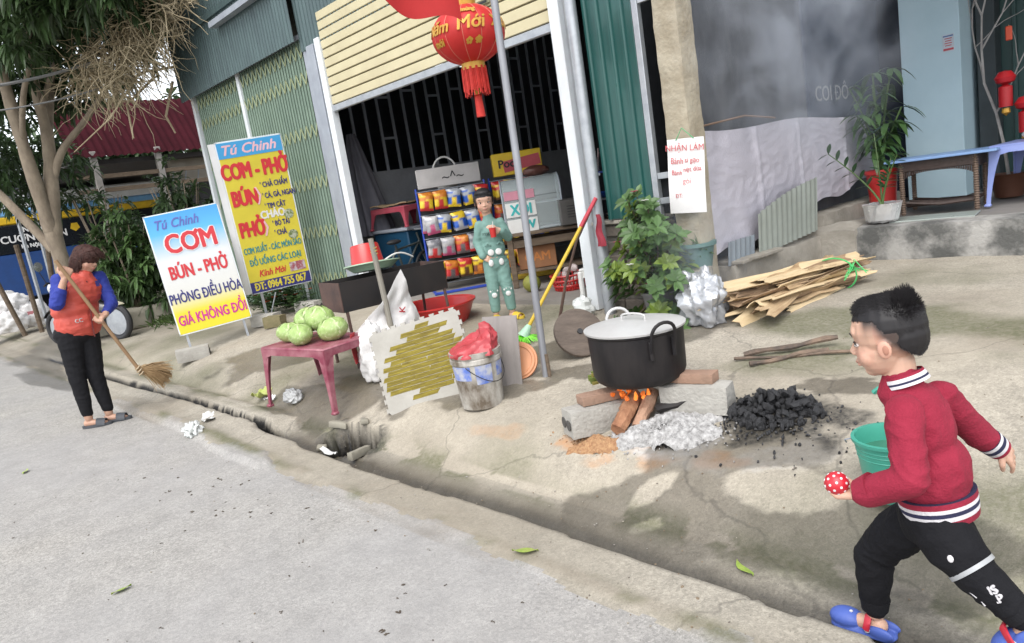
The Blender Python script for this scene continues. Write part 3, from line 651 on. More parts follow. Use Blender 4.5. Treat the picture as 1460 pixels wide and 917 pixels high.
def rack(loc, rz, label, cols, rows, pitch, w_):
    t = thing('snack_rack', label, 'rack', loc, rz)
    for sx in (-1, 1):
        MB().tube([(sx*w_/2, .02, 0), (sx*w_/2, 0, 1.2)], .013, 8).build('post', M_BLUEP, t)
        MB().box((sx*w_/2, -.14, .018), (.03, .52, .03), b=.004).build('foot', M_BLUEP, t)
    MB().box((0, -.38, .018), (w_+.03, .03, .028), b=.004).build('foot_rail', M_BLUEP, t)
    for r_ in range(rows+1): MB().tube([(-w_/2, -.02, 1.16-r_*pitch), (w_/2, -.02, 1.16-r_*pitch)], .005, 6).build('hook_rail', M_STEEL, t)
    MB().box((0, .02, .66), (w_-.03, .006, 1.02)).build('black_backing', M_BLK, t)  # black sheet added behind the bags for a dark background
    return t
rk = rack((-6.78, 5.38, FL), R(58), 'blue steel snack rack hung with rows of chip bags, pale header board', 5, 4, .27, .80)
MB().box((0, .0, 1.30), (.74, .02, .22), b=.006).build('header_board', mat('dusty header board', (.46, .44, .43), .7, col2=(.34, .33, .32), nscale=5), rk)
text('~^~', .16, M_BLK, rk, (.05, -.0125, 1.29), (R(90), 0, 0), ext=.001, name='scribble')
rk2 = rack((-6.42, 6.08, FL), R(52), 'second blue snack rack behind girl beneath the yellow carton', 4, 4, .27, .62)
G_BAG = 'snack bags hung on the racks'
seq = [['yellow and red', 'yellow and red', 'yellow and blue', 'yellow and blue', 'yellow'], ['silver and pink', 'yellow and blue', 'blue', 'yellow and blue', 'red'], ['white and red', 'silver and pink', 'red', 'white and red', 'silver and pink'], ['brown and orange', 'red', 'yellow', 'brown and orange', 'red']]
seq2 = [['yellow', 'brown and orange', 'yellow', 'blue'], ['red', 'yellow', 'brown and orange', 'red'], ['yellow', 'yellow', 'blue', 'yellow and blue'], ['brown and orange', 'yellow and red', 'brown and orange', 'yellow']]
ROWN = ('top', 'second', 'third', 'lowest')
for (t, sq, w_, nm) in ((rk, seq, .80, 'pale headed rack'), (rk2, seq2, .62, 'rack behind girl')):
    q = Matrix.Rotation(t.rotation_euler.z, 3, 'Z')
    for r_, row in enumerate(sq):
        for c_, k in enumerate(row):
            for dd in (0, 1):
                x = -w_/2+.09+c_*(w_-.16)/max(1, len(row)-1)+.012*dd; p = q @ Vector((x, -.06-.055*dd, 1.15-r_*.27-.01*dd))
                o = link('snack_bag', BM[k], None, Vector(t.location)+p, (R(random.uniform(-4, 4)), R(random.uniform(-7, 7)), t.rotation_euler.z+R(random.uniform(-10, 10))))
                tag(o, f"{k} snack bag, {('behind', 'front')[dd]} on {('first', 'second', 'third', 'fourth', 'fifth')[c_]} peg, {ROWN[r_]} row, {nm}", 'snack bag', G_BAG)
yt = MB().box((0, 0, .03), (.62, .40, .05), b=.012).build('yellow_tray', mat('yellow tray', (.65, .45, .05), .5), None, (-6.27, 5.9, FL), rot=(0, 0, R(52)))
tag(yt, 'flat yellow tray on shop floor below second snack rack', 'tray')
pb = thing('snack_carton', 'bright yellow snack carton with red band above the racks', 'carton', (-6.42, 6.14, FL+1.20), R(52))
MB().box((0, 0, .13), (.58, .22, .26), b=.006).build('carton_body', mat('yellow carton', (.72, .50, .02), .5, col2=(.6, .4, .02)), pb)
MB().box((.05, -.112, .12), (.44, .003, .13), rot=(0, R(-6), 0)).build('red_panel', mat('red print', (.5, .08, .1), .6), pb)
text('Poca', .13, mat('black print', (.02, .015, .015), .5), pb, (-.10, -.116, .13), (R(90), 0, 0), bold=.004)
bk = thing('white_basket', 'white plastic bin with looped handle behind the rack header board', 'bin', (-6.98, 5.50, FL+1.06), R(58))
MB().lathe([(.10, 0), (.14, .30), (.15, .30), (.15, .32), (.13, .32), (.09, .01)], 20).build('bin_body', M_WHITEP, bk)
MB().tube([(-.14, 0, .30)]+[(-.14*math.cos(a), 0, .30+.17*math.sin(a)) for a in np.linspace(.2, math.pi-.2, 10)]+[(.14, 0, .30)], .011, 8).build('handle', M_WHITEP, bk)
# bicycle behind the grill
bi = thing('bicycle', 'child bicycle with black tyres parked between shutter channel and blue cart', 'bicycle', (-7.38, 5.0, FL-.02), R(100))
for x in (-.38, .38):
    w_ = MB().tube([(x+.235*math.cos(a), 0, .25+.235*math.sin(a)) for a in np.linspace(0, 2*math.pi, 29)[:-1]], .018, 8, closed=True).build('wheel', M_BLK, bi)
    sp = MB()
    for a in np.linspace(0, math.pi, 9)[:-1]: sp.tube([(x+.22*math.cos(a), 0, .25+.22*math.sin(a)), (x-.22*math.cos(a), 0, .25-.22*math.sin(a))], .002, 4)
    sp.build('spokes', M_GALV, w_)
mb = MB()
for a, b in (((-.38, 0, .25), (-.05, 0, .27)), ((-.05, 0, .27), (-.13, 0, .62)), ((-.05, 0, .27), (.28, 0, .62)), ((-.13, 0, .56), (.28, 0, .60)), ((-.38, 0, .25), (-.13, 0, .56)), ((.38, 0, .25), (.26, 0, .72))): mb.tube([a, b], .014, 8)
mb.build('frame', mat('dark bike paint', (.05, .06, .06), .35), bi)
MB().tube([(.24, -.22, .80), (.25, -.1, .76), (.25, .1, .76), (.24, .22, .80)], .012, 8).build('handlebar', M_GALV, bi)
MB().ell((-.14, 0, .66), (.11, .06, .03), 12, 6).build('saddle', M_BLK, bi)
# counter table with glass cabinet, oven, shelf
UR = R(48)
tb = thing('wooden_counter', 'old grey brown wooden counter table inside shop right of girl', 'table', (-5.50, 5.84, FL), UR)
for k in range(4): MB().box((0, -.24+k*.16, .56), (1.45, .152, .03), b=.004).build('plank', M_WOODO, tb)
for sx in (-1, 1):
    for sy in (-1, 1): MB().box((sx*.62, sy*.25, .272), (.06, .06, .545), b=.006).build('leg', M_WOODO, tb)
for sy in (-1, 1): MB().box((0, sy*.25, .46), (1.2, .03, .08), b=.004).build('apron', M_WOODO, tb)
MB().box((0, 0, .16), (1.2, .5, .025)).build('lower_shelf', M_WOODO, tb)
def on(t, x, y, z): return Vector(t.location)+Matrix.Rotation(t.rotation_euler.z, 3, 'Z') @ Vector((x, y, z))
gc = thing('glass_food_cabinet', 'curved glass food cabinet with pink and teal lettering on counter', 'display cabinet', on(tb, -.32, .05, .578), UR)
pr = [(-.24, 0), (-.24, .36)]+[(-.24+.24*(1-math.cos(a)) , .36+.20*math.sin(a)) for a in np.linspace(.2, math.pi/2, 7)]+[(.24, .56), (.24, 0)]
for s in (-1, 1): MB().prism([(p[0], p[1]) for p in pr], s*.31-.004, s*.31+.004, M=Matrix(((0, 0, 1, 0), (1, 0, 0, 0), (0, 1, 0, 0), (0, 0, 0, 1)))).build('end_pane', M_GLASS, gc)
cv = pr[1:-2]
MB().plate(lambda u, v: (-.30+.6*u, (cv[min(len(cv)-1, int(v*(len(cv)-1)))][0]), (cv[min(len(cv)-1, int(v*(len(cv)-1)))][1])), 1, len(cv)-1, .006).build('curved_pane', M_GLASS, gc, smooth=80)
MB().box((0, -.24, .18), (.61, .006, .35)).build('front_pane', M_GLASS, gc)
for z in (.02, .28): MB().box((0, 0, z), (.60, .46, .012)).build('shelf', M_STEEL, gc)
MB().box((0, .243, .28), (.62, .01, .56)).build('rear_panel', mat('grey panel', (.07, .075, .08), .5), gc)
mb = MB()
for s in (-1, 1): mb.tube([(s*.31, p[0], p[1]) for p in pr], .009, 6)
mb.build('frame', M_STEEL, gc)
M_TEALP = mat('teal print', (.03, .42, .42), .5)
for z, h, m_ in ((.42, .09, mat('pink print', (.6, .25, .32), .5)), (.27, .15, M_WHITEP), (.10, .14, M_WHITEP)): MB().box((-.13, -.247, z-.03), (.32, .003, h)).build('printed_band', m_, gc)
text('XÔI', .15, M_TEALP, gc, (-.13, -.252, .235), (R(90), 0, 0), bold=.006, sx=.85); text('W', .12, M_TEALP, gc, (-.06, -.252, .07), (R(90), 0, 0), bold=.006)
hb = MB().ell((0, 0, .04), (.15, .10, .06), 14, 8, lump=.2).build('leather_cap', mat('brown leather', (.10, .035, .025), .5), None, on(gc, .10, .05, .575), rot=(0, 0, 1)); tag(hb, 'brown leather cap lying on top of the glass cabinet', 'cap')
ov = thing('toaster_oven', 'dark steel box oven with slotted front on counter', 'oven', on(tb, .16, -.20, .578), UR)
MB().box((0, 0, .14), (.44, .32, .27), b=.012).build('body', mat('dull dark steel', (.12, .115, .11), .4, .5, col2=(.07, .065, .06), nscale=5), ov)
for r_ in range(5):
    for c_ in range(2): MB().box((-.10+.2*c_, -.163, .09+r_*.028), (.09, .006, .008)).build('vent_slot', M_BLK, ov)
MB().box((0, -.165, .235), (.05, .008, .03), b=.003).build('latch', M_GALV, ov)
shf = thing('blue_shelf', 'small shelf with blue cloth top beside oven, jars stored under', 'shelf', on(tb, .40, .16, .578), UR)
for s in (-1, 1): MB().box((s*.17, 0, .24), (.035, .04, .48), b=.004).build('post', M_GALV, shf)
MB().box((0, 0, .49), (.42, .30, .02), b=.004).build('top_board', mat('blue cloth', (.04, .08, .35), .7), shf)
MB().box((0, 0, .2), (.36, .28, .015)).build('board', M_STEEL, shf)
dm = thing('plastic_tub', 'clear plastic tub full of straws standing on blue shelf', 'tub', on(shf, .0, 0, .502))
MB().lathe([(.075, 0), (.085, .14), (.088, .14), (.088, .15), (.08, .15), (.07, .006)], 18).build('tub', M_CLEAR, dm)
mb = MB()
for k in range(26): a = random.random()*6.3; r_ = random.random()*.06; mb.tube([(r_*math.cos(a), r_*math.sin(a), .02), (1.6*r_*math.cos(a), 1.6*r_*math.sin(a), .2+.06*random.random())], .006, 5)
mb.build('straws', mat('pale straws', (.6, .5, .48), .5, col2=(.5, .3, .3), nscale=30), dm)
jb = MB().lathe([(.10, 0), (.13, .03), (.15, .06), (.14, .06), (.1, .012), (0, .01)], 20).build('blue_tray', mat('blue plastic', (.02, .09, .4), .4), None, on(shf, 0, -.02, .22)); tag(jb, 'blue plastic tray on inner board of small shelf', 'tray')
bj = MB().lathe([(.07, 0), (.075, .16), (.05, .19), (.05, .22), (0, .22)], 16).build('glass_jar', M_CLEAR, None, on(tb, .22, -.14, .856)); tag(bj, 'clear jar standing upon the dark oven', 'jar')
bw = MB().lathe([(.035, 0), (.04, .012), (.085, .05), (.092, .06), (.08, .055), (.03, .016), (0, .015)], 22).build('bowl', mat('white porcelain', (.75, .74, .72), .25), None, on(tb, .52, -.2, .577)); tag(bw, 'white bowl on the right end of wooden counter', 'bowl')
fr_ = thing('red_basket', 'red plastic basket with packets on shop floor below counter', 'basket', (-4.92, 5.18, FL))
mb = MB(); mb.lathe([(.14, 0), (.15, .012), (0, .012)], 20)
for k in range(28): a = k*2*math.pi/28; mb.tube([(.145*math.cos(a), .145*math.sin(a), .005), (.18*math.cos(a+.1), .18*math.sin(a+.1), .15)], .006, 5)
for z, r_ in ((.05, .157), (.1, .17), (.15, .183)): mb.tube([(r_*math.cos(a), r_*math.sin(a), z) for a in np.linspace(0, 2*math.pi, 29)[:-1]], .009, 6, closed=True)
mb.build('basket_body', M_REDP, fr_)
mb = MB()
for k in range(6): mb.ell((.08*math.cos(k), .08*math.sin(k*1.7), .10+.02*k), (.05, .04, .03), 8, 5, rot=(k, k*.7, 0))
mb.build('packets', mat('clear packets', (.5, .42, .40), .3), fr_)
def stool(name, label, loc, m, h=.30, w_=.26, rz=.3):
    t = thing(name, label, 'stool', loc, rz)
    mb = MB(); mb.box((0, 0, h-.012), (w_, w_, .025), b=.01); mb.build('seat', m, t)
    for sx in (-1, 1):
        for sy in (-1, 1):
            MB().box((sx*(w_/2-.012), sy*(w_/2-.012), (h-.02)/2), (.045, .045, h-.025), b=.012).build('leg', m, t)
    for s in (-1, 1):
        MB().box((0, s*(w_/2-.01), h-.05), (w_-.06, .012, .06)).build('apron', m, t); MB().box((s*(w_/2-.01), 0, h-.05), (.012, w_-.06, .06)).build('apron', m, t)
    return t
stool('plastic_stool', 'low white plastic stool at foot of the shutter channel', (-4.22, 4.80, FL), M_WHITEP, .28, .24)
wm = MB().ell((0, 0, .085), (.10, .085, .088), 18, 12).build('melon', mat('yellow green melon', (.16, .19, .035), .5, col2=(.3, .26, .05), nscale=7), None, (-5.32, 5.05, FL)); tag(wm, 'round yellow green melon on shop floor behind girl', 'melon')
cb = thing('carton_box', 'brown carton box with CAM print under counter', 'carton', on(tb, -.35, -.02, .176), UR)
MB().box((0, 0, .12), (.4, .34, .235), b=.004).build('carton_body', mat('brown carton', (.30, .14, .06), .8, col2=(.22, .1, .05)), cb); text('CAM', .13, mat('orange print', (.55, .2, .05), .6), cb, (0, -.173, .12), (R(90), 0, 0), bold=.003)
wj = MB().lathe([(.11, 0), (.12, .02), (.12, .2), (.06, .27), (.03, .3), (.03, .33), (0, .33)], 18).build('water_jug', M_CLEAR, None, on(tb, .28, .0, .176)); tag(wj, 'large clear water jug standing on lower counter shelf', 'jug')
# lidded white tub, bag by the pipe
bg_ = MB().ell((0, 0, .07), (.085, .07, .09), 16, 10, lump=.5, seed=3).build('plastic_bag', mat('crumpled white bag', (.62, .63, .62), .4, col2=(.45, .48, .46), nscale=10, bump=.4, bscale=25), None, (-3.97, 4.30, .44)); tag(bg_, 'small crumpled white plastic bag at foot of galvanised pipe', 'plastic bag')
# hanging lantern
ln = thing('lantern', 'round red paper lantern with gold lettering and fringe tassel', 'lantern', (-4.05, 3.60, 2.63), R(-20))
M_LRED = mat('red lantern silk', (.62, .030, .025), .5, col2=(.5, .02, .02), nscale=6, tl=.25)
M_GOLD = mat('gold trim', (.55, .32, .05), .4, .3, col2=(.45, .22, .03))
def lant(u, v):
    a = u*2*math.pi; th = (v-.5)*math.pi*.80; rb = 1-.035*(1-abs(math.sin(a*6)))**3
    return (.235*math.cos(th)*rb*math.cos(a), .235*math.cos(th)*rb*math.sin(a), .178*math.sin(th)/math.sin(math.pi*.4)*.97)
MB().grid(lant, 96, 20).build('globe', M_LRED, ln, smooth=30)
mb = MB()
for k in range(12):
    a = k*math.pi/6+math.pi/12*0; mb.tube([lant(a/(2*math.pi), v) for v in np.linspace(0, 1, 15)], .0028, 5)
mb.build('ribs', mat('pale rib', (.65, .18, .12), .5), ln)
MB().lathe([(.075, -.02), (.078, .03), (.06, .032)], 24).build('top_collar', M_GOLD, ln, (0, 0, .175))
MB().lathe([(.06, -.03), (.078, -.028), (.075, .015)], 24).build('bottom_collar', M_GOLD, ln, (0, 0, -.185))
for k in range(40):
    pass
mb = MB()
for k in range(64):
    a = k*2*math.pi/64; r_ = .074+.005*math.sin(k*5); mb.tube([(r_*math.cos(a), r_*math.sin(a), -.2), (r_*1.05*math.cos(a+.03*math.sin(k*3)), r_*1.05*math.sin(a), -.36-.02*math.sin(k*2.3))], .0042, 4)
mb.build('fringe', mat('red fringe', (.55, .03, .02), .7, col2=(.35, .015, .01), nscale=30), ln)
ts_ = MB().lathe([(.006, .0), (.02, -.02), (.022, -.045), (.012, -.06), (.024, -.075), (.03, -.20), (.02, -.20), (0, -.19)], 14).build('tassel', mat('red fringe', (.55, .03, .02), .7), ln, (.0, 0, -.31))
MB().lathe([(.0, .005), (.022, -.02), (.024, -.045), (.014, -.058)], 14).build('tassel_cap', M_GOLD, ts_)
MB().tube([(0, 0, .19), (0, 0, 1.0)], .003, 5).build('cord', M_GALV, ln)
def wrap_text(t_, s, size, a0, zc, bold=.003, r_=.236, shear=.2):
    o = text(s, size, M_GOLD, t_, (0, 0, 0), ext=.0015, bold=bold, shear=shear)
    for v in o.data.vertices:
        x, y, z = v.co; th = (zc+y)/.178*.951; th = math.asin(max(-.95, min(.95, th))); rr = .238*math.cos(th)+z+.002
        a = a0+x/(.235*math.cos(th)); v.co = (rr*math.cos(a), rr*math.sin(a), zc+y)
    return o
A0 = math.atan2(-3.6, 4.05)+R(20)
for s, sz, da, zc in (('Mới', .115, .12, .03), ('mừng', .04, .1, .115), ('Năm', .10, -.95, .03), ('mới', .06, -.95, -.055), ('Xuân', .10, 1.12, .03), ('✿ ❀', .05, .15, -.075), ('✿', .09, 1.0, -.06)): wrap_text(ln, s, sz, A0+da, zc)
# steel pole before the shop and red flag
po_ = MB().tube([(0, 0, -.06), (.0, .03, 1.4), (-.02, .07, 3.1)], .024, 14).build('steel_pole', mat('dull grey pipe', (.30, .31, .33), .45, .4, col2=(.2, .2, .22), nscale=9, stretch=(1, 1, .3)), None, (-3.41, 3.24, .31))
tag(po_, 'thin grey steel pole standing on pavement before shop opening', 'pole')
MB().tube([(.035, 0, -.03), (.03, .0, .14)], .013, 6).build('wedge', M_WOODO, po_)
def flag(u, v): return (-.0+.03*math.sin(u*7+v), -.22-u*.56, -v*(.58-.14*u)+.04*math.sin(u*6+1)-.04*(1-u))
fl_ = MB().plate(lambda u, v: flag(u, v), 30, 12, .002).build('red_flag', mat('red flag cloth', (.60, .035, .035), .7, col2=(.5, .03, .03), nscale=4, tl=.35), None, (-3.46, 3.27, 3.14), smooth=70, rot=(0, 0, R(-8)))
tag(fl_, 'plain red cloth flag hanging off the thin steel pole', 'flag')
ln.scale = (1.1, 1.1, 1.1)
# ---------------------------------------------------------------- sign boards
def grad_mat(name, stops, h):
    m = mat(name, (1, 1, 1), .45, nmix=.05); n = m.node_tree.nodes; L = m.node_tree.links; b = n['Principled BSDF']
    tc = [k for k in n if k.bl_idname == 'ShaderNodeTexCoord'][0]; sp = n.new('ShaderNodeSeparateXYZ'); L.new(tc.outputs['Object'], sp.inputs[0])
    mr = n.new('ShaderNodeMapRange'); mr.inputs['From Max'].default_value = h; L.new(sp.outputs['Y'], mr.inputs['Value'])
    cr_ = n.new('ShaderNodeValToRGB'); L.new(mr.outputs[0], cr_.inputs['Fac'])
    e = cr_.color_ramp.elements; e[0].position = stops[0][0]; e[0].color = (*stops[0][1], 1); e[1].position = stops[-1][0]; e[1].color = (*stops[-1][1], 1)
    for p, c in stops[1:-1]: k = e.new(p); k.color = (*c, 1)
    L.new(cr_.outputs[0], b.inputs['Base Color']); return m
P_RED = mat('sign red', (.56, .03, .04), .5, nmix=.3, nscale=4); P_WHT = mat('sign white', (.66, .66, .66), .5, nmix=.3, nscale=4); P_NAVY = mat('sign navy', (.03, .03, .16), .5, nmix=.3, nscale=4)
P_MAG = mat('sign magenta', (.55, .02, .25), .5, nmix=.3, nscale=4); P_TEAL = mat('sign teal', (.02, .22, .25), .5, nmix=.3, nscale=4); P_YEL = mat('sign yellow', (.62, .52, .045), .5, nmix=.3, nscale=4); P_PINK = mat('sign pink', (.75, .45, .5), .5, nmix=.3, nscale=4); P_VIO = mat('sign violet', (.10, .12, .42), .5, nmix=.3, nscale=4)
def sign(name, label, BL, u, v, w_, h, face_m):
    q = frame_rot(u, v); t = thing(name, label, 'sign', BL, q)
    MB().box((w_/2, h/2, -.016), (w_, h, .028), b=.003).build('board', face_m, t)
    mb = MB()
    for a, b in (((0, 0), (w_, 0)), ((w_, 0), (w_, h)), ((w_, h), (0, h)), ((0, h), (0, 0))): mb.box(((a[0]+b[0])/2, (a[1]+b[1])/2, -.022), (abs(a[0]-b[0])+.024, abs(a[1]-b[1])+.024, .034))
    mb.build('frame', M_WHITEST, t); return t
s1 = sign('street_sign', 'blue, white and yellow food sign board reading phòng điều hòa', (-8.716, 2.693, .484), (.25, .963, .06), (-.127, -.045, .99), .79, 1.37, grad_mat('sign print blue white yellow', [(0, (.66, .57, .02)), (.17, (.66, .57, .03)), (.33, (.60, .60, .56)), (.62, (.60, .62, .64)), (.84, (.09, .38, .66)), (1, (.05, .28, .60))], 1.37))
def sgn(t, rows):
    for s, sz, x, y, m_, al, sx, bo, sh_ in rows: text(s, sz, m_, t, (x, y, .0015), (0, 0, 0), al, .0015, bo, sx, sh_)
sgn(s1, [('Tú Chinh', .15, .06, 1.25, P_VIO, 'LEFT', .85, .002, .35), ('CƠM', .30, .40, 1.01, P_WHT, 'CENTER', .82, .022, 0), ('CƠM', .30, .402, 1.01, P_RED, 'CENTER', .82, .010, 0), ('BÚN - PHỞ', .21, .40, .69, P_RED, 'CENTER', .62, .006, 0), ('PHÒNG ĐIỀU HÒA', .165, .40, .40, P_NAVY, 'CENTER', .56, .003, 0), ('GIÁ KHÔNG ĐỔI', .165, .40, .145, P_MAG, 'CENTER', .60, .003, 0)])
s1.children[-4].location.z = .003
for x in (.06, .70): MB().box((x, -.17, -.03), (.025, .36, .025)).build('leg', M_GALV, s1)
for dx, dz in ((.06, .13), (-.08, .11)): MB().tube([(.06, -.33, -.03), (.06+dx, -.36, -.03+dz)], .006, 6).build('foot_rod', M_GALV, s1)
s2 = sign('street_sign', 'tall yellow food sign board with blue header and phone number', (-8.72, 3.62, .765), (.31, .95, .04), (.16, -.11, .98), .72, 1.80, P_YEL)
MB().box((.345, 1.645, -.013), (.69, .17, .03)).build('header_band', mat('sign sky blue', (.05, .30, .58), .5, nmix=.1), s2)
MB().box((.345, .065, -.013), (.69, .13, .03)).build('footer_band', P_NAVY, s2)
sgn(s2, [('Tú Chinh', .15, .34, 1.64, P_PINK, 'CENTER', 1.05, .004, .3), ('CƠM - PHỞ', .24, .345, 1.40, P_RED, 'CENTER', .58, .010, 0), ('BÚN', .24, .17, 1.10, P_RED, 'CENTER', .58, .010, 0), ('PHỞ', .24, .17, .74, P_RED, 'CENTER', .58, .010, 0), ('⟩', .22, .32, 1.10, P_PINK, 'CENTER', .8, .004, 0), ('⟩', .22, .32, .73, P_PINK, 'CENTER', .8, .004, 0),
         ("' CHẢ CHẤM", .085, .36, 1.215, P_NAVY, 'LEFT', .62, .002, 0), ("' CÁ, GÀ, NGAN", .085, .36, 1.09, P_NAVY, 'LEFT', .60, .002, 0), ("' TIM CẬT", .085, .36, .97, P_NAVY, 'LEFT', .62, .002, 0), ('CHÁO', .125, .29, .875, P_WHT, 'LEFT', .75, .005, 0), ("' BÒ TÁI", .085, .40, .76, P_NAVY, 'LEFT', .62, .002, 0), ("' CHẢ", .085, .40, .65, P_NAVY, 'LEFT', .62, .002, 0),
         ('CƠM XUẤT - CÁC MÓN SÀO', .10, .345, .50, P_TEAL, 'CENTER', .50, .002, 0), ('ĐỒ UỐNG CÁC LOẠI', .105, .345, .355, P_TEAL, 'CENTER', .58, .002, 0), ('Kính Mời', .11, .28, .215, P_RED, 'CENTER', .75, .002, .3), ('ĐT: 0964 755 067', .13, .345, .065, P_YEL, 'CENTER', .62, .004, 0)])
for (x, y, r_) in ((.60, .845, .055), (.60, .60, .055)): MB().lathe([(r_, 0), (r_, .003), (0, .003)], 20, c=(x, y, 0)).build('dish_picture', mat('printed dish', (.40, .42, .32), .5, col2=(.12, .16, .05), nscale=30, nmix=.9, contrast=.8), s2)
MB().box((.57, .22, .001), (.18, .11, .003)).build('dish_picture', mat('printed dish red', (.45, .40, .42), .5, col2=(.3, .08, .1), nscale=25, nmix=.9, contrast=.8), s2)
MB().box((-.045, .86, -.05), (.07, 1.74, .012)).build('side_panel', P_WHT, s2)
for x in (.10, .62): MB().box((x, -.22, -.03), (.03, .46, .03)).build('leg', M_GALV, s2)
MB().tube([(.1, -.42, -.03), (.26, -.05, -.03)], .008, 6).build('brace', M_GALV, s2)
for c_ in list(s2.children):
    if c_.name.split('.')[0] not in ('board', 'frame', 'legs'): c_.scale = (1.043, 1.04, 1); c_.location = (c_.location.x*1.043, c_.location.y*1.04, c_.location.z)
M_BLOCK = mat('pale cement block', (.40, .385, .35), .92, col2=(.26, .245, .22), nscale=7, nmix=.5, det=8, bump=.7, bscale=45)
def block(loc, rz, label, d=(.36, .17, .15), m=None, tilt=0, holes=True, group='cement blocks'):
    o = rough_block((0, 0, d[2]/2), d, 3, .006, loc[0], m or M_BLOCK, 'cement_block', None, loc); o.rotation_euler = (tilt, 0, rz)
    tag(o, label, 'block', group)
    if holes:
        for s in (-1, 1): MB().lathe([(.03, 0), (.03, .004), (0, .004)], 12, rot=(0, R(90), 0), c=(d[0]/2-.001, s*d[1]*.23, d[2]*.5)).build('hollow', mat('block hollow shade', (.08, .075, .07), .95), o)  # flat dark discs: the shade inside the hollows is painted on
    return o
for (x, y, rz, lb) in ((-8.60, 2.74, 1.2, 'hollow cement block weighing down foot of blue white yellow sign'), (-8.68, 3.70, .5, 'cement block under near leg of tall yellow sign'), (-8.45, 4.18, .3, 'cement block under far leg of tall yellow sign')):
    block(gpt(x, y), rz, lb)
block((-8.35, 3.66, .355), .6, 'mossy brown block lying before the tall yellow sign', (.24, .16, .14), mat('mossy block', (.20, .16, .09), .95, col2=(.09, .10, .04), nscale=6, bump=.6), holes=False)
# ---------------------------------------------------------------- grill with basin and bucket
M_RUST = mat('rust brown plate', (.13, .075, .06), .75, .2, col2=(.06, .042, .04), nscale=5, nmix=.6, bump=.15)
M_BLKST = mat('burnt black steel', (.02, .019, .02), .6, .3, col2=(.035, .028, .025), nscale=5)
gl = thing('charcoal_grill', 'long black steel charcoal grill trough on thin legs', 'grill', (-5.63, 3.0, .25), R(-6))
gz_ = .5
for c, d in (((0, .0, .12), (.42, .012, .25)), ((0, 1.02, .12), (.42, .012, .25))): MB().box((c[0], c[1], gz_+c[2]), d).build('end_plate', M_RUST, gl)
for x in (-.21, .21): MB().box((x, .51, gz_+.12), (.012, 1.02, .25)).build('side_plate', M_BLKST, gl)
MB().box((0, .51, gz_+.01), (.41, 1.01, .012)).build('bottom_plate', M_BLKST, gl)
for x, y in ((-.2, .03), (.2, .03), (-.2, .99), (.2, .99)): MB().tube([(x, y, gz_+.05), (x*1.12, y, float(gz(-5.63+x, 3.0+y))-.25)], .015, 6).build('leg', M_RUST, gl)
mb = MB(); mb.lathe([(.17, 0), (.23, .05), (.25, .055), (.25, .065), (.225, .062), (.165, .012), (0, .012)], 30)
bs = mb.build('mint_basin', mat('mint plastic', (.42, .58, .42), .4), None, (-5.64, 3.46, 1.02), rot=(R(-3), R(-6), 0)); tag(bs, 'pale mint plastic basin laid across the charcoal grill', 'basin')
rb = thing('red_bucket', 'red plastic pail turned upside down on mint basin', 'pail', (-5.64, 3.42, 1.045), (R(-3), R(-8), 0))
MB().lathe([(.155, 0), (.155, .018), (.148, .02), (.125, .20), (.118, .21), (0, .212)], 28).build('pail_body', M_REDP, rb)
MB().tube([(.15, .02, .02)]+[(.15+.02*math.sin(a), .05+.11*a, .02+.06*math.sin(a)) for a in np.linspace(0.2, 3, 8)], .008, 6).build('handle', M_WHITEP, rb)
stk = MB().tube([(0, 0, 0), (-.02, .0, .5), (-.05, -.01, 1.06)], [.026, .024, .022], 9).build('wooden_post', mat('grey bamboo', (.27, .25, .21), .8, col2=(.18, .165, .14), nscale=8, stretch=(1, 1, .3), bump=.3), None, (-5.10, 3.20, .26)); tag(stk, 'grey wooden post with string standing before charcoal grill', 'post')
MB().tube([(-.05+.027*math.cos(a), .027*math.sin(a), .93+.004*a) for a in np.linspace(0, 14, 30)], .004, 4).build('string', mat('yellow string', (.5, .36, .12), .8), stk)
# white sack hung on post
SA, SB_, SC_, SD_ = [Vector(p) for p in ((0, .46, .62), (.02, .56, .14), (.06, .16, .02), (-.01, -.06, .20))]
def sack(u, v):
    p = (SA*(1-u)+SB_*u)*(1-v)+(SD_*(1-u)+SC_*u)*v
    f = .018*math.sin(u*9+v*5)+.03*mnoise.noise(Vector((u*3, v*3, 2)))+.012*mnoise.noise(Vector((u*9, v*9, 5)))
    return (p.x+f+.05*math.sin(v*3.1), p.y, p.z-.05*math.sin(v*3.1)*math.sin(u*3.1)+.02*math.sin(v*8)*u)
sk = thing('white_sack', 'white woven sack with red print hung on grey wooden post', 'sack', (-5.18, 2.98, .40))
M_SACK = mat('white woven sack', (.68, .67, .66), .55, col2=(.58, .56, .55), nscale=6, bump=.25, bscale=60)
MB().plate(sack, 24, 20, .003).build('sack_cloth', M_SACK, sk, smooth=60)
P_SR = mat('sack red print', (.50, .04, .05), .6)
text('XM', .10, P_SR, sk, (.10, .13, .10), frame_rot((0, .35, 1), (0, -1, .35)), ext=.001, bold=.003); text('K', .08, P_SR, sk, (.075, .36, .30), frame_rot((0, .25, 1), (0, -1, .25)), ext=.001, bold=.002)
def bagm(name, label, loc, r, m, seed, cat='plastic bag', lump=.45, rot=(0, 0, 0)):
    o = MB().ell((0, 0, r[2]*.78), r, 56, 36, lump=lump, seed=seed).build(name, m, None, loc, rot, smooth=25)
    for v in o.data.vertices:
        q_ = v.co/min(r)*1.9+Vector((seed, 0, 0)); d = ((1-abs(mnoise.noise(q_)))**2*.30-.15+.10*mnoise.noise(q_*2.7))*min(r)*(lump/.45); v.co += (v.co-Vector((0, 0, r[2]*.7))).normalized()*d
        if v.co.z < 0.004: v.co.z = .004+.1*v.co.z
    return tag(o, label, cat)
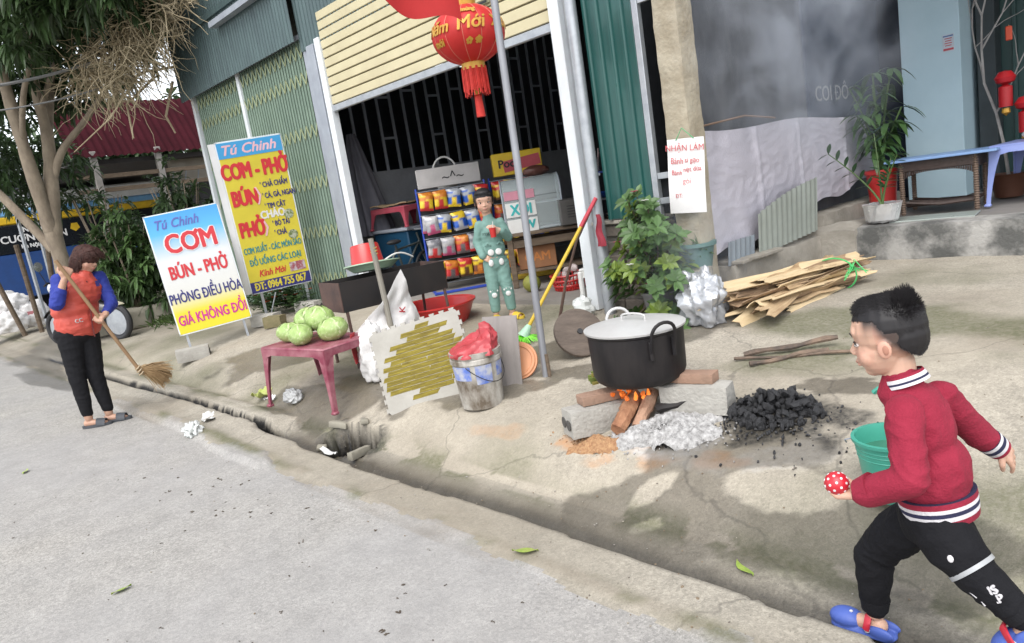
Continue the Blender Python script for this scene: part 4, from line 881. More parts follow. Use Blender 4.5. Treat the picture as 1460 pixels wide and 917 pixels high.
wb = bagm('white_sack', 'bulging white and red sack standing under the pink table side', gpt(-4.96, 2.90), (.12, .10, .26), M_SACK, 4.2, 'sack', .3)
MB().plate(lambda u, v: (-.13-.012*math.sin(v*3.1), -.06+.1*u, .16+.24*v), 6, 8, .003).build('red_panel', P_SR, wb, rot=(0, 0, .7))
# red basin
rbn = thing('red_basin', 'wide red plastic basin on pavement behind yellow foam mat', 'basin', gpt(-5.52, 3.95), 0)
MB().lathe([(.27, 0), (.30, .01), (.385, .19), (.40, .195), (.40, .21), (.375, .20), (.29, .02), (0, .02)], 40).build('basin_body', M_REDP, rbn)
# ---------------------------------------------------------------- puzzle foam mat with yellow print
MW, MH = .665, .585
tq = frame_rot((.53, .40, .115), (-.1, .25, 1)); fm = thing('foam_mat', 'grey white puzzle edge foam mat with worn yellow wood pattern', 'foam mat', (-4.33, 2.57, .125), tq)
def edge_poly():
    P = []; n_ = 9
    for (ax, ay, dx, dy, l) in ((0, 0, 1, 0, MW), (MW, 0, 0, 1, MH), (MW, MH, -1, 0, MW), (0, MH, 0, -1, MH)):
        ox, oy = dy, -dx
        for k in range(n_):
            t0 = (k+.0)/n_; a = .016
            for tt, o_ in ((t0+.02, 0), (t0+.30/n_, 0), (t0+.22/n_, a), (t0+.78/n_, a), (t0+.70/n_, 0)):
                P.append((ax+dx*l*tt+ox*o_, ay+dy*l*tt+oy*o_))
    return P
MB().prism(edge_poly(), -.012, .0).build('foam_sheet', mat('grey white foam', (.37, .355, .32), .85, col2=(.28, .265, .235), nscale=5, nmix=.5, bump=.2), fm)
M_YW = mat('worn yellow wood print', (.23, .18, .012), .75, col2=(.11, .08, .006), nscale=16, nmix=.8, stretch=(.5, 5, 1), contrast=.6, bump=.3)
yb = random.Random(5)
rows_ = 15; lo = [.20, .26, .04, .02, .03, .02, .06, .03, .10, .06, .16, .12, .26, .22, .34]; hi = [.40, .52, .60, .64, .65, .65, .64, .65, .62, .64, .60, .62, .50, .57, .44]
for k in range(rows_):
    y0 = .06+k*.0335; x = lo[k]
    while x < hi[k]-.03:
        l = min(yb.uniform(.10, .24), hi[k]-x); MB().add([(x-.01*yb.random(), y0+.001, .0), (x+l-.002, y0+.001+.006*yb.random(), .0), (x+l-.002+.03*yb.random(), y0+.0325, .0), (x+.008, y0+.0325, .0), (x, y0+.001, .0018), (x+l-.002, y0+.003, .0018), (x+l-.002, y0+.0315, .0018), (x+.008, y0+.031, .0018)], [(4, 5, 6, 7), (0, 1, 5, 4), (1, 2, 6, 5), (2, 3, 7, 6), (3, 0, 4, 7)]).build('printed_plank', M_YW, fm, smooth=None); x += l
# ---------------------------------------------------------------- pink table with cabbages
tbl = ptable('plastic_table', 'scuffed maroon pink plastic table carrying cabbages on pavement', 'table', (-5.36, 2.66, .10), R(8), .84, .52, .50, mat('scuffed maroon plastic', (.19, .028, .055), .5, col2=(.34, .15, .17), nscale=7, nmix=.5, contrast=.65, det=8, bump=.1))
def cabbage(loc, r, rot, label, seed):
    o = thing('cabbage', label, 'cabbage', loc, rot, 'cabbages piled on the table'); mc = vmat('cabbage leaf', .5, bump=.25, bscale=25)
    MB().ell((0, 0, 0), (r[0]*.94, r[1]*.94, r[2]*.94), 20, 12, lump=.12, seed=seed, col=(.42, .48, .22)).build('head', mc, o)
    for k in range(6):
        a0 = k*1.07+seed; mb = MB(); n_ = 22; vs = []; fs = []; cs = []
        for j in range(n_+1):
            for i in range(n_+1):
                u, v = i/n_, j/n_; a = a0+(u-.5)*(1.2+1.3*math.sin(v*math.pi)); th = -1.45+v*2.75; e = abs(u-.5)*2
                vein = math.exp(-(e/.10)**2)+.75*max(0, math.cos((v*9-e*2.6)*math.pi*1.0))**14*(e > .06)*(1-.5*e)
                s_ = .985+.030*vein*(1-.5*v)+.030*mnoise.noise(Vector((u*7, v*7, seed+k)))+.05*e**4*(.4+.6*math.sin(v*23+k))+.012*k/6
                vs.append((math.cos(th)*math.cos(a)*r[0]*s_, math.cos(th)*math.sin(a)*r[1]*s_, math.sin(th)*r[2]*s_)); g = 1+.25*mnoise.noise(Vector((u*4, v*4, k+seed)))
                c0 = Vector((.26, .38, .11))*g; cs.append(tuple(c0.lerp(Vector((.55, .60, .36)), min(1, .75*vein+.25*(1-v)))))
        for j in range(n_):
            for i in range(n_): q = j*(n_+1)+i; fs.append((q, q+1, q+n_+2, q+n_+1))
        mb.add(vs, fs); mb.c[-len(cs):] = cs; mb.build('leaf', mc, o, smooth=70)
    return o
TT = .605
for (x, y, z, r, rt_, lb) in ((-5.60, 2.56, .075, (.115, .10, .08), (0, .1, .4), 'green cabbage at low left end of the pile'), (-5.34, 2.52, .078, (.135, .095, .085), (.1, 0, -.3), 'long pale green cabbage low at front of pile'), (-5.15, 2.70, .085, (.125, .10, .09), (0, -.2, .6), 'pale cabbage low at right end of the pile'),
                           (-5.55, 2.72, .145, (.12, .11, .10), (.2, .1, 1), 'round green cabbage lying upon the left ones'), (-5.33, 2.70, .165, (.13, .11, .10), (0, .2, .2), 'large ribbed cabbage topmost in the pile')):
    cabbage((x, y, TT+z), r, rt_, lb, x*3)
# litter on the pavement
M_PBAG = mat('clear white bag', (.55, .56, .56), .25, alpha=.75, bump=.3, bscale=30)
bagm('plastic_bag', 'crumpled clear plastic bag on wet pavement under the maroon table', gpt(-5.72, 2.52), (.10, .07, .06), M_PBAG, 1.1, lump=.4)
bagm('plastic_bag', 'small white crumpled bag on slab between gutter and road', gpt(-6.02, 1.78), (.085, .06, .06), mat('crumpled white bag', (.62, .63, .62), .4), 2.1, lump=.6)
def flat_scrap(name, label, x, y, w_, l, m, rz, cat='litter', curl=.02, seed=0):
    z = float(gz(x, y))+.035
    o = MB().plate(lambda u, v: ((u-.5)*w_*(1-.5*abs(v-.5)), (v-.5)*l, curl*mnoise.noise(Vector((u*3+seed, v*3, seed)))+curl*(v-.5)**2*3), 5, 7, .002).build(name, m, None, (x, y, z), (0, 0, rz), smooth=60)
    return tag(o, label, cat)
M_PAPER = mat('white paper scrap', (.66, .66, .65), .6, col2=(.5, .5, .48)); M_LEAFY = mat('lettuce scrap', (.34, .42, .10), .6, col2=(.5, .5, .2), nscale=12)
flat_scrap('paper_scrap', 'white paper scrap caught in drain slot below broom', -7.92, 2.14, .10, .16, M_PAPER, .4, seed=1)
flat_scrap('plastic_scrap', 'white plastic scrap lying flat across drain slot edge', -6.22, 1.98, .12, .26, M_PAPER, 1.2, curl=.035, seed=2)
flat_scrap('plastic_scrap', 'thin white plastic strip at lip of broken drain hole', -4.55, 2.17, .05, .22, M_PAPER, 1.5, seed=3)
flat_scrap('cabbage_scrap', 'torn pale cabbage leaves left of maroon table leg', -6.25, 2.48, .14, .2, M_LEAFY, .7, curl=.05, seed=4); flat_scrap('cabbage_scrap', 'white cabbage stub beside torn cabbage leaves', -6.05, 2.46, .07, .09, M_PAPER, .2, curl=.03, seed=5)
for k, (x, y, lb) in enumerate(((-1.45, 2.27, 'bright yellow green leaf in the wet gutter'), (-2.25, 1.86, 'torn yellow leaf on slab along gutter'), (-3.7, .62, 'small green leaf alone on grey road'), (-6.6, .7, 'tiny green leaf on road off the sweeper'), (-7.0, .1, 'green leaf fragment farther out on road'))):
    s_ = .06 if k < 2 else .045
    o = MB().plate(lambda u, v: ((u-.5)*s_*1.0*math.sin(math.pi*min(.98, max(.02, v))), (v-.5)*s_*2, .006*math.cos(u*3)), 4, 6, .001).build('fallen_leaf', mat('fallen green leaf', (.20, .34, .05), .5, col2=(.4, .42, .1), nscale=20), None, (x, y, float(gz(x, y))+.012), (0, 0, k*1.1+1), smooth=60); tag(o, lb, 'leaf', 'fallen leaves')
M_MUD = mat('dark dropping', (.05, .038, .028), .95, col2=(.09, .07, .05), nscale=30, bump=.6)
dr = MB()
spots = [(-2.32+.07*k+rng.normal(0, .03), 1.2-.05*k+rng.normal(0, .05), .004+.005*random.random()) for k in range(-3, 4)]+[(-2.06+rng.normal(0, .03), 1.04+rng.normal(0, .02), .006*random.random()+.003) for k in range(14)]+[(-4.6+rng.normal(0, .7), 1.35+rng.normal(0, .12), random.uniform(.003, .008)) for k in range(26)]+[(random.uniform(-6, -1.6), random.uniform(.2, 1.6), random.uniform(.002, .005)) for k in range(60)]
for (x, y, s_) in spots:
    for j in range(3): dr.ell((x+rng.normal(0, s_), y+rng.normal(0, s_*.6), .002), (s_*random.uniform(.6, 1.8), s_*random.uniform(.4, .9), s_*.3), 7, 4, rot=(0, 0, random.random()*3), lump=.6, seed=x*9+j)
tag(dr.build('road_debris', M_MUD, None), kind='stuff')
# ---------------------------------------------------------------- paint bucket with red bag
pbk = thing('paint_bucket', 'dirty white paint bucket with blue smears holding red plastic bag', 'bucket', gpt(-3.60, 2.83), R(-30))
M_PAINTB = mat('dirty white bucket', (.47, .45, .41), .6, col2=(.11, .085, .06), nscale=7, nmix=.7, det=12, contrast=.68, stretch=(1, 1, .6), bump=.15)
MB().lathe([(.128, 0), (.135, .005), (.158, .30), (.166, .30), (.166, .325), (.160, .33), (.167, .345), (.167, .37), (.150, .37), (.148, .33), (.126, .012), (0, .012)], 40).build('bucket_body', M_PAINTB, pbk)
M_BSM = mat('blue paint smear', (.10, .17, .50), .6, col2=(.42, .43, .46), nscale=14, nmix=.9, contrast=.7, det=8)
for a0, a1, z0, z1 in ((-1.45, -.45, .20, .29), (-.25, .45, .17, .29), (.7, 1.5, .2, .29)):
    MB().grid(lambda u, v: ((.1362+.0233*((z0+(z1-z0)*v)/.30))*math.cos(a0+(a1-a0)*u)*1.003, (.1362+.0233*((z0+(z1-z0)*v)/.30))*math.sin(a0+(a1-a0)*u)*1.003, z0+(z1-z0)*v), 14, 3).build('paint_smear', M_BSM, pbk)
MB().tube([(.168*math.cos(a), .168*math.sin(a), .29-.12*math.sin((a+.6)*1.25)) for a in np.linspace(-.6, 1.9, 16)], .003, 5).build('wire_handle', M_BLK, pbk)
def rbag(u, v):
    a = u*2*math.pi; r_ = .162*max(0, math.cos(v*1.565))**.8; c = 1+.20*mnoise.noise(Vector((math.cos(a)*1.6, math.sin(a)*1.6, v*2)))+.10*mnoise.noise(Vector((math.cos(a)*5, math.sin(a)*5, v*6)))+.05*abs(mnoise.noise(Vector((a*3, v*9, 3))))
    return (r_*c*math.cos(a)+.05*v, r_*c*math.sin(a)+.02*v, 0.345+.12*math.sin(v*1.5)*c+.045*v*math.cos(a-.3)+.035*max(0, math.cos(a-.6))**4*(1-v)*v*4)
rbg = MB().grid(rbag, 60, 20).build('red_bag', mat('red film', (.40, .045, .055), .4, col2=(.32, .035, .04), nscale=6, bump=.2, bscale=22), None, Vector(gpt(-3.60, 2.83)), (0, 0, .9), smooth=28); tag(rbg, 'crumpled red plastic bag stuffed in the paint bucket', 'plastic bag')
# cement sheet, orange lid, round wooden board
cs_ = corr(.27, .47, .12, .02, th=.008).build('cement_sheet', mat('fibre cement', (.30, .275, .26), .9, col2=(.2, .18, .17), nscale=4, stretch=(1, 1, .3), bump=.4), None, (-3.76, 3.03, .26), rot=(R(-8), 0, R(18))); tag(cs_, 'brown grey fibre cement sheet offcut leaning behind paint bucket', 'sheet')
ol = MB().lathe([(0, .012), (.09, .012), (.095, .018), (.11, .018), (.118, .010), (.128, .010), (.130, -.012), (.122, -.012), (.12, 0), (0, 0)], 40).build('orange_lid', mat('orange plastic lid', (.60, .26, .12), .5, col2=(.5, .24, .13), nscale=9), None, (-3.60, 3.19, .405), rot=(R(68), 0, R(38))); tag(ol, 'round orange plastic lid leaning against cement sheet', 'lid')
wl = MB().lathe([(0, .02), (.165, .02), (.177, .012), (.177, -.015), (.165, -.02), (0, -.02)], 44).build('round_board', mat('weathered board', (.13, .10, .08), .85, col2=(.07, .055, .045), nscale=7, stretch=(1, 4, 1), bump=.4), None, (-3.38, 3.58, .51), rot=(R(56), R(10), R(58))); tag(wl, 'round weathered wooden board leaning behind the cooking pot', 'board')
MB().lathe([(0, .03), (.02, .03), (.02, .02)], 10).build('knob', M_BLK, wl)
# lime broom with yellow handle, brown stick
bm_ = thing('lime_broom', 'lime green plastic broom with yellow handle leaning on the pipe', 'broom', gpt(-4.10, 3.72))
tip = Vector((.34, .66, .99)); b0 = Vector((.03, .02, .09)); n_ = (tip-b0)
MB().tube([b0, b0+n_*.78], .014, 10).build('handle', mat('yellow handle', (.62, .42, .03), .4), bm_)
MB().tube([b0+n_*.78, tip], .016, 10).build('grip', mat('red grip', (.45, .04, .06), .5), bm_)
MB().lathe([(.02, .10), (.035, .05), (.05, .0), (.0, .0)], 14, rot=n_.to_track_quat('Z', 'Y').to_matrix(), c=b0-n_.normalized()*.06).build('head', mat('mint head', (.35, .55, .40), .5), bm_)
mb = MB()
for k in range(520):
    d = (-n_.normalized()+Vector((rng.normal(0, .55), rng.normal(0, .55), rng.normal(0, .3)))).normalized(); p = b0-n_.normalized()*.05
    e = p+d*random.uniform(.12, .21); e.z = max(e.z, .006+.01*random.random()); mb.tube([p+d*.01, (p+e)/2+Vector((0, 0, .01)), e], [.0028, .0028, .0018], 3)
mb.build('bristles', mat('lime bristles', (.16, .60, .03), .5, col2=(.28, .7, .1), nscale=30), bm_)
sk_ = MB().tube([(0, 0, 0), (.10, .03, .30), (.24, .07, .62), (.42, .15, .92)], [.014, .012, .011, .009], 7).build('brown_stick', mat('brown stick', (.10, .06, .045), .8, bump=.3), None, gpt(-4.20, 4.24)); tag(sk_, 'crooked brown stick leaning beside broom on the pipe', 'stick')
rg = MB().plate(lambda u, v: ((u-.5)*.07*(.5+.7*v)+.01*math.sin(v*9), .012*math.sin(u*9), -v*.25), 8, 8, .002).build('red_rag', mat('dark red rag', (.30, .03, .05), .8), None, (-3.755, 4.365, 1.24), smooth=60); tag(rg, 'dark red rag hanging on the galvanised pipe', 'rag')
# hand written paper
pq = frame_rot((.965, .16, -.06), (0.0, .0, 1)); pp_ = thing('paper_notice', 'white paper notice hand written in red hanging on pillar', 'notice', (-3.105, 4.40, 1.19), pq)
MB().plate(lambda u, v: (u*.27, v*.51, .008*math.sin(u*3.1)+.006*math.sin(v*5)), 8, 10, .002).build('paper', mat('white paper', (.70, .69, .68), .7, col2=(.62, .60, .59), nscale=4), pp_, smooth=60)
MB().tube([(.07, .50, .004), (.12, .58, .01), (.20, .505, .004)], .003, 5).build('green_cord', mat('green cord', (.05, .40, .15), .6), pp_)
P_HW = mat('red marker', (.50, .10, .11), .7, nmix=.2)
for s, sz, x, y, sx in (('NHẬN LÀM', .058, .135, .445, .95), ('Bánh', .06, .075, .36, .8), ('si gạo', .05, .185, .36, .9), ('Bánh', .05, .07, .28, .8), ('nẹt dừa', .05, .185, .30, .85), ('gói', .055, .14, .22, .9), ('ĐT:', .04, .08, .12, .9)): text(s, sz, P_HW, pp_, (x, y, .014), (0, 0, R(random.uniform(-4, 6))), ext=.0008, bold=-.001, sx=sx)

for k, (x, y, d, rz, lb) in enumerate(((-4.80, 2.42, (.16, .07, .05), .4, 'mossy concrete chip at rear left rim of broken drain hole'), (-4.27, 2.25, (.20, .05, .06), 1.9, 'tilted concrete lip at right rim of broken drain hole'), (-4.55, 2.49, (.12, .06, .04), 2.6, 'small concrete chip behind broken drain hole'), (-4.70, 2.20, (.07, .05, .035), .9, 'broken concrete lump in front of drain hole'))):
    o = rough_block((0, 0, 0), d, 3, .005, k*3.3+.7, mat('mossy cement', (.27, .25, .20), .95), 'concrete_chip', None, (x, y, float(gz(x, y))+.015)); o.rotation_euler = (.15*k-.2, .12, rz); tag(o, lb, 'rubble', 'chips around the drain hole')
# ---------------------------------------------------------------- pot on the open fire
PX, PYc, PB = -2.43, 3.0, .435
pot = thing('cooking_pot', 'big soot black cooking pot with dull aluminium lid on fire', 'pot', (PX, PYc, PB), R(-30))
M_POT = mat('soot black pot', (.006, .006, .008), .5, 0., col2=(.024, .021, .021), nscale=7, nmix=.7, det=8, stretch=(1, 1, .35), bump=.12, bscale=25, contrast=.6, spec=.25)
M_ALU = mat('dull aluminium', (.52, .52, .51), .42, .2, col2=(.42, .41, .40), nscale=6, nmix=.5, bump=.04)
PR = .252
MB().lathe([(0, 0), (PR-.075, 0), (PR-.045, .008), (PR-.018, .028), (PR-.004, .06), (PR+.002, .275), (PR+.010, .282), (PR+.010, .296), (PR-.006, .296), (PR-.008, .05), (0, .02)], 64).build('pot_body', M_POT, pot)
MB().lathe([(PR+.016, .292), (PR+.018, .302), (PR+.002, .306), (PR-.03, .314), (.16, .326), (.05, .332), (0, .333)], 64).build('lid', M_ALU, pot)
def loop(c, d, n_, w_, h, r, name, m):
    pts = [c-d*w_/2, c-d*w_/2*.98+n_*h*.7]+[c+d*w_/2*math.sin(t)*.92+n_*(h*.7+h*.3*math.cos(t)) for t in np.linspace(-1.2, 1.2, 7)]+[c+d*w_/2*.98+n_*h*.7, c+d*w_/2]
    return MB().tube(pts, r, 9).build(name, m, pot)
loop(Vector((0, 0, .325)), Vector((.83, .55, 0)), Vector((0, 0, 1)), .15, .04, .006, 'lid_handle', M_ALU)
A1 = R(-8); d1 = Vector((math.cos(A1), math.sin(A1), 0)); t1 = Vector((-math.sin(A1), math.cos(A1), 0))
def ear(a, m, hang):
    d = Vector((math.cos(a), math.sin(a), 0)); t = Vector((-math.sin(a), math.cos(a), 0))
    o = loop(d*(PR+.008)+Vector((0, 0, .20)), t, (Vector((0, 0, 1))+d*.25).normalized(), .135, .155, .009, 'pot_handle', m)
    for s in (-1, 1): MB().box(d*(PR+.006)+t*s*.066+Vector((0, 0, .21)), (.02, .02, .10), b=.005).build('rivet_plate', m, o)
ear(R(8), M_POT, 0); ear(R(8+168), M_ALU, 0)
# supports
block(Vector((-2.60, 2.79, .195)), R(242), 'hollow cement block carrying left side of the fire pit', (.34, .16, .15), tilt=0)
block(Vector((-2.13, 3.06, .275)), R(15), 'pale cement block carrying right side of the fire pit', (.36, .15, .15), tilt=0, holes=False)
M_BRK = mat('fired brick', (.33, .20, .14), .9, col2=(.22, .15, .11), nscale=7, nmix=.5, bump=.5)
for x, y, z, rz, d, lb in ((-2.60, 2.84, .345, 62, (.23, .105, .055), 'tan brick lying on the left cement block under pot'), (-2.15, 3.08, .425, 12, (.24, .10, .055), 'tan brick lying on the right cement block under pot')):
    o = rough_block((0, 0, d[2]/2), d, 3, .004, x, M_BRK, 'brick_block', None, (x, y, z)); o.rotation_euler = (0, 0, R(rz)); tag(o, lb, 'brick', 'bricks under the pot')
# logs
def log(loc, d, r, label, seed, m):
    d = Vector(d); n_ = 9; P = [Vector((0, 0, 0))+d*(k/n_)+Vector((mnoise.noise(Vector((k, seed, 0))), mnoise.noise(Vector((k, 0, seed))), 0))*.008 for k in range(n_+1)]
    o = MB().tube(P, [r*(1+.22*mnoise.noise(Vector((k*.9, seed, 3)))) for k in range(n_+1)], 9).build('firewood_log', m, None, loc, smooth=30)
    for v in o.data.vertices: v.co += v.co.normalized()*0+Vector((mnoise.noise(v.co*30), mnoise.noise(v.co*30+Vector((5, 0, 0))), mnoise.noise(v.co*30+Vector((0, 5, 0)))))*r*.42
    return tag(o, label, 'firewood', 'burning firewood')
M_LOG = mat('burning bark', (.42, .22, .12), .9, col2=(.20, .085, .045), nscale=12, nmix=.7, bump=.8, bscale=30)
log((-2.42, 2.745, .235), (-.02, .22, .13), .046, 'thick orange brown log end sticking out of fire', 1.2, M_LOG); log((-2.33, 2.80, .245), (-.04, .22, .13), .034, 'pale split log beside thick one in fire', 3.4, mat('pale burnt bark', (.40, .24, .16), .9, col2=(.2, .1, .06), nscale=12, bump=.8))
log((-2.30, 2.95, .30), (.3, .12, .10), .028, 'charred log lying under pot towards right block', 5.1, M_BLKST)
# embers and flame
M_FIRE = mat('fire glow', (.9, .2, .03), .8, col2=(.08, .01, .0), nscale=22, nmix=.9, emis=.38, ecol=(1, .08, .012))
fn_ = M_FIRE.node_tree; mxn = [k for k in fn_.nodes if k.bl_idname == 'ShaderNodeMix'][0]; fn_.links.new(mxn.outputs['Result'], fn_.nodes['Principled BSDF'].inputs['Emission Color'])
fi = thing('fire', 'glowing orange embers and small flames under the black pot', 'fire', (-2.42, 2.93, .31))
for k in range(15):
    x, y = rng.normal(-.03, .06), rng.normal(.0, .05)
    MB().ell((x, y, .05+.05*random.random()), (.016, .012, .011), 7, 5, lump=.5, seed=k, rot=(k, k*2, 0)).build('ember', M_FIRE, fi, smooth=None)
for k in range(3):
    x, y = rng.normal(.0, .03), rng.normal(0, .04); h = random.uniform(.03, .06)
    MB().tube([(x, y, .05), (x+.006, y, .05+h*.4), (x-.004+.01*math.sin(k), y, .05+h*.8), (x+.006, y, .05+h)], [.010, .011, .006, .001], 6).build('flame', mat('flame', (1, .35, .06), .9, emis=.35, ecol=(1, .2, .03)), fi)
# ash flakes and sawdust crumbs
def heap(name, cx, cy_, rx, ry, h, rot, m, n_=70, fq_=30., seed=0.):
    c, s_ = math.cos(rot), math.sin(rot)
    def fn(u, v):
        a, b_ = (u-.5)*2, (v-.5)*2; x = cx+(a*rx*c-b_*ry*s_); y = cy_+(a*rx*s_+b_*ry*c); d = math.hypot(a, b_)
        q = Vector((x*fq_, y*fq_, seed)); e = max(0, 1-(d*(1+.55*mnoise.noise(q*.22)+.25*mnoise.noise(q*.6)))**2.2)
        z = h*e*(.65+.5*mnoise.noise(q*.5)+.35*abs(mnoise.noise(q)))+.010*max(0, mnoise.noise(q*1.3))*(e > .02)
        return (x, y, float(np.interp(0, [0], [0]))+float(gz(x, y))+.018*min(1, e*8)-.012+z)
    return tag(MB().grid(fn, n_, n_).build(name, m, None, smooth=35), kind='stuff')
M_ASH = mat('white ash', (.50, .49, .48), .95, col2=(.17, .165, .16), nscale=38, nmix=.65, contrast=.5, det=9, bump=.6, bscale=120)
heap('ash', -2.20, 2.86, .30, .17, .075, .28, M_ASH, 90, 40, 1.)
heap('sawdust', -2.50, 2.665, .17, .055, .045, .25, mat('orange sawdust', (.40, .24, .12), .95, col2=(.24, .12, .06), nscale=60, nmix=.7, contrast=.6, bump=.6, bscale=120), 60, 40, 5.)
ax_ = MB()
for k in range(700):
    a = random.random()*6.28; r_ = abs(rng.normal(0, .6)); x, y = -2.20+.28*r_*math.cos(a), 2.82+.14*r_*math.sin(a)+.06*math.cos(a); s_ = random.uniform(.002, .007)
    ax_.ell((x, y, float(gz(x, y))+.05*max(0, 1-r_)+.010), (s_*1.3, s_, s_*.6), 5, 3, rot=(a, a*2, a))
tag(ax_.build('ash_flakes', M_ASH, None, smooth=None), kind='stuff')
sx_ = MB()
for k in range(240):
    a = random.random()*6.28; r_ = abs(rng.normal(0, .5)); x, y = -2.56+.22*r_*math.cos(a), 2.67+.07*r_*math.sin(a); s_ = random.uniform(.002, .007)
    sx_.ell((x, y, float(gz(x, y))+.010), (s_*1.3, s_, s_*.6), 5, 3, rot=(a, a*2, a))
tag(sx_.build('sawdust_crumbs', mat('orange sawdust', (.40, .24, .12), .95), None, smooth=None), kind='stuff')
# green husks by the pot
hk = thing('corn_husks', 'bundle of green yellow husks on brick left of pot', 'husks', (-2.66, 2.93, .40), R(30))
for k in range(16):
    a = rng.normal(0, .5); l = random.uniform(.10, .17)
    MB().plate(lambda u, v: (l*(v-.4)*math.cos(a)-(u-.5)*.03*math.sin(v*3)*math.sin(a), l*(v-.4)*math.sin(a)+(u-.5)*.04*math.sin(.2+v*2.8)*math.cos(a), .02+.012*(k % 5)+.03*v*v+.01*math.cos(u*6)), 4, 6, .002).build('husk', mat(('green husk', 'yellow husk')[k % 3 == 0], ((.20, .26, .06), (.42, .36, .10))[k % 3 == 0], .7, nscale=10, bump=.2), hk, smooth=60)
# coal pile: lumps are pieces
cp = thing('charcoal_pile', 'heap of black charcoal lumps on pavement right of fire', 'charcoal', gpt(-1.74, 3.12))
M_COAL = mat('charcoal', (.014, .014, .016), .55, col2=(.04, .04, .043), nscale=18, nmix=.5, bump=.5)
CM = []
for k in range(7):
    bm = bmesh.new(); bmesh.ops.create_icosphere(bm, subdivisions=1, radius=1)
    for v in bm.verts: v.co *= 1+.5*mnoise.noise(v.co*1.4+Vector((k*3.1, 0, 0))); v.co.x *= 1.35; v.co.z *= .8
    me = bpy.data.meshes.new('charcoal_lump'); bm.to_mesh(me); bm.free(); me.materials.append(M_COAL); CM.append(me)
for k in range(230):
    a = random.random()*6.283; r_ = random.random()**.6; x, y = .235*r_*math.cos(a), .15*r_*math.sin(a)+.03*math.cos(a)
    s_ = random.uniform(.011, .026)*(1 if r_ < .9 else .7); h = .12*(1-r_**1.6)*random.random()
    o = link('charcoal_lump', CM[k % 7], cp, (x, y, float(gz(-1.74+x, 3.12+y))-float(gz(-1.74, 3.12))+.012+h), (a, r_*5, k)); o.scale = (s_, s_, s_)
gr_ = MB()
for k in range(420):
    a = random.random()*6.28; r_ = abs(rng.normal(0, .8)); x, y = -1.80+.38*r_*math.cos(a), 3.04+.17*r_*math.sin(a); s_ = random.uniform(.002, .009); gr_.ell((x, y, float(gz(x, y))+.006), (s_*1.4, s_, s_*.7), 5, 3, rot=(a, a*2, a))
tag(gr_.build('charcoal_crumbs', M_COAL, None, smooth=None), kind='stuff')
# charred sticks
for k, (p, q, r_, lb) in enumerate((((-2.22, 3.70), (-1.78, 3.95), .016, 'charred black stick with pale end, on top of its two companions'), ((-2.25, 3.64), (-1.60, 3.88), .009, 'thin grey stick passing between two charred sticks'), ((-2.12, 3.58), (-1.80, 3.87), .013, 'short charred stick with brown bark end'))):
    P = [Vector((p[0]+(q[0]-p[0])*t, p[1]+(q[1]-p[1])*t, float(gz(p[0]+(q[0]-p[0])*t, p[1]+(q[1]-p[1])*t))+r_+.006+(.03*t if k == 0 else .0)+.006*math.sin(t*9+k))) for t in np.linspace(0, 1, 9)]
    o = MB().tube(P, [r_*(1+.2*math.sin(i*2.1+k)) for i in range(9)], 7).build('charred_stick', mat('charred wood', (.05, .042, .037), .85, col2=(.20, .14, .10), nscale=5, nmix=.8, contrast=.7, bump=.5), None); tag(o, lb, 'stick', 'charred sticks on the pavement')
# ---------------------------------------------------------------- bark pile
bp_ = thing('bark_pile', 'bundle of dry tan bark strips tied with green twine by footing', 'bark', (-2.5, 4.95, .44))
M_BK = [mat('dry bark a', (.50, .37, .22), .85, col2=(.26, .165, .085), nscale=5, stretch=(1, 8, 8), nmix=.6, bump=.4), mat('dry bark b', (.36, .25, .15), .9, col2=(.16, .10, .06), nscale=5, stretch=(1, 8, 8), nmix=.6, bump=.5), mat('dry bark c', (.60, .47, .29), .8, col2=(.46, .34, .19), nscale=5, stretch=(1, 8, 8), nmix=.5, bump=.3)]
rb_ = random.Random(11); AX = Vector((.28, 1.64, .03)).normalized()
for k in range(34):
    l = rb_.uniform(.6, 1.6); w_ = rb_.uniform(.08, .20); cur = rb_.uniform(.6, 2.6); lay = k/34
    def fn(u, v, l=l, w_=w_, cur=cur, k=k):
        a = (u-.5)*cur; r_ = w_/cur; wob_ = .03*mnoise.noise(Vector((v*2, k, 0)))
        e = 1+.25*mnoise.noise(Vector((u*5, k, v > .5)))*(abs(v-.5) > .48)
        return ((v-.5)*l*e, r_*math.sin(a)*(1+.25*mnoise.noise(Vector((v*4, k, 2))))+wob_, r_*(1-math.cos(a))*(1 if k % 2 else -1)+.03*mnoise.noise(Vector((v*2.3, k, 7))))
    o = MB().plate(fn, 6, 12, .005).build('bark_strip', M_BK[k % 3], bp_, smooth=45)
    ang = math.atan2(AX.y, AX.x)+rb_.gauss(0, .16)
    off = (1-lay)*rb_.uniform(-.26, .26)+rb_.uniform(-.04, .04); sl_2 = rb_.uniform(-.12, .12)
    o.location = (-off*AX.y+AX.x*sl_2, off*AX.x+AX.y*sl_2, .025+.20*lay*rb_.uniform(.7, 1)); o.rotation_euler = (rb_.uniform(-.7, .7), rb_.uniform(-.05, .05), ang)
MB().tube([(.13+.17*math.cos(a)*AX.y, .34-.17*math.cos(a)*AX.x, .12+.12*math.sin(a)) for a in np.linspace(0, 2*math.pi, 25)[:-1]], .006, 5, closed=True).build('green_twine', mat('green twine', (.08, .50, .15), .6), bp_)
for k in range(9): MB().tube([(.27, .30, .17), (.28+.03*rng.normal(), .28+.03*rng.normal(), .20+.02*rng.normal()), (.30+.06*rng.normal(), .24+.06*rng.normal(), .12+.05*random.random())], .004, 4).build('twine_end', mat('green twine', (.08, .50, .15), .6), bp_)
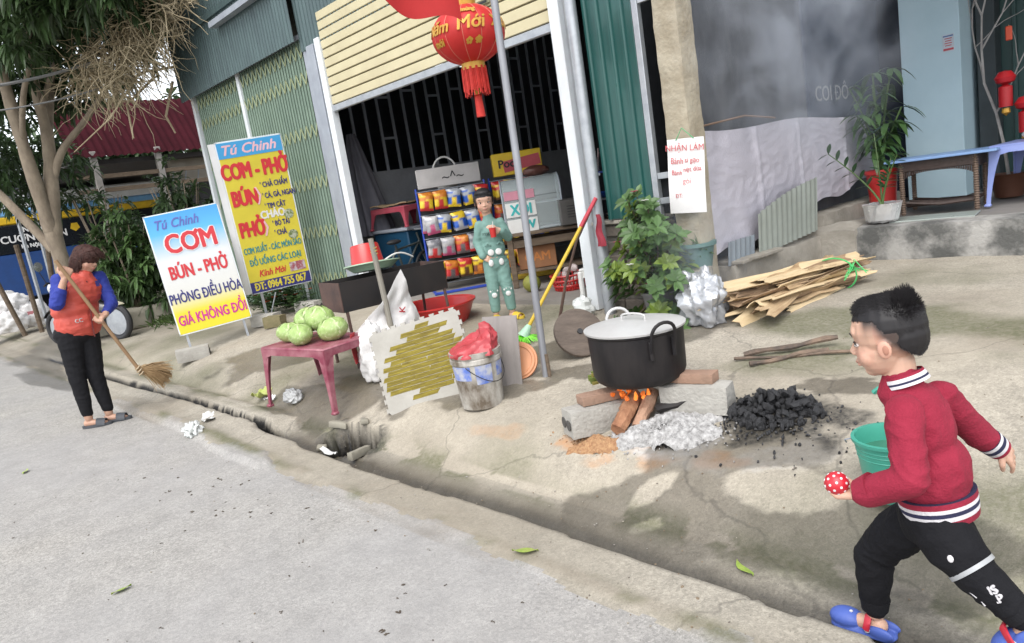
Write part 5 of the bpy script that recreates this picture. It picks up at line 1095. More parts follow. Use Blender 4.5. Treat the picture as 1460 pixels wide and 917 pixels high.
# crumpled foil and slab
fo_ = bagm('foil_sheet', 'crumpled silver grey plastic sheet heaped beside flowering bush', (-2.80, 4.22, .43), (.15, .12, .20), mat('crumpled film', (.48, .49, .51), .22, .35, col2=(.34, .35, .37), nscale=9, bump=.7, bscale=14), 6.6, 'plastic sheet', .5)
sl2 = rough_block((0, 0, 0), (.26, .035, .22), 4, .012, 9.2, mat('grey slate board', (.20, .18, .17), .9, col2=(.14, .125, .12), nscale=5, bump=.3), 'slab_piece', None, (-2.82, 4.52, .55)); sl2.rotation_euler = (R(-28), R(20), R(50)); tag(sl2, 'broken grey brown board leaning between foil and bark pile', 'board')
# ---------------------------------------------------------------- terrace things
def pot_leaf(mb, p, d, l, w_, up_=.0, col=None, droop=.3, mi=0):
    d = Vector(d).normalized(); s = d.cross(Vector((0, 0, 1))); s = s.normalized() if s.length > .01 else Vector((1, 0, 0)); n_ = s.cross(d)
    vs = []; prof = ((0, .12), (.25, .8), (.55, 1), (.8, .65), (1, .02))
    for t, k in prof:
        c = Vector(p)+d*l*t+Vector((0, 0, -droop*l*t*t)); vs += [c-s*w_*k*.5+n_*w_*.12*k, c, c+s*w_*k*.5+n_*w_*.12*k]
    fs = []
    for i in range(4): a = i*3; fs += [(a, a+1, a+4, a+3), (a+1, a+2, a+5, a+4)]
    mb.add(vs, fs, mi, col)
zz = thing('potted_plant', 'upright glossy paired leaf plant in foil wrapped pot on terrace', 'plant', (-2.50, 6.58, .77))
mb = MB().lathe([(.10, 0), (.125, .02), (.15, .13), (.16, .16), (.14, .15), (.0, .13)], 26)
fp = mb.build('foil_pot', mat('wrinkled foil', (.72, .72, .72), .25, .45, bump=1., bscale=14), zz, smooth=None)
for v in fp.data.vertices: v.co += Vector((mnoise.noise(v.co*25), mnoise.noise(v.co*25+Vector((4, 0, 0))), .5*mnoise.noise(v.co*25+Vector((0, 4, 0)))))*.016
M_ZZ = mat('glossy leaf', (.022, .06, .022), .3, col2=(.035, .085, .03), nscale=14, tl=.1)
for k, (dx, dy, h, b) in enumerate(((-.38, -.1, .50, .2), (-.05, .05, .62, .1), (.16, -.05, .42, .2), (.05, .12, .40, .1))):
    P = [Vector((dx*t**1.4, dy*t, .13+h*t)) for t in np.linspace(0, 1, 9)]
    st = MB().tube(P, [.010*(1-.6*t) for t in np.linspace(0, 1, 9)], 6).build('stem', mat('green stem', (.08, .14, .04), .5), zz)
    lf = MB()
    for i in range(3, 9):
        d = (P[i]-P[i-1]).normalized()
        for s in (-1, 1):
            side = d.cross(Vector((.3, 1, 0))).normalized()*s; pot_leaf(lf, P[i], side+d*.5, .11, .042, droop=.1)
    lf.build('leaves', M_ZZ, st, smooth=60)
rp = thing('potted_plant', 'broad drooping leaf plant in bright red pot beside wicker table', 'plant', (-2.80, 7.40, .77))
MB().lathe([(.10, 0), (.11, .01), (.135, .36), (.148, .365), (.148, .40), (.13, .40), (.125, .36), (0, .36)], 28).build('red_pot', M_REDP, rp)
sts = MB(); lf = MB()
for k in range(9):
    a = k*.7; r_ = .13+.10*random.random(); h = random.uniform(.45, .95)
    P = [Vector((r_*math.cos(a)*t**1.5, r_*math.sin(a)*t**1.5, .36+h*t)) for t in np.linspace(0, 1, 6)]; sts.tube(P, .008, 5)
    for i in range(2, 6):
        for j in range(4): b = a+random.uniform(-1.6, 1.6)+j; pot_leaf(lf, P[i], (math.cos(b), math.sin(b), random.uniform(-.2, .5)), random.uniform(.17, .27), random.uniform(.04, .065), droop=random.uniform(.4, .9))
sts.build('stems', mat('green stem', (.08, .14, .04), .5), rp); lf.build('leaves', mat('broad leaf', (.045, .095, .03), .38, col2=(.07, .14, .045), nscale=9, tl=.15), rp, smooth=60)
# wicker table
wt = thing('wicker_table', 'dark brown woven wicker table with pale blue board top', 'table', (-2.22, 7.22, .765), R(6))
M_WICK = mat('dark wicker', (.05, .030, .024), .55, col2=(.025, .015, .012), nscale=30, bump=.4)
MB().box((.02, 0, .475), (.84, .56, .022), b=.004).build('blue_board', mat('pale blue board', (.20, .32, .55), .45, col2=(.16, .27, .48)), wt)
mwv = MB().tube([(0, 0, 0), (0, .004, .03), (0, -.004, .06), (0, .003, .095)], .008, 5).mesh('weave_strand', M_WICK)
for k in range(34):
    x = -.27+k*.0165*1.0; o = link('weave_strand', mwv, wt, (x, -.215, .365-.06*abs(x/.28)**3)); o.scale.z = 1.0+.6*abs(x/.28)**3
for s in (-1, 1): MB().box((0, s*.215, .42), (.6, .02, .09), b=.006).build('apron', M_WICK, wt); MB().box((s*.29, 0, .41), (.02, .42, .11), b=.006).build('apron', M_WICK, wt)
for sx in (-1, 1):
    for sy in (-1, 1):
        lg = MB().tube([(sx*.28, sy*.21, 0), (sx*.28, sy*.21, .46)], .017, 8); 
        for k in range(22): lg.tube([(sx*.28+.019*math.cos(a), sy*.21+.019*math.sin(a), .015+k*.02) for a in np.linspace(0, 2*math.pi, 9)[:-1]], .006, 4, closed=True)
        lg.build('leg', mat('light wicker', (.16, .11, .08), .6, bump=.3), wt)
mb = MB()
for k in range(14): mb.tube([(-.27, -.20+k*.03, .085+.02*math.cos(k)), (0, -.2+k*.03, .07), (.27, -.2+k*.03, .085)], .011, 5)
mb.build('lower_shelf', M_WICK, wt)
tl_ = MB().box((0, 0, .008), (.62, .34, .012), b=.003).build('floor_tile', mat('pale glazed tile', (.33, .37, .34), .3, col2=(.25, .28, .26)), None, (-2.16, 6.76, .752), rot=(0, 0, R(8))); tag(tl_, 'loose pale tile lying on terrace in front of wicker table', 'tile')
M_BTAB = mat('blue violet plastic', (.28, .34, .66), .4, col2=(.22, .28, .58), nscale=6)
ptable('plastic_table', 'pale blue violet plastic table on terrace beside wicker table', 'table', (-1.42, 7.52, .765), R(-2), .86, .72, .50, M_BTAB)
stool('plastic_stool', 'bright red plastic stool under the pale blue violet table', (-1.42, 7.72, .765), M_REDP, .34, .26)
pk = thing('wrapped_parcel', 'gift parcel in clear crinkled film on pale blue violet table', 'parcel', (-1.48, 7.48, 1.268))
MB().lathe([(.09, 0), (.10, .06), (.06, .12), (.02, .15), (0, .15)], 16).build('contents', mat('brown gift', (.16, .10, .07), .6, col2=(.3, .2, .14), nscale=12), pk)
fw_ = MB().lathe([(.17, 0), (.19, .05), (.12, .16), (.03, .27), (.05, .34), (.03, .33)], 26).build('film', mat('crinkled clear film', (.55, .58, .62), .12, alpha=.45, bump=.8, bscale=14), pk, smooth=None)
for v in fw_.data.vertices: v.co += Vector((mnoise.noise(v.co*17), mnoise.noise(v.co*17+Vector((4, 0, 0))), 0))*.04
# bare branch with new year ornaments
tb_ = thing('bare_branch', 'bare grey branch in pot hung with red and gold ornaments', 'branch', (-1.90, 7.92, .765))
M_TWIG = mat('silver grey twig', (.30, .29, .28), .8, col2=(.18, .17, .165), nscale=12)
MB().lathe([(.11, 0), (.15, .2), (.16, .21), (.14, .21), (0, .19)], 20).build('planter', mat('brown pot', (.12, .05, .03), .5), tb_)
br_pts = []
def branch(p, d, l, r, dep, mb):
    n_ = 6; P = [p]; q = Vector(p)
    for i in range(n_): d = (d+Vector((rng.normal(0, .12), rng.normal(0, .08), rng.normal(.01, .10)))).normalized(); q = q+d*l/n_; P.append(q.copy())
    mb.tube(P, [r*(1-.6*i/n_) for i in range(n_+1)], 5)
    br_pts.append(P[-1])
    if dep:
        for i in (2, 3, 4, 5, 6):
            s = -1 if i % 2 else 1; branch(P[i], (d*.5+Vector((s*random.uniform(.25, .6)+.12, rng.normal(0, .3), random.uniform(.1, .6)))).normalized(), l*random.uniform(.4, .62), r*.55, dep-1, mb)
mb = MB(); branch(Vector((0, 0, .18)), Vector((.06, 0, 1)), 1.75, .016, 2, mb); mb.build('twigs', M_TWIG, tb_)
for k in range(26):
    p = br_pts[(k*3+1) % len(br_pts)]
    c = ((.5, .03, .03), (.55, .28, .03), (.5, .06, .02))[k % 3]
    o = MB().box((0, 0, -.07), (.05, .025, .12), b=.008).build('ornament', mat(('red charm', 'gold charm', 'scarlet charm')[k % 3], c, .5), tb_, p); MB().tube([(0, 0, 0), (0, 0, -.03)], .0015, 4).build('thread', M_GOLD, o)
for k, p in enumerate(((.02, -.10, 1.02), (.16, -.08, .78))):
    o = MB().lathe([(0, .09), (.05, .08), (.085, .03), (.07, -.01), (.02, -.03), (.055, -.05), (.055, -.22), (0, -.22)], 14).build('lantern_charm', mat('deep red charm', (.42, .01, .015), .5), tb_, p)
    MB().lathe([(.03, -.23), (.035, -.27), (0, -.3)], 10).build('gold_tip', M_GOLD, o)
# ---------------------------------------------------------------- vegetation
def leaf_quad(mb, p, d, l, w_, n_hint, fold=.18, col=(1, 1, 1), droop=.25):
    d = Vector(d).normalized(); s = d.cross(n_hint); s = s.normalized() if s.length > .01 else d.orthogonal().normalized(); n_ = s.cross(d)
    p = Vector(p); a = p+d*l*.35-Vector((0, 0, droop*l*.12)); b = p+d*l*.7-Vector((0, 0, droop*l*.45)); e = p+d*l-Vector((0, 0, droop*l))
    vs = [p, a-s*w_*.5+n_*fold*w_, a, a+s*w_*.5+n_*fold*w_, b-s*w_*.42+n_*fold*w_, b, b+s*w_*.42+n_*fold*w_, e]
    mb.add(vs, [(0, 2, 1), (0, 3, 2), (1, 2, 5, 4), (2, 3, 6, 5), (4, 5, 7), (5, 6, 7)], 0, col)
def rvec(): 
    v = Vector((rng.normal(), rng.normal(), rng.normal())); return v.normalized()
M_LEAF = vmat('tree leaf', .45, tl=.3); M_LEAF2 = vmat('shrub leaf', .4, tl=.35)
# flowering bush by the pillar
fb = thing('flowering_bush', 'leafy green flowering bush with pink blooms in pot by the pillar', 'bush', (-3.22, 4.32, .43))
MB().lathe([(.09, 0), (.10, .01), (.13, .20), (.14, .20), (.14, .22), (.12, .22), (0, .19)], 22).build('pot', mat('grey clay pot', (.16, .155, .15), .8, bump=.3), fb)
sm = MB(); lm = MB(); fl1 = []
for k in range(70):
    a = random.random()*6.28; sp_ = random.uniform(.05, .42); h = random.uniform(.14, .68) if sp_ > .2 else random.uniform(.40, .74)
    e = Vector((sp_*math.cos(a)*1.0, sp_*math.sin(a)*.8-.05, .20+h*(1-.25*(sp_/.42)**2)-(.36 if k % 3 == 0 else 0)))
    P = [Vector((0, 0, .2)), Vector((e.x*.45, e.y*.45, .2+(e.z-.2)*.65)), e]; sm.tube(P, [.008, .006, .004], 5)
    for cl in range(3):
        c = P[1].lerp(P[2], (.35, .7, 1)[cl]); ax = (Vector((c.x*1.3, c.y*1.3-.10, .26+.25*random.random()))+rvec()*.12).normalized(); o1 = ax.orthogonal().normalized(); o2 = ax.cross(o1); yl = random.random() < .3
        for j in range(8):
            b = j*.785+k; g = random.uniform(.7, 1.2)
            leaf_quad(lm, c+rvec()*.012, o1*math.cos(b)+o2*math.sin(b)+ax*random.uniform(.15, .6), random.uniform(.075, .115), random.uniform(.040, .056), ax, col=((.19*g, .27*g, .05*g) if yl else (.10*g, .185*g, .06*g)), droop=.12)
    if k % 11 == 0: fl1.append((e, (.55, .08, .16)))
    if k % 16 == 5: fl1.append((e, (.7, .7, .66)))
sm.build('stems', mat('woody stem', (.10, .075, .05), .85), fb); lm.build('leaves', M_LEAF2, fb, smooth=None)
for e, c in fl1:
    mb = MB()
    for j in range(5): leaf_quad(mb, e+Vector((0, -.02, .03)), (math.cos(j*1.257), math.sin(j*1.257), .5), .035, .03, Vector((0, 0, 1)), col=c)
    mb.build('flower', vmat('petal', .5, tl=.2), fb, smooth=None)
tp_ = MB().lathe([(.10, 0), (.13, .17), (.15, .175), (.15, .20), (.125, .20), (0, .17)], 24).build('teal_pot', mat('teal plastic pot', (.10, .19, .18), .6), None, (-3.0, 4.50, .76)); tag(tp_, 'empty teal plastic pot perched between pillar and tarpaulin', 'pot')
pq_ = rough_block((0, 0, -.18), (.22, .16, .36), 4, .015, 2.9, M_CONC, 'rubble_stack', None, (-2.98, 4.44, .795)); tag(pq_, 'soot stained rubble support below the teal pot', 'rubble')
# small red flowered plants at the gate
rf = thing('flower_bed', 'low plants with small orange red flowers along green gate', 'plants', (-9.3, 4.2, .40)); lm = MB(); fm_ = MB()
for k in range(130):
    x, y = rng.normal(0, .45), rng.normal(0, .13); h = random.uniform(.1, .42)
    for j in range(7): b = j*1.1+k; g = random.uniform(.6, 1.3); leaf_quad(lm, (x, y, h*random.uniform(.3, 1)), (math.cos(b), math.sin(b), .4), .11, .04, Vector((0, 0, 1)), col=(.05*g, .10*g, .03*g))
    if k % 3 == 0:
        for j in range(5): leaf_quad(fm_, (x, y, h+.05), (math.cos(j*1.257), math.sin(j*1.257), .4), .05, .04, Vector((0, 0, 1)), col=(.6, .09, .04))
lm.build('leaves', M_LEAF2, rf, smooth=None); fm_.build('blossoms', vmat('petal', .5), rf, smooth=None)
# ---------------------------------------------------------------- mango tree
tr_ = thing('mango_tree', 'tall grey barked mango tree with forked trunk and dark leaves', 'tree', (-13.8, 2.9, .23))
TSH = -.22
M_BARK = mat('grey tan bark', (.30, .245, .18), .9, col2=(.17, .135, .10), nscale=5, nmix=.8, contrast=.6, det=8, stretch=(1, 1, .5), bump=1., bscale=14)
TB = [Vector((-13.8, y, z)) for y, z in ((2.87, .2), (2.90, .8), (2.95, 1.4), (2.92, 2.1))]; O_ = Vector(tr_.location)
def limb(pts, rs, mb): 
    # smooth by Catmull-Rom
    P = [Vector(p)-O_+Vector((0, TSH, 0)) for p in pts]; Q = []; RR = []
    for i in range(len(P)-1):
        p0, p1, p2, p3 = P[max(0, i-1)], P[i], P[i+1], P[min(len(P)-1, i+2)]
        for k in range(5):
            t = k/5; Q.append(.5*((2*p1)+(p2-p0)*t+(2*p0-5*p1+4*p2-p3)*t*t+(3*p1-p0-3*p2+p3)*t**3)); RR.append((rs[i]*(1-t)+rs[i+1]*t)*(1+.08*math.sin(i*7+k*2.1)))
    Q.append(P[-1]); RR.append(rs[-1]); RR = [r_*.80 for r_ in RR]; mb.tube(Q, RR, 12)
mb = MB(); limb(TB, [.21, .17, .155, .15], mb); mb.build('trunk', M_BARK, tr_, smooth=60)
LIMBS = [[(-13.8, 2.92, 2.0), (-13.7, 2.84, 3.0), (-13.6, 2.79, 3.9), (-13.4, 2.70, 4.85), (-13.2, 2.4, 6.2)], [(-13.8, 2.94, 1.9), (-13.8, 3.09, 2.75), (-13.85, 3.22, 3.5), (-13.8, 3.22, 4.3), (-13.7, 3.3, 5.1), (-13.7, 3.4, 6.4)], [(-13.8, 3.05, 2.6), (-13.7, 3.32, 3.2), (-13.5, 3.68, 3.6), (-13.2, 4.0, 4.0), (-12.9, 4.5, 4.6)], [(-13.65, 2.82, 3.4), (-13.2, 2.9, 4.0), (-12.6, 3.05, 4.6), (-12.2, 3.1, 5.4)], [(-13.85, 3.2, 3.3), (-14.2, 3.5, 4.2), (-14.5, 3.9, 5.4)], [(-13.9, 2.9, 1.7), (-14.3, 2.55, 2.5), (-14.9, 2.2, 3.4), (-15.2, 1.9, 4.5)], [(-13.8, 3.22, 3.9), (-13.4, 3.55, 4.6), (-12.8, 4.1, 5.2)]]
LR = [[.15, .12, .11, .09, .06], [.15, .13, .11, .09, .07, .05], [.08, .07, .06, .05, .03], [.06, .05, .04, .03], [.08, .06, .04], [.10, .08, .07, .04], [.06, .05, .03]]
for P, r_ in zip(LIMBS, LR): mb = MB(); limb(P, r_, mb); mb.build('limb', M_BARK, tr_, smooth=60)
def crown(centres, n_cl, leaf_l, mb, base, lw=.25, jitter=1., per=13):
    for k in range(n_cl):
        c, r_ = centres[k % len(centres)]; v = rvec()*random.random()**.45; p = Vector(c)+Vector((v.x*r_[0], v.y*r_[1], v.z*r_[2])); g0 = random.uniform(.45, 1.5)
        ax = (v*.6+rvec()*.6+Vector((0, 0, .3))).normalized()
        for j in range(per):
            b = j*2.4+k; o1 = ax.orthogonal().normalized(); o2 = ax.cross(o1); g = g0*random.uniform(.75, 1.3)
            leaf_quad(mb, p+rvec()*.05, o1*math.cos(b)+o2*math.sin(b)+ax*random.uniform(.1, .9), leaf_l*random.uniform(.7, 1.2), leaf_l*lw*random.uniform(.8, 1.2), Vector((0, 0, 1)), col=tuple(c_*g for c_ in base), droop=random.uniform(.2, .7))
mb = MB()
crown([((-13.2, 2.3, 5.6), (2.0, 1.6, 1.1)), ((-12.3, 3.0, 5.0), (1.5, 1.2, .7)), ((-11.8, 3.4, 5.3), (1.3, 1.3, .8)), ((-14.5, 3.8, 5.6), (1.8, 1.6, 1.2)), ((-15.5, 1.8, 4.6), (1.6, 1.4, .9)), ((-12.6, 4.3, 5.2), (1.2, 1.0, .8)), ((-14.6, 3.2, 4.4), (1.0, 1.6, .5)), ((-16.5, 3.0, 3.2), (1.2, 1.2, .9)), ((-11.0, 3.3, 5.0), (1.0, 1.2, .5))], 1250, .25, mb, (.048, .085, .03))
for v_ in range(len(mb.v)): mb.v[v_] = (mb.v[v_][0]-O_.x, mb.v[v_][1]-O_.y, mb.v[v_][2]-O_.z)
mb.build('crown', M_LEAF, tr_, smooth=None)
# shrubs behind the signs
def shrub(name, label, loc, rx, ry, h, n_, l, base, lw=.35, group='shrubs behind the signs'):
    t = thing(name, label, 'shrub', loc, 0, group); sm = MB()
    for k in range(9): a = k*.7; sm.tube([(0, 0, -.05), (.3*rx*math.cos(a), .3*ry*math.sin(a), h*.45), (.7*rx*math.cos(a), .7*ry*math.sin(a), h*.85)], [.03, .02, .008], 6)
    sm.build('stems', M_BARK, t); lm = MB()
    crown([((0, 0, h*.62), (rx, ry, h*.42)), ((rx*.3, ry*.3, h*.45), (rx*.8, ry*.8, h*.4)), ((-rx*.4, 0, h*.35), (rx*.7, ry*.7, h*.33))], n_, l, lm, base, lw); lm.build('leaves', M_LEAF, t, smooth=None)
shrub('shrub', 'broad bright green shrub growing beside mango trunk', (-13.6, 3.65, .25), .75, .62, 1.95, 190, .20, (.07, .125, .04))
shrub('shrub', 'tall loose leaved shrub between red roof shed and blue sign', (-13.2, 4.55, .28), .65, .55, 2.55, 190, .22, (.06, .10, .04), .28)
shrub('shrub', 'low dark shrub on the ground behind tall yellow sign', (-12.3, 4.1, .28), .5, .45, 1.3, 90, .16, (.045, .075, .03))
shrub('shrub', 'thin pale shrub in shade of red roof shed', (-15.5, 3.9, .25), .7, .6, 2.7, 110, .22, (.06, .11, .04), .3)
# planter wall
pw = thing('planter_wall', 'low mossy cement planter wall below the shrubs', 'wall', (-13.1, 3.55, .22), R(70))
for k in range(4): rough_block((0, 0, .17), (.48, .18, .36), 3, .02, k*2.2, mat('mossy cement', (.27, .25, .20), .95, col2=(.12, .13, .06), nscale=3, nmix=.7, bump=.5), 'wall_block', pw, (-.6+k*.49, 0, 0))
gc_ = MB(); 
for k in range(1300):
    x, y = -12.5+rng.normal(0, .8), 4.0+rng.normal(0, .22); g = random.uniform(.6, 1.3); leaf_quad(gc_, (x, y, float(gz(x, y))), (rng.normal(), rng.normal(), 1.4), random.uniform(.1, .28), .018, Vector((1, 0, 0)), col=(.08*g, .13*g, .035*g))
tag(gc_.build('grass', M_LEAF2, None, smooth=None), kind='stuff')
# ---------------------------------------------------------------- dry vine tangle on the roof corner
vt = thing('dry_vine_tangle', 'tangle of dry straw coloured vines hanging over green roof corner', 'dry vines', (-11.9, 4.4, 3.9)); M_VINE = mat('dry vine', (.44, .37, .25), .9, col2=(.30, .24, .15), nscale=3, nmix=.8)
mb = MB()
for k in range(980):
    t = random.random(); c = Vector((-.55+2.0*t+rng.normal(0, .22), -1.05+.78*t+rng.normal(0, .14), .10+.95*t+rng.normal(0, .20)-.15*math.sin(t*3)))
    d = Vector((rng.normal(.3, .7), rng.normal(.1, .6), rng.normal(-.15, .8))).normalized(); l = random.uniform(.25, .9); P = [c]
    for i in range(5): d = (d+rvec()*.45+Vector((0, 0, -.10))).normalized(); P.append(P[-1]+d*l/5)
    r_ = random.choice((.004, .006, .007, .010)); mb.tube(P, [r_, r_, r_*.9, r_*.8, r_*.6, r_*.4], 4)
tag(mb.build('vine_twigs', M_VINE, vt), kind='stuff')
for pts in ([(.3, .2, .2), (.25, -.5, .1), (.1, -1.0, -.5), (-.2, -1.5, -.9)], [(.1, .5, .6), (.15, .25, -.1), (.2, .22, -.5)], [(0, -.2, .1), (0, -.7, -.3), (.1, -.75, -.8)], [(.1, 0, .0), (.05, -.2, -.5), (.0, -.1, -.75)]): 
    MB().tube(pts, [.022, .018, .013, .006][:len(pts)], 6).build('vine_stem', M_VINE, vt)
cbm = MB()
for dz, dy in ((0, 0), (-.28, .3)):
    cbm = MB().tube([(-.0+0*t, -2.4+2.6*t+dy, -.10+.55*t-.10*math.sin(t*3.14)+dz) for t in np.linspace(0, 1, 14)], .022 if dz == 0 else .012, 6).build('cable', mat('grey cable', (.22, .22, .22), .7), None, (-12.1, 3.7, 3.95)); tag(cbm, 'thick grey overhead cable strung past the mango tree' if dz == 0 else 'thin grey overhead cable hanging below thicker one', 'cable')
# ---------------------------------------------------------------- background: coach, shed, sacks, poles, motorbike
bu = thing('coach_bus', 'parked coach with white roof, blue and yellow stripes, dark window lettering', 'bus', (-22, .4, .25))
BY = 6.3
for nm, z0, z1, m_, pr_ in (('lower_body', .45, 1.58, mat('coach navy', (.02, .06, .20), .35, col2=(.015, .045, .15), coat=.3), 0), ('window_band', 1.58, 2.30, mat('tinted window', (.012, .014, .018), .12), .01), ('yellow_stripe', 2.30, 2.50, mat('coach yellow', (.65, .42, .02), .4), .0), ('blue_stripe', 2.50, 2.66, mat('coach light blue', (.16, .36, .62), .4), .0), ('roof', 2.66, 3.02, mat('coach white', (.68, .70, .72), .4), -.02)):
    MB().box((-1.2+pr_, BY/2-.6, (z0+z1)/2), (2.4, BY+2.2, z1-z0), b=.03).build(nm, m_, bu)
for s, sz, y, z in (('Nhà xe', .18, 3.55, 2.14), ('CƯỜNG LAN', .25, 3.5, 1.93), ('Hà Nội - Sơn La', .13, 3.6, 1.73)):
    if sz: text(s, sz, P_WHT, bu, (.014, y, z), (R(90), 0, R(90)), ext=.002, bold=.006)
MB().lathe([(.05, 0), (.12, 0), (0, .001)], 5, rot=(0, R(90), 0), c=(.013, 4.45, 2.05)).build('star', mat('coach yellow', (.65, .42, .02), .4), bu)
for y in (-.2, 4.6):
    w_ = MB().lathe([(.2, -.13), (.48, -.13), (.5, 0), (.48, .13), (.2, .13)], 24, rot=(0, R(90), 0)).build('wheel', M_BLK, bu, (-.06, y, .5)); MB().lathe([(0, .14), (.26, .12), (.28, .0)], 18, rot=(0, R(90), 0)).build('rim', M_GALV, w_)
sd_ = thing('roofed_shed', 'open shed with maroon corrugated roof and pale rear wall', 'shed', (-18, 4.4, .25))
M_MAR = mat('maroon roof sheet', (.05, .009, .014), .95, .0, col2=(.03, .007, .010), nscale=3, spec=.08)
corr(5.2, 1.7, .16, .04, k=6).build('roof_sheet', M_MAR, sd_, (.1, -.2, 3.30), rot=(R(-38), 0, R(90)))
MB().box((-3.4, 2.4, 3.22), (6.6, 5.4, .10)).build('ceiling', mat('dark shed ceiling', (.05, .045, .045), .9), sd_)
for y in (.25, 1.6): MB().box((.0, y, 1.72), (.13, .13, 3.44), b=.01).build('post', mat('shed post', (.30, .28, .26), .8), sd_)
for z in (2.9, 2.6): MB().box((-.02, 2.4, z), (.08, 5.2, .09)).build('beam', M_WOODO, sd_)
MB().box((-.6, 3.1, 1.6), (.2, 2.2, 3.3)).build('wall', mat('beige plaster', (.36, .33, .28), .85, col2=(.26, .235, .2), nscale=3), sd_)
MB().box((-.49, 2.7, 2.25), (.04, .8, .7)).build('wall_opening', M_BLK, sd_)
MB().box((-6.7, 2.4, 1.7), (.2, 6.4, 3.4)).build('rear_wall', M_DARKW, sd_)
for k in range(6): MB().tube([(-.4, 1.9+.3*k, 2.55), (-.4, 2.0+.3*k, 2.9)], .015, 5).build('brace', M_STEEL, sd_)
# far hedge line and low houses close the view down the street
for k, (x, y, sx_w, h, c) in enumerate(((-30, -1.5, 6, 3.4, (.30, .28, .25)), (-34, 5, 8, 4.2, (.24, .24, .25)), (-33, 12, 7, 3.8, (.3, .25, .2)))):
    hb_ = thing('far_house', ('low beige house far behind coach', 'wide grey house with flat roof far behind coach', 'tan house far behind shed')[k], 'house', (x, y, .2)); MB().box((0, 0, h/2), (4, sx_w, h)).build('wall', mat(f'far wall {k}', c, .9, nscale=1), hb_); MB().box((0, 0, h+.1), (4.6, sx_w+.6, .2)).build('roof', M_MAR if k == 0 else M_STEEL, hb_)
    for j in range(3): MB().box((2.01, -sx_w*.3+j*sx_w*.3, h*.55), (.04, .8, 1.1)).build('window', M_BLK, hb_)
for k, (x, y, h) in enumerate(((-27, 1.0, 5.5), (-31, 3.5, 7), (-26, 8, 6.5), (-38, -3, 8), (-24, 12, 7), (-40, 9, 8))):
    t = thing('far_tree', ('round dark tree beside far beige house', 'tall tree rising behind coach roof', 'broad tree above the maroon shed', 'large tree at street end', 'tree behind the green shop', 'large hazy tree beyond wide grey house')[k], 'tree', (x, y, .2), 0, 'trees down the street'); MB().tube([(0, 0, 0), (.1, 0, h*.5), (0, .1, h*.8)], [.22, .16, .06], 8).build('trunk', M_BARK, t); lm = MB()
    crown([((0, 0, h*.75), (2.2, 2.2, h*.28)), ((.8, .9, h*.6), (1.6, 1.6, h*.22)), ((-.6, -1, h*.62), (1.6, 1.6, h*.2))], 170, .5, lm, (.05, .085, .035), .4, per=9); lm.build('crown', M_LEAF, t, smooth=None)
G_SK = 'sacks heaped by the coach'
for k, (x, y, z, r_, lb) in enumerate(((-18.2, 2.05, .25, (.30, .45, .32), 'white sack at left bottom of the heap'), (-18.0, 2.75, .25, (.28, .35, .30), 'white sack with pink print low in the heap'), (-18.1, 2.4, .60, (.28, .40, .25), 'white sack on top of the heap'), (-17.7, 2.35, .25, (.22, .30, .24), 'small white sack in front of the heap'))):
    o = bagm('grain_sack', lb+' beside coach', (x, y, z), r_, M_SACK, k*2.2+.3, 'sack', .25); o['group'] = G_SK
    if k == 1: MB().plate(lambda u, v: (.262-.05*abs(u-.5), (u-.5)*.25, .12+.22*v), 4, 4, .004).build('pink_print', mat('pink print2', (.55, .2, .22), .6), o)
for k, (y0, y1) in enumerate(((2.80, 2.84), (3.12, 3.09))):
    o = MB().tube([(0, 0, 0), (0, y0-y1, 3.3)], .035, 10).build('steel_post', M_GALV, None, (-17, y1, .22)); tag(o, ('galvanised post standing nearer the sack heap', 'galvanised post standing nearer mango trunk')[k], 'post')
for k in range(3):
    o = MB().tube([(0, 0, 0), (.1, -.3+.25*k, 1.5+.2*k)], .045, 8).build('wood_prop', M_WOODO, None, (-16.5, 2.35+.28*k, .22)); tag(o, ('short leaning wooden prop by sack heap', 'middle leaning wooden prop by sack heap', 'taller wooden prop leaning toward mango trunk')[k], 'prop')
# motorbike seen behind the sweeper
mk = thing('motorbike', 'black and white motorbike with round mirrors parked behind sweeping woman', 'motorbike', (-13.0, 2.70, .17), R(27))
for x in (-.62, .62):
    w_ = MB().tube([(x+.25*math.cos(a), 0, .29+.25*math.sin(a)) for a in np.linspace(0, 2*math.pi, 33)[:-1]], .045, 10, closed=True).build('wheel', M_BLK, mk); MB().lathe([(.0, -.03), (.2, -.02), (.21, 0), (.2, .02), (0, .03)], 20, rot=(R(90), 0, 0), c=(x, 0, .29)).build('rim', M_GALV, w_)
MB().ell((.05, 0, .5), (.52, .15, .20), 20, 10).build('body', mat('black bike plastic', (.02, .02, .024), .3, coat=.4), mk)
MB().plate(lambda u, v: (.62+.31*math.cos(1.0+u*2.2), (v-.5)*.12, .29+.31*math.sin(1.0+u*2.2)), 12, 2, .008).build('rear_fender', mat('cream fender', (.6, .56, .42), .4), mk); MB().plate(lambda u, v: (-.62+.31*math.cos(.5+u*2), (v-.5)*.11, .29+.31*math.sin(.5+u*2)), 12, 2, .008).build('front_fender', mat('black bike plastic', (.02, .02, .024), .3), mk)
MB().ell((.30, 0, .76), (.36, .12, .06), 16, 8).build('seat', M_BLK, mk)
MB().tube([(-.62, 0, .29), (-.45, 0, .75), (-.40, 0, .98)], .03, 8).build('fork', M_GALV, mk)
MB().tube([(-.30, -.32, 1.0), (-.38, -.2, 1.03), (-.40, 0, 1.0), (-.38, .2, 1.03), (-.30, .32, 1.0)], .016, 8).build('handlebar', M_BLK, mk)
MB().ell((-.50, 0, .93), (.10, .12, .11), 14, 8).build('headlight', mat('lamp glass', (.6, .62, .62), .15), mk)
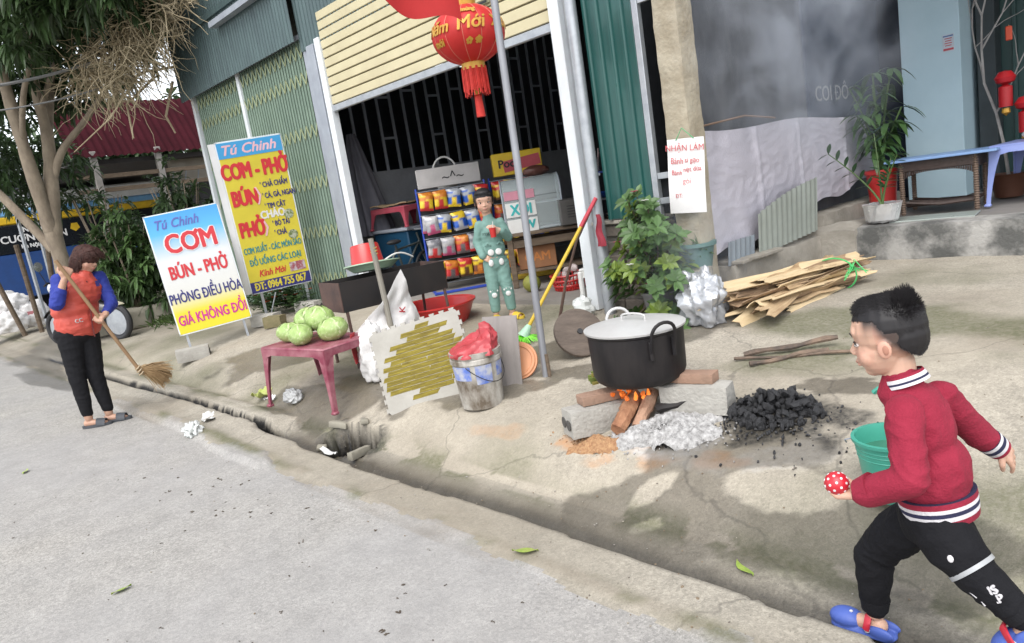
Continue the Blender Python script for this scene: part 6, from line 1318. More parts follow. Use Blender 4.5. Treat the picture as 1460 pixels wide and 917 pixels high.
for s in (-1, 1):
    st = MB().tube([(-.37, s*.22, 1.03), (-.36, s*.30, 1.22)], .007, 6).build('mirror_stalk', M_BLK, mk); MB().lathe([(0, -.012), (.07, -.008), (.075, 0), (0, .004)], 18, rot=(0, R(90), 0), c=(-.35, s*.30, 1.30)).build('mirror', mat('mirror glass', (.75, .77, .78), .12, .8), st)
# ---------------------------------------------------------------- people
def cap_prim(mb, p0, r0, p1, r1, n=14, flat=1., fdir=None):
    p0, p1 = Vector(p0), Vector(p1); ax = p1-p0; l = ax.length; ax = ax.normalized() if l > 1e-6 else Vector((0, 0, 1))
    a = Vector(fdir) if fdir is not None else (Vector((0, 0, 1)) if abs(ax.z) < .9 else Vector((1, 0, 0)))
    u = (a-ax*a.dot(ax)).normalized(); v = ax.cross(u); rings = []
    for t in (-.97, -.75, -.4, 0): rings.append((p0+ax*r0*t, r0*math.sqrt(max(0, 1-t*t))))
    for t in (0, .4, .75, .97): rings.append((p1+ax*r1*t, r1*math.sqrt(max(0, 1-t*t))))
    vs = []; fs = []
    for c, r in rings:
        for j in range(n): g = 2*math.pi*j/n; vs.append(c+u*math.cos(g)*r*flat+v*math.sin(g)*r)
    k = len(rings)
    for i in range(k-1):
        for j in range(n): fs.append((i*n+j, i*n+(j+1) % n, (i+1)*n+(j+1) % n, (i+1)*n+j))
    fs.append(tuple(range(n))[::-1]); fs.append(tuple((k-1)*n+j for j in range(n))); mb.add(vs, fs)
def chain(mb, pts, rs, n=14, **kw):
    for i in range(len(pts)-1): cap_prim(mb, pts[i], rs[i], pts[i+1], rs[i+1], n, **kw)
def basis(F, U):
    F = Vector(F).normalized(); U = Vector(U); U = (U-F*U.dot(F)).normalized(); L = U.cross(F); return F, L, U   # L = the figure's own left
def bx(mb, c, F, L, U, o, r):     # ellipsoid in a local frame
    c = Vector(c)+F*o[0]+L*o[1]+U*o[2]; M_ = Matrix((F, L, U)).transposed(); mb.ell(c, r, 16, 10, rot=M_)
def union(mb, name, m, voxel, it=4, parent=None, fold=0., fsc=18., seed=0., fac=.5):
    o = mb.build(name, m, parent, smooth=None)
    mods(o, [('REMESH', dict(mode='VOXEL', voxel_size=voxel, use_smooth_shade=True)), ('SMOOTH', dict(factor=fac, iterations=it))])
    me = o.data
    if not len(me.materials): me.materials.append(m)
    if fold:
        n = len(me.vertices); nn = np.zeros(n*3, np.float32); me.vertices.foreach_get('normal', nn); nn = nn.reshape(-1, 3)
        for i, v in enumerate(me.vertices):
            p = v.co; q = Vector((p.x*fsc, p.y*fsc, p.z*fsc*1.5))+Vector((seed, seed, 0)); w_ = mnoise.noise(q*.35)*.8
            d = (1-abs(mnoise.noise(q+Vector((w_*3, 0, w_*2)))))**3*.9-.35+.5*mnoise.noise(q*.5)+.25*mnoise.noise(q*2.1)
            v.co = p+Vector(nn[i].tolist())*d*fold
    me.polygons.foreach_set('use_smooth', [True]*len(me.polygons)); return o
def head_prims(mb, c, F, L, U, H, child=True):
    lat = .375 if child else .36
    bx(mb, c, F, L, U, (-.035*H, 0, .11*H), ((.425 if child else .45)*H, lat*H, .39*H))
    bx(mb, c, F, L, U, (.09*H, 0, -.14*H), (.285*H, .31*H, .33*H))
    bx(mb, c, F, L, U, (.19*H, 0, -.385*H), (.115*H, .14*H, .09*H))
    bx(mb, c, F, L, U, (.07*H, 0, -.31*H), (.22*H, .24*H, .15*H))
    for s in (-1, 1):
        bx(mb, c, F, L, U, (.18*H, s*.165*H, -.19*H), (.13*H, .135*H, .14*H))
        bx(mb, c, F, L, U, (-.04*H, s*.37*H, -.075*H), (.085*H, .034*H, .115*H)); bx(mb, c, F, L, U, (-.02*H, s*.345*H, -.10*H), (.055*H, .04*H, .08*H))
        bx(mb, c, F, L, U, (.385*H, s*.035*H, -.165*H), (.035*H, .038*H, .030*H))
    bx(mb, c, F, L, U, (.31*H, 0, .12*H), (.075*H, .23*H, .12*H)); cap_prim(mb, c+F*.345*H+U*.0*H, .024*H, c+F*.415*H-U*.145*H, .034*H)
    bx(mb, c, F, L, U, (.345*H, 0, -.262*H), (.05*H, .09*H, .026*H)); bx(mb, c, F, L, U, (.335*H, 0, -.312*H), (.05*H, .08*H, .028*H)); bx(mb, c, F, L, U, (.31*H, 0, -.24*H), (.06*H, .12*H, .06*H))
def face_parts(par, c, F, L, U, H, mskin, look=0.):
    M_EYEW = mat('eye white', (.60, .57, .54), .3); M_EYED = mat('dark iris', (.012, .009, .008), .2); M_BROW = mat('dark brow', (.03, .022, .018), .8); M_LIP = mat('lip', (.42, .13, .11), .45); M_LID = mat('lash line', (.03, .02, .018), .7)
    for s in (-1, 1):
        rot = Matrix((F, L, U)).transposed()
        e = MB().ell(c+F*.300*H+L*s*.155*H-U*.035*H, (.040*H, .066*H, .027*H), 14, 8, rot=rot).build('eye', M_EYEW, par); MB().ell(c+F*.318*H+L*(s*.152*H+look*H)-U*.037*H, (.030*H, .036*H, .028*H), 12, 8, rot=rot).build('iris', M_EYED, e)
        MB().tube([c+F*(.342-.045*abs(t))*H+L*(s*.155+t*.085)*H+U*(.0-.025*t*t)*H for t in (-1, -.5, 0, .5, 1)], [.004*H, .011*H, .012*H, .011*H, .005*H], 6).build('eyelid', M_LID, e)
        MB().tube([c+F*(.372-.05*abs(t))*H+L*(s*.165+t*.09)*H+U*(.115-.03*t*t)*H for t in (-1, -.5, 0, .5, 1)], [.003*H, .007*H, .008*H, .007*H, .003*H], 6).build('eyebrow', M_BROW, par)
    MB().tube([c+F*(.388-.06*abs(t)**1.5)*H+L*t*.085*H-U*(.285-.010*abs(t))*H for t in (-1, -.6, -.2, .2, .6, 1)], [.003*H, .010*H, .013*H, .013*H, .010*H, .003*H], 8).build('mouth', M_LIP, par)
def hand_prims(mb, w_, d, pn, size, curl=(.5, .6, .5), thumb=1, spread=.12, side=None):
    """w_ wrist, d hand direction, pn palm normal (towards the palm side); thumb=+1/-1 side"""
    d = Vector(d).normalized(); pn = Vector(pn); pn = (pn-d*pn.dot(d)).normalized(); s = d.cross(pn)*thumb     # s points to the thumb side
    pl = .46*size; k0 = Vector(w_)+d*pl
    for t in (-.30, -.10, .10, .30): cap_prim(mb, Vector(w_)+s*t*size*.36+d*.04*size, .115*size, k0+s*t*size*.62, .105*size, 10)
    for i, (t, l) in enumerate(((.33, .42), (.11, .47), (-.11, .44), (-.32, .35))):
        p = k0+s*t*size*.64; dd = (d+s*t*spread*2).normalized(); a = 0; l *= size
        for j, (fr, r) in enumerate(((.45, .085), (.32, .075), (.25, .066))):
            a += curl[j]; v = (dd*math.cos(a)+pn*math.sin(a)).normalized(); q = p+v*l*fr; cap_prim(mb, p, r*size, q, (r-.008)*size, 8); p = q
    b = Vector(w_)+d*.16*size+s*.22*size; v = (d*.6+s*.75+pn*.35).normalized(); q = b+v*.24*size; cap_prim(mb, Vector(w_)+d*.1*size+s*.1*size, .13*size, b, .115*size, 8); cap_prim(mb, b, .11*size, q, .085*size, 8)
    v2 = (d*.85+s*.15+pn*.6).normalized(); cap_prim(mb, q, .085*size, q+v2*.20*size, .068*size, 8)
def band(name, par, c, ax, ud, ra, rb, rows, flare=0.):
    """stacked knitted ring: rows of (height, material)"""
    ax = Vector(ax).normalized(); u = Vector(ud); u = (u-ax*u.dot(ax)).normalized(); v = ax.cross(u); n = 40; mb = MB(); ms = []; z = 0; tot = sum(r[0] for r in rows)
    c = Vector(c)
    def ring(h, k): return [c+ax*h+u*math.cos(2*math.pi*j/n)*ra*k+v*math.sin(2*math.pi*j/n)*rb*k for j in range(n)]
    for h, m in rows:
        if m not in ms: ms.append(m)
        r0 = 1+flare*z/tot+.018*math.sin(math.pi*z/tot); r1 = 1+flare*(z+h)/tot+.018*math.sin(math.pi*(z+h)/tot); A = ring(z, r0); B = ring(z+h, r1)
        mb.add(A+B, [(j, (j+1) % n, n+(j+1) % n, n+j) for j in range(n)], ms.index(m)); z += h
    A = ring(0, 1); A2 = ring(.001, .8); mb.add(A+A2, [(j, n+j, n+(j+1) % n, (j+1) % n) for j in range(n)], 0); A = ring(tot, 1+flare); A2 = ring(tot-.001, .8); mb.add(A+A2, [(j, (j+1) % n, n+(j+1) % n, n+j) for j in range(n)], len(ms)-1)
    return mb.build(name, ms, par, smooth=50)
M_SKINV = vmat('child skin', .5, bump=.03, bscale=90, sub=.12)
M_SKIN = mat('warm child skin', (.56, .345, .25), .5, col2=(.50, .27, .19), nscale=9, nmix=.5, sub=.12, bump=.03, bscale=90)
M_SKINW = mat('warm adult skin', (.46, .27, .19), .5, col2=(.40, .21, .14), nscale=9, nmix=.5, sub=.1, bump=.05, bscale=90)
M_HAIR = mat('black hair', (.009, .008, .009), .5, col2=(.018, .016, .017), nscale=60, nmix=.6, stretch=(1, 1, .2), spec=.35)
M_HAIRB = mat('dark brown hair', (.030, .013, .011), .6, col2=(.055, .023, .018), nscale=50, nmix=.7, spec=.2)
def paint_skin(o, c, F, L, U, H, base, fade=None):
    me = o.data; me.materials.clear(); me.materials.append(M_SKINV); a = me.color_attributes.new('Col', 'FLOAT_COLOR', 'POINT'); b = Vector(base); out = []
    for v in me.vertices:
        q = v.co-c; f, l, u = q.dot(F)/H, q.dot(L)/H, q.dot(U)/H; k = b.copy()
        if q.length < H:
            ch = math.exp(-((abs(l)-.20)**2+(u+.17)**2)/.012)*(f > .1); k = k.lerp(Vector((.60, .26, .20)), .40*ch)
            ea = (abs(l) > .345)*(f < .06)*.35; k = k.lerp(Vector((.55, .24, .18)), ea)
            li = math.exp(-((u+.285)/.035)**2-(l/.09)**2)*(f > .28); k = k.lerp(Vector((.42, .14, .12)), .8*li)
            if fade is not None and (abs(l) < .381 or f < -.14):
                t = max(0, min(1, (u-(fade(f, l)-.22))/.20))*(1 if f < .16 else max(0, 1-(f-.16)/.08)); k = k.lerp(Vector((.035, .028, .026)), .93*t**1.3)
        out += [k.x, k.y, k.z, 1]
    a.data.foreach_set('color', np.array(out, np.float32))
def strands(name, par, pts_dirs, m, r=.0011, seg=4, grav=.0):
    mb = MB()
    for p, d, l in pts_dirs:
        P = [Vector(p)]; d = Vector(d).normalized()
        for i in range(seg): d = (d+Vector((0, 0, -grav))+rvec()*.05).normalized(); P.append(P[-1]+d*l/seg)
        mb.tube(P, [r*(1-.75*i/seg) for i in range(seg+1)], 3, cap=False)
    return tag(mb.build(name, m, par, smooth=80), kind='stuff')
# ------------------------------------------------ running boy
BO = Vector((-.80, 2.12, -.05))
B = lambda x, y, z: Vector((x, y, z))-BO
F, L, U = basis((-1, -.16, -.10), (-.10, 0, 1)); H = .232
hc = B(-.808, 2.10, .976)
sh_l, el_l, wr_l = B(-.740, 2.005, .790), B(-.705, 1.925, .635), B(-.835, 1.925, .568)
sh_r, el_r, wr_r = B(-.705, 2.190, .783), B(-.665, 2.28, .665), B(-.615, 2.35, .585)
hip_r, kn_r, an_r = B(-.755, 2.155, .44), B(-.915, 2.17, .245), B(-.925, 2.17, .035)
hip_l, kn_l, an_l = B(-.690, 2.05, .455), B(-.590, 2.03, .345), B(-.485, 2.03, .245)
pel, che, nek = B(-.715, 2.10, .475), B(-.745, 2.10, .73), B(-.775, 2.10, .868)
mb = MB(); head_prims(mb, hc, F, L, U, H)
cap_prim(mb, nek-Vector((0, 0, .03)), .045, hc-U*.07-F*.018, .043); chain(mb, [pel, B(-.73, 2.10, .6), che], [.075, .072, .075])
chain(mb, [che+Vector((0, -.06, .03)), sh_l, el_l, wr_l], [.04, .04, .03, .021]); chain(mb, [che+Vector((0, .06, .03)), sh_r, el_r, wr_r], [.04, .038, .03, .021])
chain(mb, [pel, hip_r, kn_r, an_r], [.06, .06, .042, .028]); chain(mb, [pel, hip_l, kn_l, an_l], [.06, .06, .042, .028])
toe_r, toe_l = B(-1.02, 2.175, -.022), B(-.515, 2.03, .165)
cap_prim(mb, an_r+Vector((.01, 0, -.045)), .026, toe_r, .024); cap_prim(mb, an_l+Vector((.012, 0, -.02)), .025, toe_l, .023)
hand_prims(mb, wr_l+Vector((-.012, 0, -.004)), (-1, .02, -.12), (.0, -.15, 1), .105, (.75, .75, .6), thumb=1, spread=.2)
hand_prims(mb, wr_r, (.45, .55, -.62), (-.7, .2, -.5), .105, (.25, .35, .3), thumb=-1, spread=.35)
boy = union(mb, 'person', M_SKIN, .0032, 3); boy.location = BO
def hline(f, l):
    return .26-.10*max(0, f-.2) if f > .06 else max(-.30, .26-1.25*(.06-f))
paint_skin(boy, hc, F, L, U, H, (.56, .345, .25), hline)
tag(boy, 'running child in crimson sweater and black joggers holding polka dot ball', 'person', None)
face_parts(boy, hc, F, L, U, H, M_SKIN)
for s in (1, -1): MB().ell(hc-F*.005+L*s*(.402*H)-F*.035*H-U*.075*H, (.035*H, .010*H, .06*H), 10, 8, rot=Matrix((F, L, U)).transposed()).build('ear_hollow', mat('inner ear', (.40, .19, .13), .6), boy)
M_CRIM = mat('crimson knit', (.255, .009, .032), .9, col2=(.20, .007, .025), nscale=14, nmix=.5, bump=.35, bscale=130); M_KW = mat('white knit', (.66, .64, .66), .85, bump=.3, bscale=120); M_KN = mat('navy knit', (.018, .02, .06), .85, bump=.3, bscale=120)
mb = MB(); bx(mb, B(-.71, 2.10, .585), Vector((1, 0, 0)), Vector((0, 1, 0)), Vector((0, 0, 1)), (0, 0, 0), (.100, .110, .125)); bx(mb, B(-.735, 2.10, .70), Vector((1, 0, 0)), Vector((0, 1, 0)), Vector((0, 0, 1)), (0, 0, 0), (.090, .104, .135)); bx(mb, B(-.75, 2.10, .785), Vector((1, 0, 0)), Vector((0, 1, 0)), Vector((0, 0, 1)), (0, 0, 0), (.070, .100, .058))
cap_prim(mb, nek-Vector((0, 0, .05)), .064, nek-Vector((0, 0, .012)), .050)
chain(mb, [che+Vector((0, -.06, .02)), sh_l, (sh_l+el_l)/2, el_l, (el_l+wr_l)/2, wr_l+Vector((.018, 0, .004))], [.052, .049, .048, .047, .045, .041]); chain(mb, [che+Vector((0, .06, .02)), sh_r, el_r, wr_r-Vector((.02, .02, -.022))], [.050, .045, .043, .039])
union(mb, 'sweater', M_CRIM, .0048, 7, boy, fold=.0060, fsc=10, seed=2.)
cax = (nek-B(-.745, 2.10, .75)).normalized(); cax = Vector((-.35, 0, 1)).normalized()
band('collar', boy, B(-.760, 2.10, .845), cax, (1, 0, 0), .060, .062, [(.008, M_KW), (.006, M_KN), (.010, M_KW), (.007, M_CRIM)], flare=-.16)
tax = Vector((-.16, 0, 1)).normalized(); band('hem', boy, B(-.692, 2.10, .463), tax, (1, 0, 0), .095, .106, [(.018, M_CRIM), (.013, M_KW), (.012, M_KN), (.011, M_KW), (.016, M_CRIM)], flare=.06)
band('cuff', boy, wr_l+Vector((-.005, 0, 0)), (wr_l-el_l)*-1, (0, 0, 1), .038, .036, [(.045, M_CRIM)], flare=.25); band('cuff', boy, wr_r+(wr_r-el_r).normalized()*.012, (el_r-wr_r), (0, 0, 1), .034, .034, [(.012, M_CRIM), (.012, M_KW), (.014, M_KN), (.012, M_KW)], flare=.14)
M_JOG = mat('black joggers', (.006, .006, .008), .85, col2=(.011, .011, .013), nscale=8, nmix=.5, bump=.3, bscale=100, spec=.2)
mb = MB(); bx(mb, B(-.712, 2.10, .455), Vector((1, 0, 0)), Vector((0, 1, 0)), Vector((0, 0, 1)), (0, 0, 0), (.096, .106, .09))
chain(mb, [hip_r+Vector((.02, -.01, .0)), (hip_r+kn_r)/2, kn_r, (kn_r+an_r)/2, an_r+Vector((0, 0, .025))], [.075, .070, .058, .050, .041]); chain(mb, [hip_l+Vector((0, .01, .0)), (hip_l+kn_l)/2, kn_l, (kn_l*.45+an_l*.55), an_l+Vector((-.012, 0, .012))], [.080, .074, .058, .047, .038])
union(mb, 'joggers', M_JOG, .0050, 6, boy, fold=.0075, fsc=11, seed=7.)
band('ankle_rib', boy, an_r+Vector((0, 0, .012)), (kn_r-an_r), (1, 0, 0), .040, .040, [(.04, M_JOG)], flare=.12); band('ankle_rib', boy, an_l+(an_l-kn_l).normalized()*-.004, (kn_l-an_l), (0, 1, 0), .039, .039, [(.035, M_JOG)], flare=.1)
lax = (kn_l-hip_l).normalized(); band('reflective_band', boy, kn_l-lax*.012, -lax, (0, 1, 0), .0640, .0640, [(.012, mat('grey tape', (.36, .37, .38), .4))])
cal = (an_l-kn_l).normalized(); up_l = Vector((0, -1, .25)).normalized(); wtx = frame_rot(-up_l.cross(cal)*1.0, cal)
qf = frame_rot(cal.cross(Vector((0, -1, 0))), -cal)
for s, dz, sz in (('WNS', .040, .030), ('MRP', .066, .030)): text(s, sz, M_KW, boy, kn_l+cal*dz+Vector((0, -.051+.10*dz, .006)), frame_rot(Vector((.75, -.0, .45)), Vector((-.45, -.0, .75))), ext=.004, bold=.001)
MB().ell(hip_l.lerp(kn_l, .5)+Vector((.01, -.079, .01)), (.008, .003, .011), 10, 6).build('emblem', M_KW, boy)
# clogs
M_CLOG = mat('blue foam clog', (.07, .12, .42), .55, col2=(.055, .10, .36), nscale=10); M_CRED = mat('red clog strap', (.48, .02, .04), .5)
def clog(heel, toe, par):
    ax = (toe-heel); l = ax.length; f = ax.normalized(); up_ = Vector((0, 0, 1)); up_ = (up_-f*up_.dot(f)).normalized(); s = f.cross(up_); mb = MB()
    cap_prim(mb, heel-up_*.012, .036, toe-up_*.014, .042, 16, flat=.42, fdir=up_); bx(mb, toe, f, s, up_, (-.012, 0, .008), (.058, .042, .034)); bx(mb, heel, f, s, up_, (.012, .026, .004), (.05, .012, .022)); bx(mb, heel, f, s, up_, (.012, -.026, .004), (.05, .012, .022))
    o = union(mb, 'clog', M_CLOG, .003, 3, par)
    for sd in (-1, 1): MB().lathe([(0, .006), (.008, .005), (.010, 0)], 10, rot=frame_rot(f, up_).to_matrix(), c=heel+f*.042+s*sd*.040+up_*.012).build('strap_button', M_KW, o)
    MB().tube([heel+f*.045+s*.040+up_*.012, heel+f*.040+s*.037+up_*.035, heel+f*.042+s*.02+up_*.052, heel+f*.042-s*.02+up_*.052, heel+f*.040-s*.037+up_*.035, heel+f*.045-s*.040+up_*.012], .006, 6, flat=2.).build('strap', M_CRED, o)
    for k in range(4): MB().ell(toe+up_*(.040-.003*k)+f*(-.03+.012*k)+s*(.012*(k % 2)-.006), (.006, .006, .004), 8, 5).build('charm', M_KW, o)
clog(an_r+Vector((.028, 0, -.062)), toe_r+Vector((-.012, 0, -.006)), boy); clog(an_l+Vector((.022, 0, -.034)), toe_l+Vector((-.004, 0, -.01)), boy)
# boy hair
mb = MB(); bx(mb, hc, F, L, U, (-.045*H, 0, .15*H), (.430*H, .378*H, .375*H)); bx(mb, hc, F, L, U, (.01*H, 0, .33*H), (.33*H, .28*H, .19*H)); bx(mb, hc, F, L, U, (-.16*H, 0, .02*H), (.312*H, .34*H, .34*H)); bx(mb, hc, F, L, U, (-.27*H, 0, .36*H), (.12*H, .13*H, .15*H))
hr = union(mb, 'hair', M_HAIR, .0035, 3, boy)
def hline(f, l): 
    return .26-.10*max(0, f-.2) if f > .06 else max(-.30, .26-1.25*(.06-f))
def trim(o, c_, fn):
    bm = bmesh.new(); bm.from_mesh(o.data); kill = []
    for v in bm.verts:
        q = v.co-c_; f, l, u = q.dot(F)/H, q.dot(L)/H, q.dot(U)/H
        if u < fn(f, l)+.025*mnoise.noise(v.co*90): kill.append(v)
    bmesh.ops.delete(bm, geom=kill, context='VERTS'); bm.to_mesh(o.data); bm.free()
trim(hr, hc, hline)
pd = []
for v in hr.data.vertices:
    q = v.co-hc; f, l, u = q.dot(F)/H, q.dot(L)/H, q.dot(U)/H
    if random.random() < .8:
        out = q.normalized(); top = max(0, min(1, (u-.28)/.18)); cr_ = math.exp(-((f+.30)**2+(u-.45)**2*.5)/.02)
        d = out*(.14+.5*cr_)+F*(.55*top-.3*cr_)-U*(.8*(1-top))+U*(.10*top+.7*cr_)+L*(l*.15)-F*.25*(1-top); pd.append((v.co-out*.003, d, (.006+.011*top+.012*cr_)*random.uniform(.7, 1.25)))
strands('hair_strands', boy, pd, M_HAIR, .0011)
# polka dot ball in the hand
bl = thing('polka_ball', 'red ball with white dots held in the running child hand', 'ball', BO+wr_l+Vector((-.066, -.004, .018)))
MB().ell((0, 0, 0), (.034, .034, .034), 24, 16).build('ball_body', mat('red ball', (.52, .02, .035), .35), bl)
mdot = MB().lathe([(0, .0010), (.0036, .0006), (.0042, -.001)], 10).mesh('dot', mat('white dot', (.72, .70, .70), .5))
for k in range(38):
    z = 1-2*(k+.5)/38; r_ = math.sqrt(1-z*z); a = k*2.39996; d = Vector((r_*math.cos(a), r_*math.sin(a), z)); link('dot', mdot, bl, d*.034, d.to_track_quat('Z', 'Y').to_euler())
# green bucket behind the boy
gb = thing('green_bucket', 'sea green plastic bucket with water standing behind running child', 'bucket', gpt(-1.05, 2.72), R(20)); M_GB = mat('sea green plastic', (.06, .34, .25), .42, col2=(.045, .27, .20), nscale=8, nmix=.5, coat=.15)
MB().lathe([(.095, 0), (.10, .006), (.132, .225), (.142, .228), (.143, .240), (.130, .241), (.127, .226), (.097, .014), (0, .012)], 40).build('bucket_body', M_GB, gb)
for z in (.17, .19, .205): MB().tube([((.1275-(.225-z)*.138+.0042)*math.cos(a), (.1275-(.225-z)*.138+.0042)*math.sin(a), z) for a in np.linspace(0, 2*math.pi, 41)[:-1]], .0022, 5, closed=True).build('rib', M_GB, gb)
MB().lathe([(.1205, .175), (0, .176)], 30).build('water', mat('murky water', (.05, .20, .13), .06, spec=.6), gb)
MB().ell((-.02, -.02, .176), (.03, .02, .008), 12, 6, lump=.4).build('sediment', mat('mud clump', (.10, .08, .04), .8), gb)
for s in (-1, 1): MB().tube([(s*.14, 0, .225), (s*.165, .01, .215), (s*.16, .02, .20)], .003, 5).build('handle_hook', M_STEEL, gb)
lad = MB().tube([(0, 0, 0), (.01, .02, .2), (.02, .04, .36)], .005, 6).build('dipper_rod', mat('grey wire', (.3, .3, .3), .5), None, Vector(gpt(-1.05, 2.72))+Vector((-.02, -.01, .05))); tag(lad, 'thin wire dipper rod standing in sea green bucket', 'dipper'); MB().tube([(.02, .04, .35), (-.03, .03, .36), (-.045, .03, .345)], .010, 8).build('green_grip', M_GB, lad)

# ------------------------------------------------ sweeping woman
WO = Vector((-7.50, 1.46, 0))
Wp = lambda x, y, z: Vector((x, y, z))-WO
F, L, U = basis((.78, .58, -.32), (.15, .35, 1)); H = .235
hc = Wp(-7.44, 1.665, 1.505)
pel, wai, che, nek = Wp(-7.52, 1.45, .90), Wp(-7.51, 1.49, 1.06), Wp(-7.48, 1.55, 1.24), Wp(-7.46, 1.60, 1.38)
sh_r, el_r, wr_r = Wp(-7.42, 1.41, 1.355), Wp(-7.33, 1.33, 1.17), Wp(-7.27, 1.425, 1.375)
sh_l, el_l, wr_l = Wp(-7.52, 1.74, 1.315), Wp(-7.41, 1.765, 1.08), Wp(-7.29, 1.665, 1.00)
hip_r, kn_r, an_r = Wp(-7.49, 1.385, .84), Wp(-7.49, 1.36, .47), Wp(-7.52, 1.37, .09)
hip_l, kn_l, an_l = Wp(-7.53, 1.53, .84), Wp(-7.50, 1.51, .47), Wp(-7.50, 1.535, .09)
FT = Vector((.55, .83, 0)).normalized()
mb = MB(); head_prims(mb, hc, F, L, U, H, False); cap_prim(mb, nek, .055, hc-U*.06, .055); chain(mb, [pel, wai, che], [.12, .11, .12])
chain(mb, [che+Vector((.03, -.08, .06)), sh_r, el_r, wr_r], [.06, .05, .042, .026]); chain(mb, [che+Vector((0, .1, .05)), sh_l, el_l, wr_l], [.06, .05, .042, .026])
chain(mb, [pel, hip_r, kn_r, an_r], [.1, .085, .055, .036]); chain(mb, [pel, hip_l, kn_l, an_l], [.1, .085, .055, .036])
for an in (an_r, an_l): cap_prim(mb, an+Vector((0, 0, -.045))-FT*.02, .034, an+FT*.11+Vector((0, 0, -.058)), .026); [cap_prim(mb, an+FT*.10+FT.cross(Vector((0, 0, 1)))*k*.013+Vector((0, 0, -.062)), .012, an+FT*(.145-.006*abs(k))+FT.cross(Vector((0, 0, 1)))*k*.014+Vector((0, 0, -.066)), .010, 8) for k in (-2, -1, 0, 1, 2)]
BT, BB = Wp(-7.25, 1.395, 1.52), Wp(-7.25, 1.81, .45); bd = (BB-BT).normalized()
gr_u = BT+bd*.135; gr_l = BT+bd*.585
hand_prims(mb, wr_r, (gr_u-wr_r)+Vector((-.01, .03, .07)), bd.cross(Vector((0, 0, 1))).normalized()*-1, .16, (1.0, 1.0, .9), thumb=1, spread=.05)
hand_prims(mb, wr_l, (gr_l-wr_l)+Vector((.03, -.05, .0)), Vector((-.3, .0, -1)), .16, (1.0, 1.0, .9), thumb=-1, spread=.05)
wom = union(mb, 'person', M_SKINW, .0055, 3); wom.location = WO; paint_skin(wom, hc, F, L, U, H, (.46, .27, .19))
tag(wom, 'sweeping person in padded red vest and black trousers with long broom', 'person'); face_parts(wom, hc, F, L, U, H, M_SKINW)
M_BLUES = mat('royal blue sleeve', (.018, .035, .26), .8, col2=(.014, .026, .2), nscale=9, bump=.2, bscale=90)
mb = MB(); chain(mb, [che+Vector((.03, -.08, .06)), sh_r, (sh_r+el_r)/2, el_r, el_r.lerp(wr_r, .45)], [.08, .072, .066, .060, .050]); chain(mb, [che+Vector((0, .1, .05)), sh_l, (sh_l+el_l)/2, el_l, el_l.lerp(wr_l, .72)], [.08, .070, .062, .056, .042]); cap_prim(mb, che, .12, wai, .12)
union(mb, 'blue_shirt', M_BLUES, .008, 5, wom, fold=.009, fsc=13, seed=4)
M_VEST = mat('coral red padded vest', (.50, .075, .050), .6, col2=(.42, .055, .04), nscale=6, nmix=.5, bump=.12, bscale=40)
ux, uy, uz = Vector((.8, -.6, 0)), Vector((.6, .8, 0)), Vector((0, 0, 1))     # lateral axis of the shoulders / forward
lat = (sh_l-sh_r); lat.z = 0; lat.normalize(); fwd = Vector((0, 0, 1)).cross(lat)*-1
if fwd.x < 0: fwd = -fwd
mb = MB(); bx(mb, wai, lat, fwd, uz, (0, 0, -.10), (.205, .165, .17)); bx(mb, wai, lat, fwd, uz, (0, 0, .03), (.20, .165, .16)); bx(mb, che, lat, fwd, uz, (0, .0, .0), (.20, .16, .17)); bx(mb, che, lat, fwd, uz, (0, -.02, .09), (.19, .12, .09)); cap_prim(mb, nek-Vector((0, 0, .08)), .10, nek+Vector((.01, .01, -.03)), .08)
vs_ = union(mb, 'padded_vest', M_VEST, .008, 5, wom, fold=.006, fsc=11, seed=9)
for v in vs_.data.vertices:
    z = v.co.z; k = (z*12.5) % 1; d = v.co-Vector((wai.x, wai.y, z)); v.co += d.normalized()*(.0055*math.sin(math.pi*k)-.003)
zp = [wai+fwd*(.158+.006*math.sin(t*5))+lat*.02+Vector((0, 0, -.24+.50*t))+(che-wai)*max(0, t-.3)*.8*Vector((1, 1, 0)).length*0+Vector(((che-wai).x*max(0, t-.2), (che-wai).y*max(0, t-.2), 0)) for t in np.linspace(0, 1, 10)]
MB().tube(zp, .006, 6).build('zip', mat('dark zip', (.16, .03, .03), .5), wom)
text('CC', .05, mat('silver print', (.5, .48, .48), .5), wom, wai+fwd*.178+lat*-.09+Vector((0, 0, -.07)), frame_rot(lat, (0, 0, 1)), ext=.004); MB().box(che+fwd*.158+lat*.09+Vector((0, 0, .04)), (.03, .006, .05), rot=frame_rot(lat, fwd).to_matrix()).build('badge', P_NAVY, wom)
M_TRO = mat('black trousers', (.008, .008, .010), .85, col2=(.014, .014, .016), nscale=7, bump=.2, bscale=90, spec=.2)
mb = MB(); bx(mb, pel, lat, fwd, uz, (0, -.01, -.02), (.185, .155, .13)); chain(mb, [hip_r, (hip_r+kn_r)/2, kn_r, (kn_r+an_r)/2, an_r+Vector((0, 0, .05))], [.105, .090, .071, .062, .049]); chain(mb, [hip_l, (hip_l+kn_l)/2, kn_l, (kn_l+an_l)/2, an_l+Vector((0, 0, .05))], [.105, .090, .071, .062, .049])
union(mb, 'trousers', M_TRO, .008, 5, wom, fold=.006, fsc=8, seed=1)
